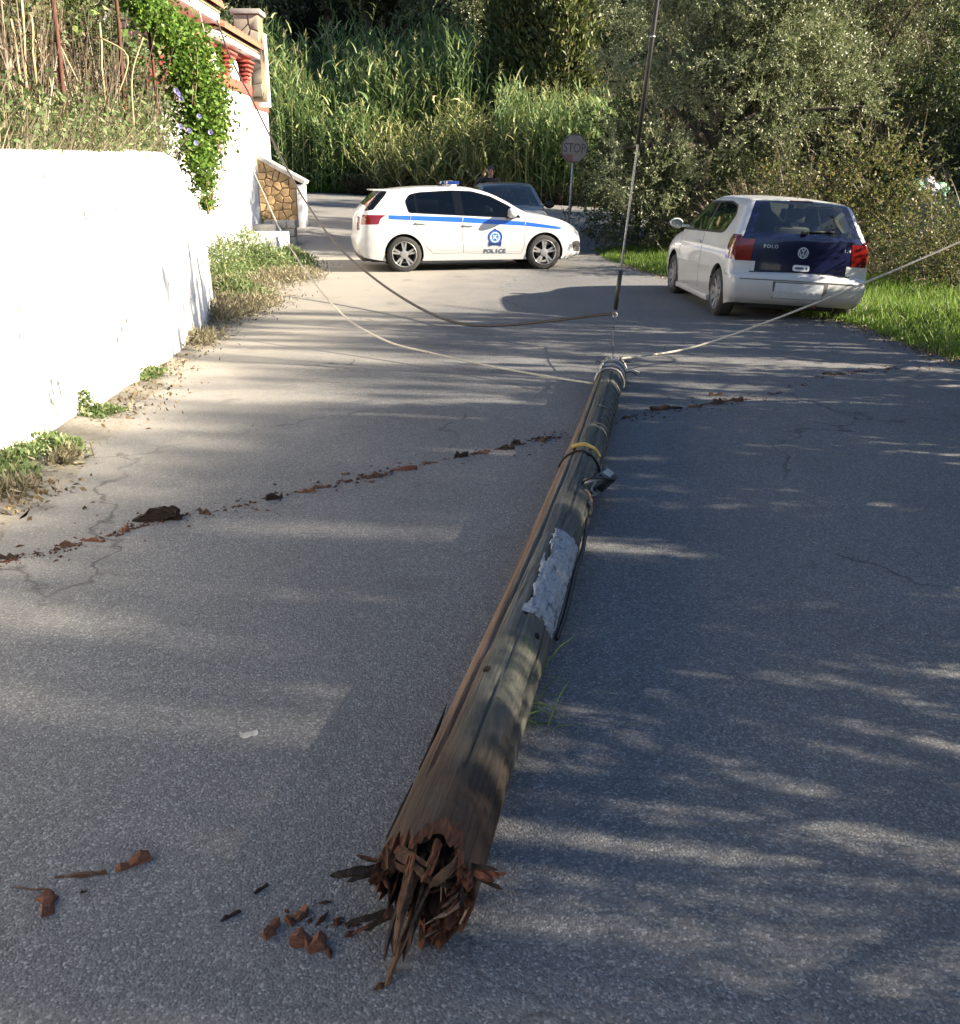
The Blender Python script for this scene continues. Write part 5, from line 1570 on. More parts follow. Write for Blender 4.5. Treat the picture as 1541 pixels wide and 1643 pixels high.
# the big dark bark slab on the debris line
bm = bmesh.new()
rg = random.Random(9)
pr0 = [(-.16, .0), (-.10, .03), (-.05, .075), (.03, .09), (.10, .095), (.13, .07), (.11, .04), (.15, .015), (.08, .0), (-.05, -.005), (-.16, .0)]
pr = []
for (xa, za), (xb, zb) in zip(pr0, pr0[1:]):
    for q_ in range(4):
        f_ = q_ / 4
        pr.append((xa + (xb - xa) * f_ + rg.uniform(-.006, .006), max(-.006, za + (zb - za) * f_ + rg.uniform(-.008, .008))))
rows_b = []
for r_ in range(5):
    f_ = r_ / 4
    rows_b.append([bm.verts.new((x * (1 - .06 * f_) + rg.uniform(-.006, .006), .018 * math.sin(x * 20 + r_) + .018 * r_ + rg.uniform(-.006, .006), max(-.006, z * (1 - .30 * f_) + rg.uniform(-.007, .007)))) for x, z in pr])
a_, b_ = rows_b[0], rows_b[-1]
bm.faces.new(a_); bm.faces.new(list(reversed(b_)))
for ra_, rb_ in zip(rows_b, rows_b[1:]):
    for i in range(len(pr)): bm.faces.new((ra_[i], rb_[i], rb_[(i + 1) % len(pr)], ra_[(i + 1) % len(pr)]))
bmesh.ops.triangulate(bm, faces=[f_ for f_ in bm.faces if len(f_.verts) > 4])
bmesh.ops.recalc_face_normals(bm, faces=bm.faces[:])
o = from_bm('bark_slab', bm, MT['chip_splinter_dark'], None, 30)
p = U(252, 840, 0); o.location = (p.x, p.y, .01); o.scale = (.8, 1, .8)
tag(o, 'big dark slab of bark lying on the trail of wood debris', 'bark')
TRAIL = [(0, 908), (60, 895), (120, 878), (200, 856), (262, 838), (330, 828), (430, 805), (500, 788), (600, 768), (690, 746), (760, 732), (820, 720), (870, 706), (900, 705)]
TRAIL2 = [(985, 680), (1060, 660), (1150, 650), (1230, 640), (1330, 603), (1400, 597), (1470, 592)]
rg = random.Random(19)
line_chips = [(12, 900, .10), (115, 880, .12), (150, 872, .16), (202, 856, .06), (330, 828, .08), (440, 804, .14), (492, 793, .10), (516, 786, .09), (555, 764, .06), (606, 768, .16), (650, 757, .16), (690, 746, .14), (740, 736, .10), (772, 731, .10), (812, 724, .16), (830, 716, .10), (860, 707, .10), (873, 710, .08),
              (1010, 672, .14), (1060, 660, .16), (1085, 658, .14), (1115, 656, .12), (1150, 650, .12), (1180, 646, .14), (1148, 637, .14), (1330, 603, .12), (1350, 603, .10), (1425, 594, .10)]
ORD = ('first', 'second', 'third', 'fourth', 'fifth', 'sixth', 'seventh', 'eighth', 'ninth', 'tenth', 'eleventh', 'twelfth', 'thirteenth', 'fourteenth', 'fifteenth', 'sixteenth', 'seventeenth', 'eighteenth', 'nineteenth')
ord_l = {p_: i_ for i_, p_ in enumerate(sorted(q_[0] for q_ in line_chips if q_[0] < 960))}
ord_r = {p_: i_ for i_, p_ in enumerate(sorted(q_[0] for q_ in line_chips if q_[0] > 960))}
for k, (px, py, L) in enumerate(line_chips):
    w = rg.uniform(.018, .045)
    right = px > 960
    chip('wood_chip', px, py, L * rg.uniform(.6, .95), w, rg.uniform(.01, .035), rg.uniform(-.3, .7), MT['chip_' + (rg.choice(['splinter', 'splinter_red', 'splinter_red', 'splinter_dark']) if not right else rg.choice(['splinter_dark', 'splinter', 'splinter']))],
         ORD[ord_r[px]] + ' dark wood chip along the debris line counted rightwards from the fallen pole' if right else ORD[ord_l[px]] + ' red brown wood chip along the debris line counted from its left end', 'wood chips right of the pole' if right else 'wood chips left of the pole', 300 + k)
rs = np.random.RandomState(150)
def crumbs(pts_, n, name, label, seed, w=.05):
    rs = np.random.RandomState(seed)
    Q = [U(*p) for p in pts_]
    hot = rs.uniform(0, len(Q) - 1.001, max(8, n // 22)); pos_ = np.clip(np.where(rs.uniform(0, 1, n) < .35, rs.uniform(0, len(Q) - 1.001, n), hot[rs.randint(0, len(hot), n)] + rs.normal(0, .10, n)), 0, len(Q) - 1.001)
    seg = pos_.astype(int); f_ = pos_ - seg
    qa = np.array([tuple(q) for q in Q])
    C = qa[seg] * (1 - f_)[:, None] + qa[seg + 1] * f_[:, None] + rs.normal(size=(n, 3)) * np.array([w, w, 0]) * rs.uniform(.1, 1, (n, 1)) ** 2 * 2.6
    C[:, 2] = .010
    # small irregular tetra-like crumbs
    s = .002 + .010 * rs.uniform(0, 1, n)[:, None] ** 3.5
    th = rs.uniform(0, 6.28, n)
    el = rs.uniform(1, 3.2, n)[:, None]
    d = np.stack([np.cos(th), np.sin(th), np.zeros(n)], 1); e = np.stack([-np.sin(th), np.cos(th), np.zeros(n)], 1)
    v0 = C - d * s * el; v1 = C + e * s; v2 = C + d * s * el; v3 = C - e * s
    v4 = C + np.array([[0, 0, 1.]]) * s * 1.1
    co = np.stack([v0, v1, v2, v3, v4], 1).reshape(-1, 3)
    b_ = np.arange(n)[:, None] * 5
    fc = np.concatenate([b_ + np.array([[0, 4, 3]]), b_ + np.array([[0, 1, 4]]), b_ + np.array([[1, 2, 4]]), b_ + np.array([[2, 3, 4]])])
    return tag(np_mesh(name, co, fc, MT['heart']), label, kind='stuff')
crumbs(TRAIL, 1500, 'wood_crumbs', 'trail of small wood crumbs across the lane left of the pole', 151)
crumbs(TRAIL2, 1100, 'wood_crumbs', 'trail of small wood crumbs across the lane right of the pole', 152, .06)
crumbs([(420, 1490), (520, 1480), (600, 1500), (700, 1530)], 70, 'wood_crumbs', 'wood crumbs around the broken end of the pole', 153, .06)
crumbs([(270, 600), (230, 640), (170, 700), (90, 800)], 160, 'wood_crumbs', 'dark crumbs in the dust near the white wall', 154, .12)
# ---------------------------------------------------------------- cars
def paint(name, col, rough=0.25, var=0.06, dirt=0.25):
    t = NT(name); v = t.coord()
    n = t.noise(v, 3, 6, 0.65)
    c = t.ramp(n, [(0.3, tuple(x * (1 - var) for x in col)), (0.7, tuple(min(1, x * (1 + var)) for x in col))])
    z = t.sep(v)
    dm = t.math('ADD', t.math('MULTIPLY', z[2], -1.6), t.math('MULTIPLY_ADD', n, 1.1), True)
    c = t.mix(t.math('MULTIPLY', dm, dirt), c, (0.22, 0.19, 0.15))
    t.base(c); t.set(rough, 0, 0.5, 0.6)
    return t.m
MT['white_paint'] = paint('white_car_paint', (0.50, 0.515, 0.53), 0.3)
MT['old_white'] = paint('old_white_car_paint', (0.52, 0.53, 0.545), 0.42, 0.10, 0.45)
MT['navy'] = paint('navy_tailgate_paint', (0.006, 0.008, 0.036), 0.2, 0.1, 0.0)
MT['grey_blue'] = paint('grey_blue_paint', (0.15, 0.17, 0.20), 0.3)
MT['stripe'] = paint('blue_stripe', (0.012, 0.10, 0.52), 0.35, 0.04, 0.0)
MT['trim'] = simple('black_trim', (0.012, 0.012, 0.013), 0.6, var=0.2, bump=0)
MT['gloss_black'] = simple('gloss_black', (0.004, 0.004, 0.0045), 0.12, var=0.1, bump=0)
MT['rubber'] = simple('tyre_rubber', (0.028, 0.028, 0.028), 0.85, var=0.3, scale=30, bump=0.3)
MT['alloy'] = simple('alloy_rim', (0.42, 0.42, 0.43), 0.35, 0.75, var=0.15, bump=0)
MT['alloy_dull'] = simple('dull_alloy_rim', (0.24, 0.24, 0.25), 0.5, 0.6, var=0.2, bump=0)
MT['chrome'] = simple('chrome', (0.75, 0.75, 0.77), 0.15, 1.0, var=0.05, bump=0)
MT['seat'] = simple('seat_fabric', (0.035, 0.035, 0.04), 0.9, var=0.3, scale=40, bump=0.2)
MT['plate'] = simple('blank_plate', (0.50, 0.53, 0.58), 0.6, var=0.08, bump=0)
MT['seam'] = simple('shut_line', (0.10, 0.10, 0.10), 0.8, var=0.1, bump=0)
def lampmat(name, col, rough=0.15):
    t = NT(name); v = t.coord((1, 1, 1))
    w = t.voronoi(v, 60)
    t.base(t.mix(t.math('MULTIPLY', w, 0.6), col, tuple(c * 0.45 for c in col)))
    t.set(rough, 0, 0.5, 1.0)
    return t.m
MT['tail_red'] = lampmat('red_lamp', (0.16, 0.006, 0.006))
MT['tail_dark'] = lampmat('dark_red_lamp', (0.16, 0.02, 0.02))
MT['head_clear'] = lampmat('clear_lamp', (0.22, 0.24, 0.26))
MT['blue_lamp'] = lampmat('blue_beacon', (0.008, 0.035, 0.20))
MT['glass_dark'] = glass('dark_car_glass', (0.10, 0.12, 0.13), 1.3)
MT['glass'] = glass('car_glass', (0.78, 0.84, 0.80), 2.2)
MT['glass_green'] = glass('green_car_glass', (0.80, 0.90, 0.82), 2.2)
MT['badge_blue'] = simple('badge_blue', (0.03, 0.12, 0.42), 0.4, var=0.05, bump=0)
MT['badge_white'] = simple('badge_white', (0.72, 0.74, 0.78), 0.4, var=0.05, bump=0)
MT['badge_mid'] = simple('badge_light_blue', (0.20, 0.33, 0.60), 0.4, var=0.05, bump=0)
MT['silver'] = simple('silver_letter', (0.5, 0.51, 0.53), 0.35, var=0.05, bump=0)
MT['badge_dark'] = simple('badge_dark_blue', (0.015, 0.03, 0.12), 0.4, var=0.05, bump=0)
MT['letter_grey'] = simple('grey_lettering', (0.07, 0.085, 0.13), 0.5, var=0.05, bump=0)

def in_poly(x, z, poly):
    c = False
    n = len(poly)
    j = n - 1
    for i in range(n):
        xi, zi = poly[i]; xj, zj = poly[j]
        if (zi > z) != (zj > z) and x < (xj - xi) * (z - zi) / (zj - zi) + xi:
            c = not c
        j = i
    return c
def round_poly(poly, r=0.03, n=4):
    out = []
    for i in range(len(poly)):
        p = Vector(poly[i]).to_2d(); a = Vector(poly[i - 1]).to_2d(); b = Vector(poly[(i + 1) % len(poly)]).to_2d()
        da, db = (a - p), (b - p)
        ra, rb = min(r, da.length * .45), min(r, db.length * .45)
        p1, p2 = p + da.normalized() * ra, p + db.normalized() * rb
        for k in range(n + 1):
            t_ = k / n
            q = p1 * (1 - t_) ** 2 + p * 2 * t_ * (1 - t_) + p2 * t_ * t_
            out.append((q.x, q.y))
    return out
def grow(poly, d):
    cx = sum(p[0] for p in poly) / len(poly); cz = sum(p[1] for p in poly) / len(poly)
    area = sum(poly[i][0] * poly[(i + 1) % len(poly)][1] - poly[(i + 1) % len(poly)][0] * poly[i][1] for i in range(len(poly)))
    s = 1 if area > 0 else -1
    out = []
    for i in range(len(poly)):
        a, p, b = Vector(poly[i - 1]), Vector(poly[i]), Vector(poly[(i + 1) % len(poly)])
        n1 = Vector((p.y - a.y, a.x - p.x)); n2 = Vector((b.y - p.y, p.x - b.x))
        n_ = (n1.normalized() if n1.length > 1e-9 else Vector((0, 0))) + (n2.normalized() if n2.length > 1e-9 else Vector((0, 0)))
        if n_.length > 1e-6: n_.normalize()
        q = p + n_ * d * s
        out.append((q.x, q.y))
    return out

class Car:
    def __init__(s, root, outline, section, arches, sill, shoulder, crown, n=4):
        """outline: (x,z) rear bottom -> over the roof -> front bottom. shoulder: (inset, r) per outline point. section: (z, half width)."""
        s.root = root
        s.out = [(p.x, p.y) for p in spline([(a, b, 0) for a, b in outline], n)]
        idx = np.arange(len(outline))
        u = np.linspace(0, len(outline) - 1, len(s.out))
        s.u = u
        s.inset = np.interp(u, idx, [q[0] for q in shoulder]); s.rr = np.interp(u, idx, [q[1] for q in shoulder])
        s.crown = np.interp(u, idx, crown)
        s.sec = section
        s.O = np.array(s.out)
        s.arches, s.sill = arches, sill
    def W(s, x, z):
        w = float(np.interp(z, [q[0] for q in s.sec], [q[1] for q in s.sec]))
        a, b = s.O[:-1], s.O[1:]
        ab = b - a
        p = np.array([x, z])
        t_ = np.clip(((p - a) * ab).sum(1) / np.maximum((ab * ab).sum(1), 1e-12), 0, 1)
        d = np.linalg.norm(a + ab * t_[:, None] - p, axis=1)
        # blend of shoulders: every outline span rounds what lies within its radius
        rr = s.rr[:-1] + (s.rr[1:] - s.rr[:-1]) * t_
        ins = s.inset[:-1] + (s.inset[1:] - s.inset[:-1]) * t_
        k = np.clip(1 - d / rr, 0, 1)
        f = ins * (1 - np.sqrt(np.maximum(0, 1 - k ** 2.2)))
        return w - float(f.max())
    def side_pt(s, x, z, off=0.0, sgn=1):
        return Vector((x, sgn * (s.W(x, z) + off), z))
    def build_side(s, regions, extra_lines=(), grid=0.06):
        """regions: list of (name, polygon) ; returns dict name -> (verts, tris) for sgn=+1"""
        bottom = []
        for (ax, az, ar) in sorted(s.arches, key=lambda q: -q[0]):
            z0 = s.sill
            h = math.asin(max(-1, min(1, (z0 - az) / ar)))
            for a in np.linspace(h, math.pi - h, 18):
                bottom.append((ax + ar * math.cos(a), az + ar * math.sin(a)))
        poly = list(s.out) + bottom
        V, E = [], []
        def add_loop(pl, closed=True, step=0.05):
            i0 = len(V); dense = []
            for i in range(len(pl) if closed else len(pl) - 1):
                a, b = Vector(pl[i]), Vector(pl[(i + 1) % len(pl)])
                k = max(1, int((b - a).length / step))
                for q in range(k): dense.append(a + (b - a) * q / k)
            if not closed: dense.append(Vector(pl[-1]))
            V.extend(dense)
            m_ = len(dense)
            for i in range(m_ - (0 if closed else 1)): E.append((i0 + i, i0 + (i + 1) % m_))
        i0 = len(V)
        V.extend([Vector(p) for p in s.out])
        for i in range(len(s.out) - 1): E.append((i0 + i, i0 + i + 1))
        nb_ = len(V)
        add_loop([s.out[-1]] + bottom + [s.out[0]], False)
        for nm, pl in regions: add_loop(pl)
        for ln in extra_lines: add_loop(ln, False)
        # shoulder support points
        for i in range(0, len(s.out)):
            a = Vector(s.out[max(i - 1, 0)]); b = Vector(s.out[min(i + 1, len(s.out) - 1)])
            tn = (b - a); nn = Vector((tn.y, -tn.x)).normalized()
            for f_ in (.04, .12, .25, .45, .7, 1.0):
                q = Vector(s.out[i]) + nn * s.rr[i] * f_
                if in_poly(q.x, q.y, poly): V.append(q)
        xs_ = np.arange(min(p[0] for p in poly), max(p[0] for p in poly), grid)
        zs_ = np.arange(min(p[1] for p in poly), max(p[1] for p in poly), grid)
        for i, x in enumerate(xs_):
            for j, z in enumerate(zs_):
                q = (x + (grid / 2 if j % 2 else 0), z)
                if in_poly(q[0], q[1], poly): V.append(Vector(q))
        vo, eo, fo, ov, oe, of = delaunay_2d_cdt(V, E, [], 0, 1e-4)
        s.V2 = vo
        Y_ = [s.W(p.x, p.y) for p in vo]
        parts = {}
        for f_ in fo:
            cx = sum(vo[i].x for i in f_) / 3; cz = sum(vo[i].y for i in f_) / 3
            if not in_poly(cx, cz, poly): continue
            nm = 'body'
            for rn_, pl in regions:
                if in_poly(cx, cz, pl): nm = rn_; break
            parts.setdefault(nm, []).append(list(f_))
        return {nm: ([Vector((p.x, y, p.y)) for p, y in zip(vo, Y_)], fs) for nm, fs in parts.items()}
    def strip(s, cols, i0=0, i1=None):
        """grid over the top: rows along outline, columns by t in cols"""
        i1 = len(s.out) if i1 is None else i1
        G_ = []
        for i in range(i0, i1):
            x, z = s.out[i]
            a = Vector(s.out[max(i - 1, 0)]); b = Vector(s.out[min(i + 1, len(s.out) - 1)])
            tn = (b - a); nn = Vector((-tn.y, tn.x)).normalized()
            w = s.W(x, z)
            G_.append([Vector((x + nn.x * s.crown[i] * (1 - abs(t_) ** 2.4), w * t_, z + nn.y * s.crown[i] * (1 - abs(t_) ** 2.4))) for t_ in cols])
        return G_
def mesh_of(name, verts, faces, m, parent, sm=True, weld=0.0006):
    bm = bmesh.new()
    mp = {}
    for f_ in faces:
        vs_ = []
        for i in f_:
            if i not in mp: mp[i] = bm.verts.new(verts[i])
            vs_.append(mp[i])
        if len(set(vs_)) == len(vs_):
            try: bm.faces.new(vs_)
            except ValueError: pass
    if weld: bmesh.ops.remove_doubles(bm, verts=bm.verts[:], dist=weld)
    o = from_bm(name, bm, m, parent, 60 if sm else None)
    return o
def wheel(parent, x, y, r, wid, rim_m, spokes, twin=True, steer=0.0, name='wheel'):
    w = empty(name); w.parent = parent
    w.location = (x, y, r); 
    sg = 1 if y > 0 else -1
    w.rotation_euler = (0, 0, (0 if sg > 0 else math.pi) + steer)
    bm = bmesh.new()
    rr = r * .70
    bm_lathe(bm, [(rr, -wid / 2 + .01), (r * .90, -wid / 2), (r * .985, -wid / 2 + .03), (r, -wid / 2 + .05), (r, wid / 2 - .05), (r * .985, wid / 2 - .03), (r * .90, wid / 2), (rr, wid / 2 - .008)], 40)
    from_bm('tyre', bm, MT['rubber'], w)
    bm = bmesh.new()
    bm_lathe(bm, [(rr * 1.02, wid / 2 - .006), (rr * .985, wid / 2 + .002), (rr * .94, wid / 2 - .012), (rr * .90, -wid / 2 + .02)], 40)
    for k in range(spokes):
        a0 = 2 * math.pi * k / spokes
        for da in ((-.16, .16) if twin else (0,)):
            Mx = Matrix.Rotation(a0 + da, 4, 'Y')
            ww = .018 if twin else .026
            v_ = []
            for (rad, hw_, yy) in ((.05, ww * .9, wid / 2 - .022), (rr * .95, ww, wid / 2 - .012)):
                for sx, dy in ((-1, -.02), (1, -.02), (1, 0), (-1, 0)):
                    v_.append(bm.verts.new(Mx @ Vector((sx * hw_, yy + dy, rad))))
            for q in ((0, 1, 5, 4), (1, 2, 6, 5), (2, 3, 7, 6), (3, 0, 4, 7)): bm.faces.new([v_[i] for i in q])
    bm_lathe(bm, [(.075, wid / 2 - .03), (.07, wid / 2 - .012), (.045, wid / 2 - .008), (.001, wid / 2 - .008)], 20)
    bmesh.ops.recalc_face_normals(bm, faces=bm.faces[:])
    from_bm('rim', bm, rim_m, w, 35)
    bm = bmesh.new()
    bm_lathe(bm, [(.001, 0), (rr * .62, 0), (rr * .62, .02), (.001, .02)], 28)
    from_bm('brake_disc', bm, MT['trim'], w)
    return w
def seat(parent, x, y, z, m, w=.46):
    s_ = empty('seat'); s_.parent = parent; s_.location = (x, y, z)
    bm = bmesh.new(); bm_box(bm, -.22, .26, -w / 2, w / 2, .0, .16, 0, .04); from_bm('cushion', bm, m, s_, 40)
    bm = bmesh.new(); bm_box(bm, -.07, .07, -w / 2, w / 2, 0, .58, 0, .05, Matrix.Translation((-.24, 0, .12)) @ Matrix.Rotation(-.2, 4, 'Y')); from_bm('backrest', bm, m, s_, 40)
    bm = bmesh.new(); bm_box(bm, -.05, .05, -.13, .13, 0, .18, 0, .045, Matrix.Translation((-.38, 0, .74)) @ Matrix.Rotation(-.12, 4, 'Y')); from_bm('headrest', bm, m, s_, 40)
    return s_
def seam(car, pts2, sgn, parent, r=.004, name='shut_line'):
    P_ = []
    for i in range(len(pts2) - 1):
        a, b = Vector(pts2[i]), Vector(pts2[i + 1])
        k = max(1, int((b - a).length / .06))
        for q in range(k): P_.append(a + (b - a) * q / k)
    P_.append(Vector(pts2[-1]))
    return tube_obj(name, [car.side_pt(p.x, p.y, -.0015, sgn) for p in P_], r, MT['seam'], parent, 5)
def both(car, parts, nm, obj_name, m, parent, off=0.0, sides=(1, -1)):
    if nm not in parts: return []
    verts, fs = parts[nm]
    out = []
    for sg in sides:
        vv = [Vector((v_.x, sg * (v_.y + off), v_.z)) for v_ in verts]
        ff = [f_ if sg < 0 else f_[::-1] for f_ in fs]
        out.append(mesh_of(obj_name, vv, ff, m, parent))
    return out
def common_inside(root, x0, x1, w, arches, m_seat, seats, floor=.36):
    bm = bmesh.new()
    bm_box(bm, x0 + .12, x1 - .12, -w * .66, w * .66, .17, floor, 0, .02)
    from_bm('underbody', bm, MT['trim'], root, 40)
    for (ax, az, ar) in arches:
        for sg in (1, -1):
            bm = bmesh.new()
            prev = None
            for a in np.linspace(-.25, math.pi + .25, 20):
                q = [bm.verts.new((ax + (ar + .004) * math.cos(a), sg * yy, az + (ar + .004) * math.sin(a))) for yy in (w * .965, w * .60)]
                if prev: bm.faces.new((prev[0], prev[1], q[1], q[0]))
                prev = q
            from_bm('wheel_arch_liner', bm, MT['trim'], root)
    for (x, y, z) in seats: seat(root, x, y, z, m_seat)

# ---- police car
def ground_pair(p_rear, p_front):
    a, b = U(*p_rear), U(*p_front)
    return a, b
pc = tag(empty('police_car'), 'white police hatchback with a blue side stripe parked across the lane', 'police car')
outline = [(-2.03, .27), (-2.10, .38), (-2.12, .55), (-2.09, .68), (-2.07, .92), (-1.99, 1.08), (-1.76, 1.33), (-1.62, 1.405), (-1.15, 1.453), (-.55, 1.468), (-.05, 1.445), (.29, 1.365), (.60, 1.225), (.86, 1.075), (1.04, 1.005), (1.36, .955), (1.66, .88), (1.86, .80), (2.0, .70), (2.07, .58), (2.09, .42), (2.06, .25), (1.80, .19)]
sh = [(.10, .12), (.16, .30), (.18, .40), (.15, .35), (.15, .30), (.13, .16), (.08, .13), (.08, .12), (.09, .13), (.09, .13), (.09, .13), (.08, .11), (.07, .09), (.06, .08), (.09, .12), (.12, .16), (.14, .22), (.22, .38), (.30, .55), (.34, .62), (.34, .60), (.28, .5), (.14, .2)]
cr = [.02, .03, .05, .05, .05, .05, .03, .015, .02, .025, .025, .02, .03, .04, .03, .03, .03, .03, .05, .07, .08, .06, .0]
sec = [(0, .80), (.19, .845), (.30, .865), (.48, .895), (.66, .902), (.84, .895), (.96, .875), (1.06, .835), (1.2, .77), (1.35, .70), (1.47, .665)]
arc = [(-1.31, .325, .355), (1.31, .325, .355)]
C = Car(pc, outline, sec, arc, .20, sh, cr)
dlo = [(-1.27, 1.23), (-1.215, 1.03), (-.44, .988), (.20, .955), (.865, .93), (.66, 1.14), (.30, 1.315), (-.03, 1.398), (-.42, 1.412), (-1.0, 1.382), (-1.18, 1.345)]
dlo = round_poly(dlo, .05)
def band(x): return np.interp(x, [-1.60, -.21, .92, 1.67], [1.0, .952, .868, .765]), np.interp(x, [-1.62, -.21, .92, 1.67], [.93, .862, .795, .715])
xs_b = list(np.arange(-1.58, 1.68, .1))
str_poly = [(x, float(band(x)[0])) for x in xs_b] + [(x, float(band(x)[1])) for x in reversed(xs_b)]
w_q = round_poly([(-1.235, 1.22), (-1.195, 1.05), (-1.075, 1.043), (-1.105, 1.335), (-1.16, 1.325)], .02)
w_r = round_poly([(-1.04, 1.042), (-.36, 1.006), (-.40, 1.385), (-.98, 1.358), (-1.06, 1.335)], .02)
w_f = round_poly([(-.20, .997), (.60, .953), (.64, 1.11), (.30, 1.285), (-.02, 1.368), (-.245, 1.385)], .02)
w_m = round_poly([(.64, .95), (.79, .944), (.665, 1.085)], .015)
tl = round_poly([(-2.2, 1.0), (-1.93, 1.005), (-1.62, 1.0), (-1.72, .935), (-1.76, .84), (-1.95, .84), (-2.2, .83)], .02)
wrap = [(-2.05, 1.06), (-1.84, 1.09), (-1.60, 1.34), (-1.56, 1.395), (-1.70, 1.42), (-2.1, 1.1)]
hl = round_poly([(1.62, .80), (1.72, .832), (1.86, .79), (1.98, .70), (2.06, .60), (2.02, .585), (1.90, .635), (1.72, .70)], .015)
fl_ = round_poly([(1.86, .50), (2.02, .52), (2.08, .44), (2.04, .32), (1.90, .32)], .02)
regs = [('quarter_glass', w_q), ('rear_glass', w_r), ('front_glass', w_f), ('corner_glass', w_m), ('window_frame', dlo), ('tail', tl), ('wrap', wrap), ('headlight', hl), ('vent', fl_), ('stripe', str_poly)]
parts = C.build_side(regs)
bodyV, bodyF = [], []
def add_to(V, F, vs_, fs):
    o = len(V); V.extend(vs_); F.extend([[i + o for i in f_] for f_ in fs])
def grid_split(G_, cls):
    """classify quads of a strip grid -> dict name -> (verts, faces)"""
    nr, nc = len(G_), len(G_[0])
    vv = [p for r_ in G_ for p in r_]
    d = {}
    for i in range(nr - 1):
        for j in range(nc - 1):
            c_ = (G_[i][j] + G_[i][j + 1] + G_[i + 1][j] + G_[i + 1][j + 1]) / 4
            nm = cls(i, j, c_, nr, nc)
            d.setdefault(nm, []).append([i * nc + j, (i + 1) * nc + j, (i + 1) * nc + j + 1, i * nc + j + 1])
    return {k: (vv, f_) for k, f_ in d.items()}
cols = [-1, -.97, -.92, -.86, -.78, -.66, -.5, -.25, 0, .25, .5, .66, .78, .86, .92, .97, 1]
G_ = C.strip(cols)
def xr(i): return C.u[i]
def cls(i, j, c_, nr, nc):
    u_ = (C.u[i] + C.u[i + 1]) / 2
    t_ = abs((cols[j] + cols[j + 1]) / 2)
    if 5.2 < u_ < 6.6 and t_ < .90: return 'rear_window'
    if 6.6 <= u_ < 7.0 and t_ < .9: return 'body'
    if 10.3 < u_ < 13.4 and t_ < .945: return 'windscreen'
    if 13.4 <= u_ < 14.0 and t_ < .945: return 'cowl'
    if 3.2 < u_ < 4.3 and t_ > .6: return 'tail'
    if 18.9 < u_ < 19.9 and t_ < .6: return 'grille'
    if 20.4 < u_ < 21.2 and t_ < .8: return 'grille'
    return 'body'
sp = grid_split(G_, cls)
verts, fs = parts['body']
add_to(bodyV, bodyF, [Vector((v_.x, -v_.y, v_.z)) for v_ in verts], fs)
add_to(bodyV, bodyF, verts, [f_[::-1] for f_ in fs])
add_to(bodyV, bodyF, sp['body'][0], sp['body'][1])
mesh_of('body', bodyV, bodyF, MT['white_paint'], pc)
for nm, on in (('quarter_glass', 'side_window'), ('rear_glass', 'side_window'), ('front_glass', 'side_window'), ('corner_glass', 'side_window')):
    both(C, parts, nm, on, MT['glass_dark'], pc, -.004)
both(C, parts, 'window_frame', 'window_frame', MT['gloss_black'], pc, .0)
both(C, parts, 'stripe', 'blue_stripe', MT['stripe'], pc)
both(C, parts, 'tail', 'tail_light', MT['tail_red'], pc)
both(C, parts, 'headlight', 'headlight', MT['head_clear'], pc)
both(C, parts, 'wrap', 'rear_window_trim', MT['gloss_black'], pc)
both(C, parts, 'vent', 'fog_light_vent', MT['trim'], pc, -.012)
mesh_of('rear_window', *sp['rear_window'], MT['glass_dark'], pc)
mesh_of('windscreen', *sp['windscreen'], MT['glass'], pc)
mesh_of('grille', *sp['grille'], MT['trim'], pc)
if 'cowl' in sp: mesh_of('cowl', *sp['cowl'], MT['trim'], pc)
for sg in (1, -1):
    vv, ff = sp['tail']
    mesh_of('tail_light_panel', vv, [f_ for f_ in ff if sum(vv[i].y for i in f_) * sg > 0], MT['tail_dark'], pc)
for sx in (-1.31, 1.31):
    for sy in (-1, 1): wheel(pc, sx, sy * .785, .318, .215, MT['alloy'], 5)
common_inside(pc, -2.0, 2.0, .90, arc, MT['seat'], [(.05, .37, .42), (.05, -.37, .42), (-.85, .35, .45), (-.85, -.35, .45)])
bm = bmesh.new(); bm_box(bm, .55, 1.0, -.68, .68, .62, .90, 0, .05); from_bm('dashboard', bm, MT['trim'], pc, 40)
bm = bmesh.new(); bm_box(bm, -1.95, -1.15, -.68, .68, .40, .92, 0, .05); from_bm('parcel_shelf', bm, MT['seat'], pc, 40)
front_door = [(-.235, .95), (-.24, .60), (-.215, .33), (.86, .30), (.92, .42), (.94, .86), (.88, .925)]
rear_door = [(-1.22, 1.03), (-1.10, .86), (-1.03, .70), (-.90, .45), (-.78, .33), (-.215, .33)]
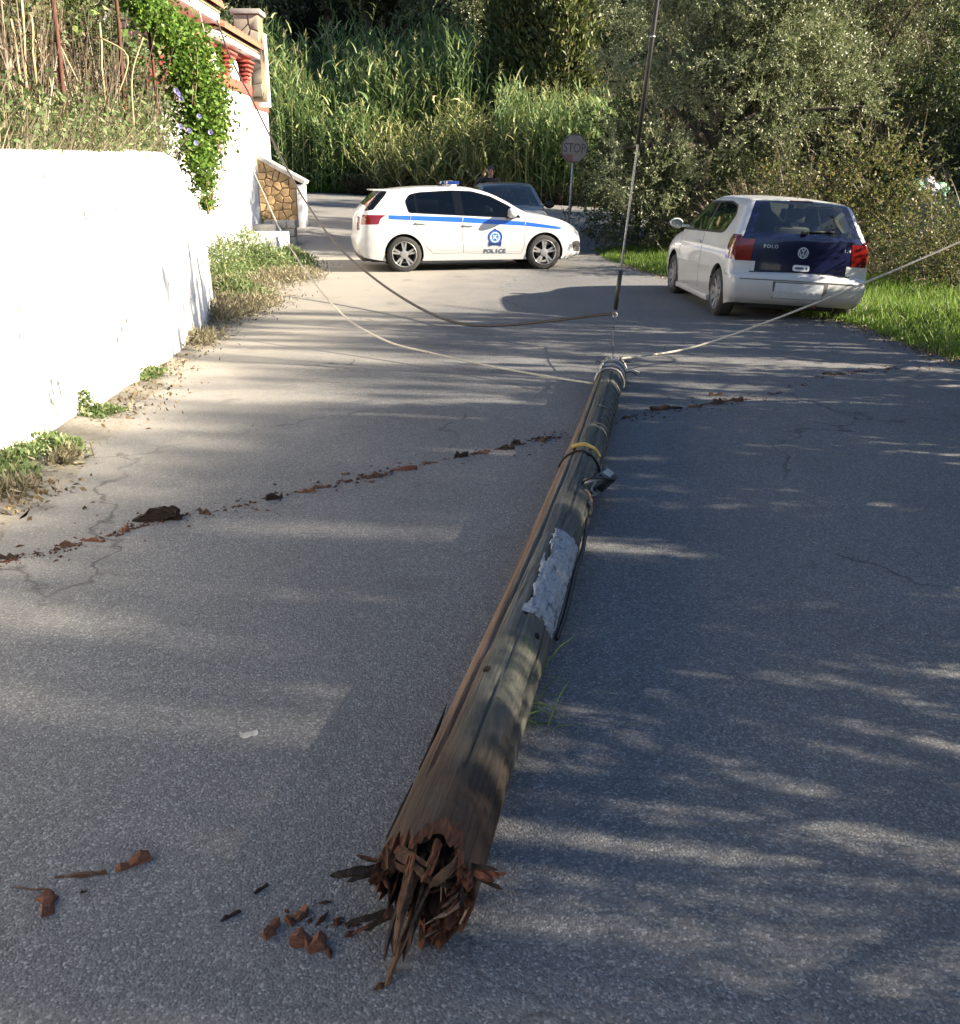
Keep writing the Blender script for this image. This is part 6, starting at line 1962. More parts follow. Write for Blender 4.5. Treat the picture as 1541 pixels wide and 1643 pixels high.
for sg in (1, -1):
    seam(C, front_door, sg, pc); seam(C, rear_door, sg, pc)
    seam(C, [(-1.02, .40), (-.2, .36), (.85, .335)], sg, pc, .003, 'sill_crease_shade')  # dark line stands in for the shade of the body crease
    # stripe breaks where the doors part
    for xx_ in (-1.18, -.235, .93):
        seam(C, [(xx_ - .01, float(band(xx_)[1]) - .01), (xx_ + .01, float(band(xx_)[0]) + .01)], sg, pc, .006, 'stripe_gap').data.materials[0] = MT['white_paint']
    for (hx, hz) in ((-1.0, .86), (-.13, .815)):
        p_ = C.side_pt(hx, hz, .012, sg)
        bm = bmesh.new(); bm_box(bm, -.10, .10, -.014, .014, -.015, .015, 0, .012)
        o = from_bm('door_handle', bm, MT['white_paint'], pc, 40); o.location = p_
    # wing mirror
    bm = bmesh.new()
    bmesh.ops.create_icosphere(bm, subdivisions=3, radius=1)
    for v_ in bm.verts:
        x_, y_, z_ = v_.co
        v_.co = Vector((x_ * .12 - .02, y_ * .13, z_ * .085))
        if v_.co.x < -.06: v_.co.x = -.06
    bmesh.ops.transform(bm, matrix=Matrix.Translation((.66, sg * 1.0, 1.02)), verts=bm.verts[:])
    bm_box(bm, .60, .72, min(sg * .84, sg * .95), max(sg * .84, sg * .95), .955, .985, 0, .01)
    from_bm('wing_mirror', bm, MT['white_paint'], pc, 50)
    bm = bmesh.new(); bm_box(bm, .57, .74, min(sg * .83, sg * .97), max(sg * .83, sg * .97), .925, .953, 0, .008); from_bm('mirror_base', bm, MT['trim'], pc, 40)
# fuel flap outline
seam(C, [(-1.50, .96), (-1.28, .945), (-1.27, .84), (-1.46, .84), (-1.50, .96)], -1, pc, .003, 'fuel_flap')
# bumper lower edge, spoiler
bm = bmesh.new(); bm_box(bm, -2.06, -1.66, -.72, .72, .20, .32, 0, .03); from_bm('rear_diffuser', bm, MT['trim'], pc, 40)
bm = bmesh.new(); bm_box(bm, -1.80, -1.50, -.60, .60, 1.405, 1.43, 0, .012, Matrix.Translation((0, 0, 0))); from_bm('spoiler', bm, MT['white_paint'], pc, 40)
# roof beacon bar
lb = empty('light_bar'); lb.parent = pc; lb.location = (-.32, 0, 1.475)
bm = bmesh.new(); bm_box(bm, -.05, .05, -.48, .48, .0, .035, 0, .012); from_bm('rail', bm, MT['badge_white'], lb, 40)
for sy in (-.33, .33):
    bm = bmesh.new(); bm_box(bm, -.12, .11, sy - .15, sy + .15, .036, .095, 0, .025); from_bm('beacon', bm, MT['blue_lamp'], lb, 40)
bm = bmesh.new(); bm_box(bm, -.07, .06, -.155, .155, .036, .10, 0, .015); from_bm('siren_box', bm, MT['galv'], lb, 40)
bm = bmesh.new(); bm_tube(bm, [(-1.2, 0, 1.45), (-1.32, 0, 1.62)], .006, 5); from_bm('aerial', bm, MT['trim'], pc)
# emblem and lettering on both front doors
def on_side(car, me, cx, cz, sg, off, m, parent, name):
    for v_ in me.vertices:
        x_ = cx + v_.co.x * (1 if sg < 0 else -1); z_ = cz + v_.co.y
        v_.co = Vector((x_, sg * (car.W(x_, z_) + off + max(v_.co.z, 0)), z_))
    return link(name, me, parent, m)
def disc_mesh(r0, r1, n=36, sx=1.0, z=0.0):
    bm = bmesh.new()
    if r0 <= 0:
        ring = [bm.verts.new((r1 * math.cos(a) * sx, r1 * math.sin(a), z)) for a in np.linspace(0, 2 * math.pi, n + 1)[:-1]]
        bm.faces.new(ring)
    else:
        a_ = [bm.verts.new((r0 * math.cos(a) * sx, r0 * math.sin(a), z)) for a in np.linspace(0, 2 * math.pi, n + 1)[:-1]]
        b_ = [bm.verts.new((r1 * math.cos(a) * sx, r1 * math.sin(a), z)) for a in np.linspace(0, 2 * math.pi, n + 1)[:-1]]
        for k in range(n): bm.faces.new((a_[k], b_[k], b_[(k + 1) % n], a_[(k + 1) % n]))
    me = bpy.data.meshes.new('disc'); bm.to_mesh(me); bm.free()
    return me
def poly_mesh(pts_, z=0.0):
    bm = bmesh.new(); bm.faces.new([bm.verts.new((a, b, z)) for a, b in pts_]); bmesh.ops.triangulate(bm, faces=bm.faces[:])
    for _ in range(5):
        le = [e for e in bm.edges if e.calc_length() > .05]
        if not le: break
        bmesh.ops.subdivide_edges(bm, edges=le, cuts=1)
        bmesh.ops.triangulate(bm, faces=bm.faces[:])
    me = bpy.data.meshes.new('poly'); bm.to_mesh(me); bm.free()
    return me
for sg in (-1, 1):
    ex, ez = .365, .60
    on_side(C, disc_mesh(0, .135), ex, ez, sg, .0040, MT['badge_blue'], pc, 'emblem_ground')
    on_side(C, disc_mesh(.118, .128), ex, ez, sg, .0060, MT['badge_dark'], pc, 'emblem_rim')
    on_side(C, disc_mesh(.078, .090), ex, ez, sg, .0060, MT['badge_white'], pc, 'emblem_ring')
    on_side(C, disc_mesh(0, .078), ex, ez, sg, .0058, MT['badge_mid'], pc, 'emblem_centre')
    on_side(C, poly_mesh([(-.05, .05), (0, .068), (.05, .05), (.055, -.01), (.03, -.05), (0, -.07), (-.03, -.05), (-.055, -.01)]), ex, ez, sg, .0070, MT['badge_blue'], pc, 'emblem_shield')
    on_side(C, poly_mesh([(-.042, .03), (.03, -.042), (.042, -.03), (-.03, .042)]), ex, ez, sg, .0084, MT['badge_white'], pc, 'emblem_bar')
    on_side(C, poly_mesh([(-.042, -.018), (.018, .042), (.034, .034), (-.034, -.034)]), ex, ez, sg, .0078, MT['badge_white'], pc, 'emblem_bar')
    on_side(C, poly_mesh([(-.125, -.075), (-.06, -.10), (.06, -.10), (.125, -.075), (.11, -.165), (.05, -.14), (-.05, -.14), (-.11, -.165)]), ex, ez, sg, .0072, MT['badge_dark'], pc, 'emblem_ribbon')
    on_side(C, poly_mesh([(-.03, .125), (0, .16), (.03, .125)]), ex, ez, sg, .0072, MT['badge_dark'], pc, 'emblem_crest')
    for k, chh in enumerate('POLICE'):
        me = text_mesh(chh, .100, 0, .004)
        for v_ in me.vertices: v_.co.x *= 1.1
        on_side(C, me, ex + (-1 if sg > 0 else 1) * (k - 2.5) * .072, .352, sg, .0055, MT['letter_grey'], pc, 'letter')
a, b = ground_pair((637, 437), (867, 432.5))
hd = math.atan2(b.y - a.y, b.x - a.x)
mid = (a + b) / 2
nrm = Vector((-math.sin(hd), math.cos(hd), 0))
pos = mid + nrm * .84
pc.location = (pos.x + .10, pos.y, 0)
pc.rotation_euler = (0, 0, hd)

# ---- white hatchback with the dark blue tailgate
vw = tag(empty('parked_car'), 'old white three door hatchback with a dark blue tailgate half on the grass', 'car')
outline = [(-1.68, .23), (-1.765, .30), (-1.80, .40), (-1.80, .50), (-1.775, .555), (-1.72, .585), (-1.708, .715), (-1.68, .96), (-1.645, 1.02), (-1.45, 1.33), (-1.37, 1.385), (-1.15, 1.41), (-.7, 1.425), (-.2, 1.42), (.12, 1.385), (.30, 1.325), (.62, 1.14), (.93, .955), (1.05, .925), (1.40, .86), (1.70, .75), (1.87, .62), (1.935, .48), (1.93, .34), (1.86, .23), (1.68, .19)]
sh = [(.08, .12), (.08, .12), (.08, .13), (.08, .13), (.07, .11), (.05, .07), (.05, .07), (.05, .07), (.06, .08), (.06, .09), (.08, .11), (.09, .12), (.09, .12), (.09, .12), (.08, .11), (.08, .1), (.06, .08), (.06, .08), (.09, .12), (.12, .16), (.15, .25), (.22, .40), (.25, .45), (.25, .45), (.2, .3), (.1, .15)]
cr = [.0, .02, .04, .045, .05, .05, .05, .05, .05, .035, .02, .02, .025, .025, .025, .025, .035, .04, .03, .03, .03, .05, .07, .07, .05, .0]
sec = [(0, .74), (.18, .785), (.34, .815), (.55, .828), (.72, .828), (.86, .815), (.97, .79), (1.08, .745), (1.22, .69), (1.36, .635), (1.43, .61)]
arc = [(-1.205, .30, .335), (1.205, .30, .335)]
V_ = Car(vw, outline, sec, arc, .19, sh, cr)
win_r = round_poly([(-.28, .985), (-.30, 1.33), (-.75, 1.345), (-1.10, 1.30), (-1.21, 1.20), (-1.12, 1.03), (-1.0, 1.0)], .05)
win_f = round_poly([(-.22, .985), (.80, .955), (.55, 1.10), (.22, 1.29), (.05, 1.325), (-.24, 1.335)], .04)
dloV = round_poly([(.86, .935), (.56, 1.13), (.23, 1.315), (.05, 1.35), (-.75, 1.365), (-1.12, 1.32), (-1.24, 1.21), (-1.13, 1.005), (-1.0, .98)], .05)
tlV = round_poly([(-1.85, 1.00), (-1.53, 1.00), (-1.47, .93), (-1.475, .72), (-1.85, .72)], .035)
hlV = round_poly([(1.52, .72), (1.62, .775), (1.80, .70), (1.92, .58), (1.86, .53), (1.65, .60)], .02)
tgV = [(-1.9, 1.02), (-1.645, 1.03), (-1.45, 1.33), (-1.37, 1.40), (-1.5, 1.6), (-1.9, 1.6)]
regs = [('rear_glass', win_r), ('front_glass', win_f), ('window_frame', dloV), ('tail', tlV), ('headlight', hlV)]
parts = V_.build_side(regs)
cols = [-1, -.975, -.95, -.90, -.84, -.77, -.70, -.60, -.48, -.34, -.17, 0, .17, .34, .48, .60, .70, .77, .84, .90, .95, .975, 1]
G_ = V_.strip(cols)
def clsV(i, j, c_, nr, nc):
    u_ = (V_.u[i] + V_.u[i + 1]) / 2
    t_ = abs((cols[j] + cols[j + 1]) / 2)
    if 7.9 < u_ < 9.3 and t_ < .84: return 'rear_window'
    if 7.0 <= u_ < 10.0 and t_ < .975: return 'tailgate'
    if 6.0 <= u_ < 7.5 and t_ < .77: return 'tailgate'
    if 6.0 <= u_ < 7.5 and t_ >= .77: return 'tail'
    if 5.0 <= u_ < 6.0 and t_ < .70: return 'tailgate'
    if 14.8 < u_ < 17.1 and t_ < .93: return 'windscreen'
    if 17.1 <= u_ < 17.8 and t_ < .93: return 'cowl'
    if 20.9 < u_ < 21.6 and t_ < .5: return 'grille'
    return 'body'
sp = grid_split(G_, clsV)
bodyV, bodyF = [], []
verts, fs = parts['body']
add_to(bodyV, bodyF, [Vector((v_.x, -v_.y, v_.z)) for v_ in verts], fs)
add_to(bodyV, bodyF, verts, [f_[::-1] for f_ in fs])
add_to(bodyV, bodyF, *sp['body'])
mesh_of('body', bodyV, bodyF, MT['old_white'], vw)
both(V_, parts, 'rear_glass', 'side_window', MT['glass'], vw, -.004)
both(V_, parts, 'front_glass', 'side_window', MT['glass'], vw, -.004)
both(V_, parts, 'window_frame', 'window_frame', MT['trim'], vw)
both(V_, parts, 'headlight', 'headlight', MT['head_clear'], vw)
# tail lights: side piece and rear piece welded as one lamp
for sg in (1, -1):
    V2, F2 = [], []
    vv, ff = parts['tail']
    add_to(V2, F2, [Vector((q.x, sg * (q.y + .004), q.z)) for q in vv], [f_ if sg < 0 else f_[::-1] for f_ in ff])
    vv, ff = sp['tail']
    keep = [f_ for f_ in ff if sum(vv[i].y for i in f_) * sg > 0]
    add_to(V2, F2, [Vector((q.x - .006, q.y * 1.003, q.z)) for q in vv], keep)
    o = mesh_of('tail_light', V2, F2, MT['tail_red'], vw, True, .003)
tgate = mesh_of('tailgate', *sp['tailgate'], MT['navy'], vw)
tgate['label'] = 'dark navy blue replacement tailgate'
mesh_of('rear_window', *sp['rear_window'], MT['glass_green'], tgate)
mesh_of('windscreen', *sp['windscreen'], MT['glass'], vw)
if 'cowl' in sp: mesh_of('cowl', *sp['cowl'], MT['trim'], vw)
mesh_of('grille', *sp['grille'], MT['trim'], vw)
for sx in (-1.205, 1.205):
    for sy in (-1, 1): wheel(vw, sx, sy * .72, .292, .19, MT['alloy_dull'], 9, False)
common_inside(vw, -1.70, 1.8, .82, arc, MT['seat'], [(.05, .33, .40), (.05, -.33, .40)])
bm = bmesh.new(); bm_box(bm, -1.20, -1.04, -.60, .60, .40, .95, 0, .05); from_bm('rear_seat', bm, MT['seat'], vw, 40)
bm = bmesh.new(); bm_box(bm, .62, 1.05, -.64, .64, .58, .86, 0, .05); from_bm('dashboard', bm, MT['trim'], vw, 40)
def rear_pt(V, z, y, off=0.0):
    """point on the rear strip at height z"""
    for i in range(len(V.out) - 1):
        (x0_, z0_), (x1_, z1_) = V.out[i], V.out[i + 1]
        if z0_ <= z <= z1_ and x0_ < -1.0:
            f_ = (z - z0_) / max(z1_ - z0_, 1e-6)
            x = x0_ + (x1_ - x0_) * f_
            w = V.W(x, z); cr_ = V.crown[i]
            tn = Vector((x1_ - x0_, z1_ - z0_)).normalized()
            k = cr_ * (1 - min(1, abs(y) / w) ** 2.4) + off
            return Vector((x - tn.y * k, y, z + tn.x * k))
    return Vector((-1.8 - off, y, z))
def on_rear(V, me, cy_, cz, off, m, parent, name, flip=-1):
    for v_ in me.vertices:
        v_.co = rear_pt(V, cz + v_.co.y, cy_ + flip * v_.co.x, off + max(v_.co.z, 0))
    return link(name, me, parent, m)
# the car points away from the camera: text reads with +x text -> -y of the car
for k, chh in enumerate('POLO'):
    on_rear(V_, text_mesh(chh, .055, .002), .455 - k * .045, .885, .003, MT['silver'], tgate, 'letter')
for k, chh in enumerate('1.4'):
    on_rear(V_, text_mesh(chh, .055, .002), -.50 - k * .03, .885, .003, MT['silver'], tgate, 'letter')
# roundel with V over W
on_rear(V_, disc_mesh(.052, .064, 32, 1, .004), 0, .835, .004, MT['silver'], tgate, 'roundel')
on_rear(V_, disc_mesh(0, .053, 32, 1, .001), 0, .835, .003, MT['badge_dark'], tgate, 'roundel_ground')
def stroke(p, q, w=.010):
    d = (Vector(q) - Vector(p)).normalized(); n_ = Vector((-d.y, d.x)) * w / 2
    return [tuple(Vector(p) + n_), tuple(Vector(p) - n_), tuple(Vector(q) - n_), tuple(Vector(q) + n_)]
for p_, q_ in (((-.020, .048), (0, .006)), ((.020, .048), (0, .006)), ((-.046, .024), (-.022, -.046)), ((-.022, -.046), (0, .0)), ((0, .0), (.022, -.046)), ((.022, -.046), (.046, .024))):
    on_rear(V_, poly_mesh(stroke(p_, q_), .004), 0, .835, .004, MT['silver'], tgate, 'roundel_stroke')
# small oval plate below the roundel
on_rear(V_, poly_mesh(round_poly([(-.10, -.035), (.10, -.035), (.10, .035), (-.10, .035)], .03)), 0.0, .665, .003, MT['badge_white'], tgate, 'sticker')
on_rear(V_, poly_mesh([(-.07, -.012), (.03, -.012), (.03, .010), (-.07, .010)]), 0.0, .665, .005, MT['letter_grey'], tgate, 'sticker_print')
on_rear(V_, poly_mesh([(.055, -.014), (.075, -.014), (.075, .014), (.055, .014)]), 0.0, .665, .005, MT['letter_grey'], tgate, 'sticker_print')
# plate recess with the blank plate, bumper crease, rubber strip
on_rear(V_, poly_mesh([(-.31, -.09), (.31, -.09), (.33, .085), (-.33, .085)]), 0.0, .415, .002, MT['seam'], vw, 'plate_recess')
on_rear(V_, poly_mesh([(-.30, -.083), (.275, -.083), (.275, .077), (-.30, .077)]), 0.0, .415, .006, MT['plate'], vw, 'number_plate')
bm = bmesh.new(); bm_tube(bm, [rear_pt(V_, .515, y_, .003) for y_ in np.linspace(-.72, .72, 24)], .006, 5); from_bm('bumper_crease', bm, MT['seam'], vw)
bm = bmesh.new(); bm_tube(bm, [rear_pt(V_, .583, y_, .0) for y_ in np.linspace(-.60, .60, 20)], .008, 5); from_bm('bumper_gap', bm, MT['trim'], vw)
bm = bmesh.new(); bm_tube(bm, [rear_pt(V_, 1.035, .0, .012), rear_pt(V_, 1.05, -.15, .016), rear_pt(V_, 1.065, -.36, .014)], .008, 5); bm_box(bm, -.03, .03, -.035, .035, -.02, .02, 0, .01, Matrix.Translation(rear_pt(V_, 1.03, 0, .01))); from_bm('rear_wiper', bm, MT['trim'], tgate)
bm = bmesh.new(); bm_tube(bm, [(-1.25, 0, 1.43), (-1.42, 0, 1.60)], .005, 5); from_bm('aerial', bm, MT['trim'], vw)
bm = bmesh.new(); bm_box(bm, -1.39, -1.36, -.14, .14, 1.375, 1.40, 0, .006, Matrix.Translation((-.03, 0, .012))); from_bm('brake_lamp', bm, MT['tail_red'], tgate, 40)
bm = bmesh.new(); bm_tube(bm, [(-1.3, -.25, .24), (-1.72, -.25, .235)], .024, 10); from_bm('exhaust', bm, MT['rust'], vw)
doorV = [(-.28, .98), (-.30, .60), (-.27, .25), (.82, .23), (.86, .45), (.88, .90), (.83, .94)]
for sg in (1, -1):
    seam(V_, doorV, sg, vw)
    seam(V_, [(-.80, .56), (.85, .535)], sg, vw, .007, 'rubbing_strip').data.materials[0] = MT['old_white']
    seam(V_, [(-1.56, .60), (-1.50, .55), (-1.78, .53)], sg, vw, .004, 'bumper_seam')
    bm = bmesh.new(); bm_box(bm, -.09, .09, -.014, .014, -.016, .016, 0, .012)
    o = from_bm('door_handle', bm, MT['old_white'], vw, 40); o.location = V_.side_pt(-.15, .83, .010, sg)
    bm = bmesh.new()
    bmesh.ops.create_icosphere(bm, subdivisions=3, radius=1)
    for v_ in bm.verts:
        v_.co = Vector((max(v_.co.x * .09, -.04), v_.co.y * .095, v_.co.z * .066))
    bmesh.ops.transform(bm, matrix=Matrix.Translation((.66, sg * .97, 1.02)), verts=bm.verts[:])
    bm_box(bm, .62, .72, min(sg * .78, sg * .90), max(sg * .78, sg * .90), .975, 1.005, 0, .01)
    from_bm('wing_mirror', bm, MT['trim'] if sg < 0 else MT['old_white'], vw, 50)
    bm = bmesh.new(); bm.faces.new([bm.verts.new((.616, sg * .97 + .076 * math.cos(a), 1.02 + .052 * math.sin(a))) for a in np.linspace(0, 2 * math.pi, 21)[:-1]]); from_bm('mirror_glass', bm, MT['chrome'], vw)
    # sill skirt
    bm = bmesh.new(); bm_box(bm, -.86, .86, min(sg * .74, sg * .83), max(sg * .74, sg * .83), .145, .22, 0, .02); from_bm('side_skirt', bm, MT['old_white'], vw, 40)
a, b = U(1148, 507), U(1077, 476)
hdV = R(91.5)
fw = Vector((math.cos(hdV), math.sin(hdV), 0)); rt = Vector((math.sin(hdV), -math.cos(hdV), 0))
rear_axle_left = Vector((a.x, a.y + .05, 0))
pos = rear_axle_left + fw * 1.205 + rt * .78
roll = R(3.6)
vw.rotation_mode = 'XYZ'
vw.matrix_world = Matrix.Translation((pos.x, pos.y, -.05)) @ Matrix.Rotation(hdV, 4, 'Z') @ Matrix.Rotation(roll, 4, 'X')

# ---- grey car facing us beyond the police car
gc = tag(empty('grey_car'), 'blue grey hatchback mostly hidden behind the police car', 'car')
outline = [(-1.70, .25), (-1.78, .45), (-1.76, .75), (-1.72, .95), (-1.60, 1.25), (-1.40, 1.42), (-.8, 1.46), (-.1, 1.45), (.20, 1.40), (.55, 1.18), (.85, .98), (1.0, .93), (1.45, .86), (1.70, .72), (1.78, .50), (1.75, .25), (1.6, .2)]
sh = [(.08, .12), (.12, .2), (.12, .2), (.1, .12), (.08, .1), (.09, .12), (.09, .12), (.09, .12), (.08, .11), (.06, .08), (.06, .08), (.09, .12), (.12, .18), (.2, .3), (.22, .4), (.2, .3), (.1, .15)]
cr = [.0, .04, .05, .05, .03, .02, .025, .025, .025, .035, .04, .03, .03, .04, .06, .04, 0]
sec = [(0, .72), (.2, .77), (.5, .81), (.8, .80), (.95, .78), (1.1, .73), (1.3, .65), (1.47, .60)]
arc = [(-1.15, .29, .33), (1.15, .29, .33)]
K = Car(gc, outline, sec, arc, .2, sh, cr)
dK = round_poly([(-1.3, 1.0), (.80, .95), (.52, 1.16), (.17, 1.36), (-.8, 1.40), (-1.25, 1.30)], .05)
w1 = round_poly([(-.28, 1.0), (.70, .97), (.5, 1.13), (.15, 1.33), (-.26, 1.365)], .03)
w2 = round_poly([(-1.2, 1.02), (-.36, 1.0), (-.34, 1.365), (-.8, 1.37), (-1.2, 1.27)], .04)
hK = round_poly([(1.40, .70), (1.52, .78), (1.68, .70), (1.76, .58), (1.55, .58)], .02)
parts = K.build_side([('g1', w1), ('g2', w2), ('frame', dK), ('hl', hK)], grid=.09)
cols = [-1, -.95, -.88, -.7, -.4, 0, .4, .7, .88, .95, 1]
def clsK(i, j, c_, nr, nc):
    u_ = (K.u[i] + K.u[i + 1]) / 2; t_ = abs((cols[j] + cols[j + 1]) / 2)
    if 3.3 < u_ < 4.8 and t_ < .9: return 'rear_window'
    if 7.9 < u_ < 10.1 and t_ < .93: return 'windscreen'
    if 13.2 < u_ < 14.2 and t_ < .7: return 'grille'
    return 'body'
sp = grid_split(K.strip(cols), clsK)
bodyV, bodyF = [], []
verts, fs = parts['body']
add_to(bodyV, bodyF, [Vector((v_.x, -v_.y, v_.z)) for v_ in verts], fs)
add_to(bodyV, bodyF, verts, [f_[::-1] for f_ in fs])
add_to(bodyV, bodyF, *sp['body'])
mesh_of('body', bodyV, bodyF, MT['grey_blue'], gc)
both(K, parts, 'g1', 'side_window', MT['glass'], gc, -.004); both(K, parts, 'g2', 'side_window', MT['glass'], gc, -.004)
both(K, parts, 'frame', 'window_frame', MT['trim'], gc); both(K, parts, 'hl', 'headlight', MT['head_clear'], gc)
for q in ('rear_window', 'windscreen'): mesh_of(q, *sp[q], MT['glass'], gc)
mesh_of('grille', *sp['grille'], MT['trim'], gc)
for sx in (-1.15, 1.15):
    for sy in (-1, 1): wheel(gc, sx, sy * .70, .285, .18, MT['alloy_dull'], 7, False)
common_inside(gc, -1.65, 1.7, .80, arc, MT['seat'], [(.0, .34, .44), (.0, -.34, .44)])
bm = bmesh.new(); bm_box(bm, .5, .95, -.6, .6, .6, .88, 0, .05); from_bm('dashboard', bm, MT['trim'], gc, 40)
for sg in (1, -1):
    bm = bmesh.new(); bmesh.ops.create_icosphere(bm, subdivisions=2, radius=1)
    for v_ in bm.verts: v_.co = Vector((v_.co.x * .08, v_.co.y * .12, v_.co.z * .085))
    bmesh.ops.transform(bm, matrix=Matrix.Translation((.58, sg * .92, 1.02)), verts=bm.verts[:])
    bm_box(bm, .55, .62, min(sg * .76, sg * .86), max(sg * .76, sg * .86), .98, 1.01, 0, .008)
    from_bm('wing_mirror', bm, MT['trim'], gc, 50)
pR = A(812, 300, 22.3)
gc.location = (pR.x, 22.35, tz(pR.x, 22.0) + .0)
gc.rotation_euler = (0, 0, R(-86))

# ---------------------------------------------------------------- stop sign
sg_ = A(922, 238, 22.6)
sroot = tag(empty('stop_sign', (sg_.x, 22.6, 0)), 'grey octagonal STOP sign on a thin leaning pole', 'sign')
foot = A(911, 352, 22.6)
MT['sign_face'] = simple('grey_sign_face', (0.165, 0.165, 0.17), 0.6, var=0.18, scale=8, bump=0)  # even dark grey sign face
MT['sign_red'] = simple('sign_red', (0.16, 0.075, 0.07), 0.6, var=0.2, scale=8, bump=0)
MT['sign_dark'] = simple('sign_lettering', (0.045, 0.04, 0.042), 0.6, var=0.2, bump=0)
rs_ = 0.325
bm = bmesh.new()
oc = [(rs_ * math.cos(a), rs_ * math.sin(a)) for a in (np.arange(8) + .5) * math.pi / 4]
f_ = [bm.verts.new((x, -.012, z)) for x, z in oc]; b_ = [bm.verts.new((x, .004, z)) for x, z in oc]
bm.faces.new(f_); bm.faces.new(list(reversed(b_)))
for i in range(8): bm.faces.new((f_[i], b_[i], b_[(i + 1) % 8], f_[(i + 1) % 8]))
bmesh.ops.recalc_face_normals(bm, faces=bm.faces[:])
face = empty('sign_plate'); face.parent = sroot
face.location = (0, -.03, sg_.z); face.rotation_euler = (0, R(3), R(4))
from_bm('plate', bm, MT['sign_face'], face)
bm = bmesh.new()
for i in range(8):
    a, b = Vector((oc[i][0], -.0145, oc[i][1])), Vector((oc[(i + 1) % 8][0], -.0145, oc[(i + 1) % 8][1]))
    q = [a * .985, b * .985, b * .91, a * .91]
    for v_ in q: v_.y = -.0145
    bm.faces.new([bm.verts.new(v_) for v_ in q])
from_bm('border', bm, MT['sign_dark'], face)
me = text_mesh('STOP', .245, .001)
for v_ in me.vertices: v_.co = Vector((v_.co.x * .86, -.0145 - max(0, v_.co.z), v_.co.y * 1.15 + .0))
link('lettering', me, face, MT['sign_dark'])
bm = bmesh.new(); bm.faces.new([bm.verts.new((x, -.0135, z)) for x, z in ((-.22, -.13), (-.03, -.13), (-.02, -.27), (-.13, -.275), (-.22, -.2))]); from_bm('red_patch', bm, MT['sign_red'], face)
adopt(tube_obj('pole', [(foot.x - .02, 22.6, -.3), (foot.x + .03, 22.6, foot.z), (sg_.x, 22.6, sg_.z + .28)], .028, MT['galv'], None, 10), sroot)

# ---------------------------------------------------------------- rubbish bags on a bin in the scrub
pb = A(1487, 312, 18.0)
binr = tag(empty('rubbish_bin', (pb.x, 18.0, tz(pb.x, 18.0))), 'dark green wheeled bin almost hidden by the shrub', 'bin')
zt_ = pb.z - .02 - binr.location.z
MT['bin_green'] = simple('dark_green_plastic', (0.005, 0.018, 0.011), 0.5, var=0.2)
bm = bmesh.new()
ra = [bm.verts.new(p) for p in ((-.5, -.32, .12), (.5, -.32, .12), (.5, .32, .12), (-.5, .32, .12))]
rb = [bm.verts.new(p) for p in ((-.58, -.38, zt_), (.58, -.38, zt_), (.58, .38, zt_), (-.58, .38, zt_))]
rc = [bm.verts.new(p) for p in ((-.54, -.34, zt_), (.54, -.34, zt_), (.54, .34, zt_), (-.54, .34, zt_))]
rd = [bm.verts.new(p) for p in ((-.52, -.32, zt_ - .15), (.52, -.32, zt_ - .15), (.52, .32, zt_ - .15), (-.52, .32, zt_ - .15))]
for A_, B_ in ((ra, rb), (rb, rc), (rc, rd)):
    for i in range(4): bm.faces.new((A_[i], A_[(i + 1) % 4], B_[(i + 1) % 4], B_[i]))
bm.faces.new(list(reversed(ra))); bm.faces.new(rd)
from_bm('tub', bm, MT['bin_green'], binr)
for sx in (-.42, .42):
    for sy in (-.25, .25):
        bm = bmesh.new(); bm_lathe(bm, [(.001, -.02), (.07, -.02), (.07, .02), (.001, .02)], 14); o = from_bm('castor', bm, MT['trim'], binr); o.location = (sx, sy, .07)
for k, (px, py, r_, col, lb) in enumerate(((1470, 303, .17, (.03, .15, .09), 'green rubbish bag at the left of the heap on the bin'), (1486, 300, .19, (.45, .45, .52), 'white rubbish bag in the middle of the heap on the bin'), (1507, 306, .16, (.10, .24, .16), 'pale green rubbish bag at the right of the heap on the bin'))):
    p = A(px, py, 17.9 + .1 * k)
    bm = bmesh.new(); bmesh.ops.create_icosphere(bm, subdivisions=4, radius=r_)
    for v_ in bm.verts:
        n_ = mnoise.noise(v_.co * 9 + Vector((k * 7, 0, 0))) * .30 + mnoise.noise(v_.co * 22 + Vector((k * 7, 0, 0))) * .14
        v_.co *= 1 + n_
        v_.co.z *= .8
        if v_.co.z > r_ * .6: v_.co.z += .03
    bmesh.ops.transform(bm, matrix=Matrix.Translation(p), verts=bm.verts[:])
    o = from_bm('rubbish_bag', bm, simple('bag_plastic_%s' % ('green', 'white', 'pale')[k], col, .35, var=.25, scale=14, bump=.6, bdist=.03), None, 180)
    tag(o, lb, 'rubbish bag')

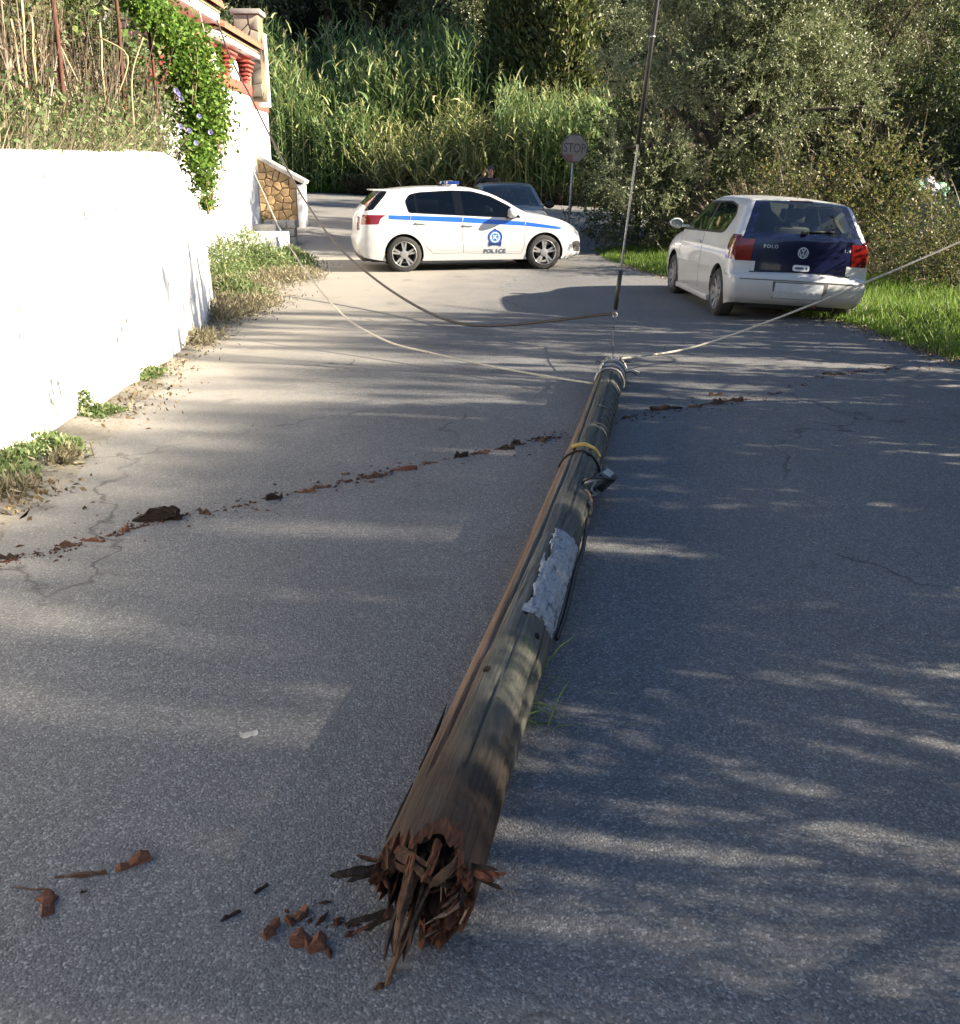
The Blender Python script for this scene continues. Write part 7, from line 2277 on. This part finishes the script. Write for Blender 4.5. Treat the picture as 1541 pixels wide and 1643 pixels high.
# ---------------------------------------------------------------- police officer behind the grey car
def person(loc, rotz):
    J = {'pelvis': (0, 0, .95), 'waist': (0, 0, 1.08), 'chest': (0, .0, 1.30), 'neck': (0, 0, 1.46), 'head0': (0, .01, 1.53), 'head': (0, .015, 1.62), 'top': (0, .0, 1.72),
         'ls': (.19, 0, 1.41), 'le': (.40, .10, 1.26), 'lw': (.17, .21, 1.50), 'lh': (.10, .17, 1.58),
         'rs': (-.19, 0, 1.41), 're': (-.26, -.02, 1.13), 'rw': (-.23, .12, .90), 'rh': (-.22, .16, .82),
         'lhip': (.10, 0, .90), 'lk': (.12, .02, .50), 'la': (.13, -.02, .10), 'lt': (.14, .16, .04),
         'rhip': (-.10, 0, .90), 'rk': (-.12, .02, .50), 'ra': (-.13, -.02, .10), 'rt': (-.14, .16, .04)}
    Rd = {'pelvis': (.16, .12), 'waist': (.15, .11), 'chest': (.185, .125), 'neck': (.058, .06), 'head0': (.06, .07), 'head': (.078, .098), 'top': (.05, .06),
          'ls': (.075, .075), 'le': (.055, .055), 'lw': (.035, .038), 'lh': (.042, .03), 'rs': (.075, .075), 're': (.055, .055), 'rw': (.035, .038), 'rh': (.042, .03),
          'lhip': (.10, .105), 'lk': (.066, .07), 'la': (.045, .05), 'lt': (.042, .035), 'rhip': (.10, .105), 'rk': (.066, .07), 'ra': (.045, .05), 'rt': (.042, .035)}
    Es = [('pelvis', 'waist'), ('waist', 'chest'), ('chest', 'neck'), ('neck', 'head0'), ('head0', 'head'), ('head', 'top'), ('chest', 'ls'), ('ls', 'le'), ('le', 'lw'), ('lw', 'lh'), ('chest', 'rs'), ('rs', 're'), ('re', 'rw'), ('rw', 'rh'), ('pelvis', 'lhip'), ('lhip', 'lk'), ('lk', 'la'), ('la', 'lt'), ('pelvis', 'rhip'), ('rhip', 'rk'), ('rk', 'ra'), ('ra', 'rt')]
    names = list(J)
    me = bpy.data.meshes.new('person')
    me.from_pydata([J[n_] for n_ in names], [(names.index(a), names.index(b)) for a, b in Es], [])
    o = bpy.data.objects.new('person', me); COL.objects.link(o)
    md = o.modifiers.new('skin', 'SKIN')
    for i, n_ in enumerate(names):
        me.skin_vertices[0].data[i].radius = Rd[n_]
        me.skin_vertices[0].data[i].use_root = (n_ == 'pelvis')
    o.modifiers.new('sub', 'SUBSURF').levels = 2
    dg = bpy.context.evaluated_depsgraph_get()
    m2 = bpy.data.meshes.new_from_object(o.evaluated_get(dg))
    bpy.data.objects.remove(o)
    root = tag(empty('person', loc, (0, 0, rotz)), 'person in dark uniform standing behind the grey car with one arm raised', 'person')
    m2.materials.clear()
    for m in (simple('black_uniform', (.012, .012, .015), .8, var=.3, scale=20), simple('skin', (.26, .15, .11), .55, var=.1, bump=0), simple('black_boots', (.012, .012, .012), .5, var=.2)):
        m2.materials.append(m)
    for p in m2.polygons:
        c = p.center
        hand = (Vector(J['lh']) - c).length < .085 or (Vector(J['rh']) - c).length < .09
        p.material_index = 1 if (c.z > 1.475 and abs(c.x) < .12 and c.y < .14) or hand else (2 if c.z < .14 else 0)
        p.use_smooth = True
    b_ = link('body', m2, root)
    bm = bmesh.new(); bmesh.ops.create_icosphere(bm, subdivisions=3, radius=1)
    for v_ in list(bm.verts):
        v_.co = Vector((v_.co.x * .092, v_.co.y * .112 - .012, v_.co.z * .10 + 1.655))
    bmesh.ops.delete(bm, geom=[v_ for v_ in bm.verts if v_.co.z < 1.60 or (v_.co.y > .06 and v_.co.z < 1.67)], context='VERTS')
    from_bm('hair', bm, MT['trim'], root, 180)
    # face details and fingers
    bm = bmesh.new(); bm_tube(bm, [(0, .10, 1.635), (0, .128, 1.600), (0, .112, 1.595)], [.008, .013, .008], 6); from_bm('nose', bm, m2.materials[1], root)
    for sx in (-1, 1):
        bm = bmesh.new(); bmesh.ops.create_icosphere(bm, subdivisions=2, radius=.012); o = from_bm('eye', bm, MT['badge_dark'], root); o.location = (sx * .032, .098, 1.635)
        bm = bmesh.new(); bmesh.ops.create_icosphere(bm, subdivisions=2, radius=.03); o = from_bm('ear', bm, m2.materials[1], root, 180); o.location = (sx * .085, .01, 1.62); o.scale = (.35, .7, 1)
    bm = bmesh.new(); bm_tube(bm, [(-.025, .098, 1.565), (0, .106, 1.563), (.025, .098, 1.565)], .005, 5); from_bm('mouth', bm, MT['rust'], root)
    for base_, d0 in (('lh', Vector((-.35, -.05, 1))), ('rh', Vector((.1, .25, -1)))):
        d0 = d0.normalized(); s_ = d0.cross(Vector((0, 1, 0))).normalized()
        for k, L in enumerate((.075, .085, .08, .062)):
            p0 = Vector(J[base_]) + s_ * (k - 1.5) * .018 + d0 * .02
            bm = bmesh.new(); bm_tube(bm, [p0, p0 + d0 * L * .55, p0 + d0 * L * .85 + Vector((0, -.02 if base_ == 'lh' else .02, 0))], [.0095, .009, .007], 7); from_bm('finger', bm, m2.materials[1], root)
        p0 = Vector(J[base_]) + s_ * -.03
        bm = bmesh.new(); bm_tube(bm, [p0, p0 - s_ * .022 + d0 * .03, p0 - s_ * .022 + d0 * .055], [.011, .010, .008], 7); from_bm('thumb', bm, m2.materials[1], root)
    return root
po = A(788, 280, 24.4)
person((po.x, 24.4, tz(po.x, 24.4)), R(170))
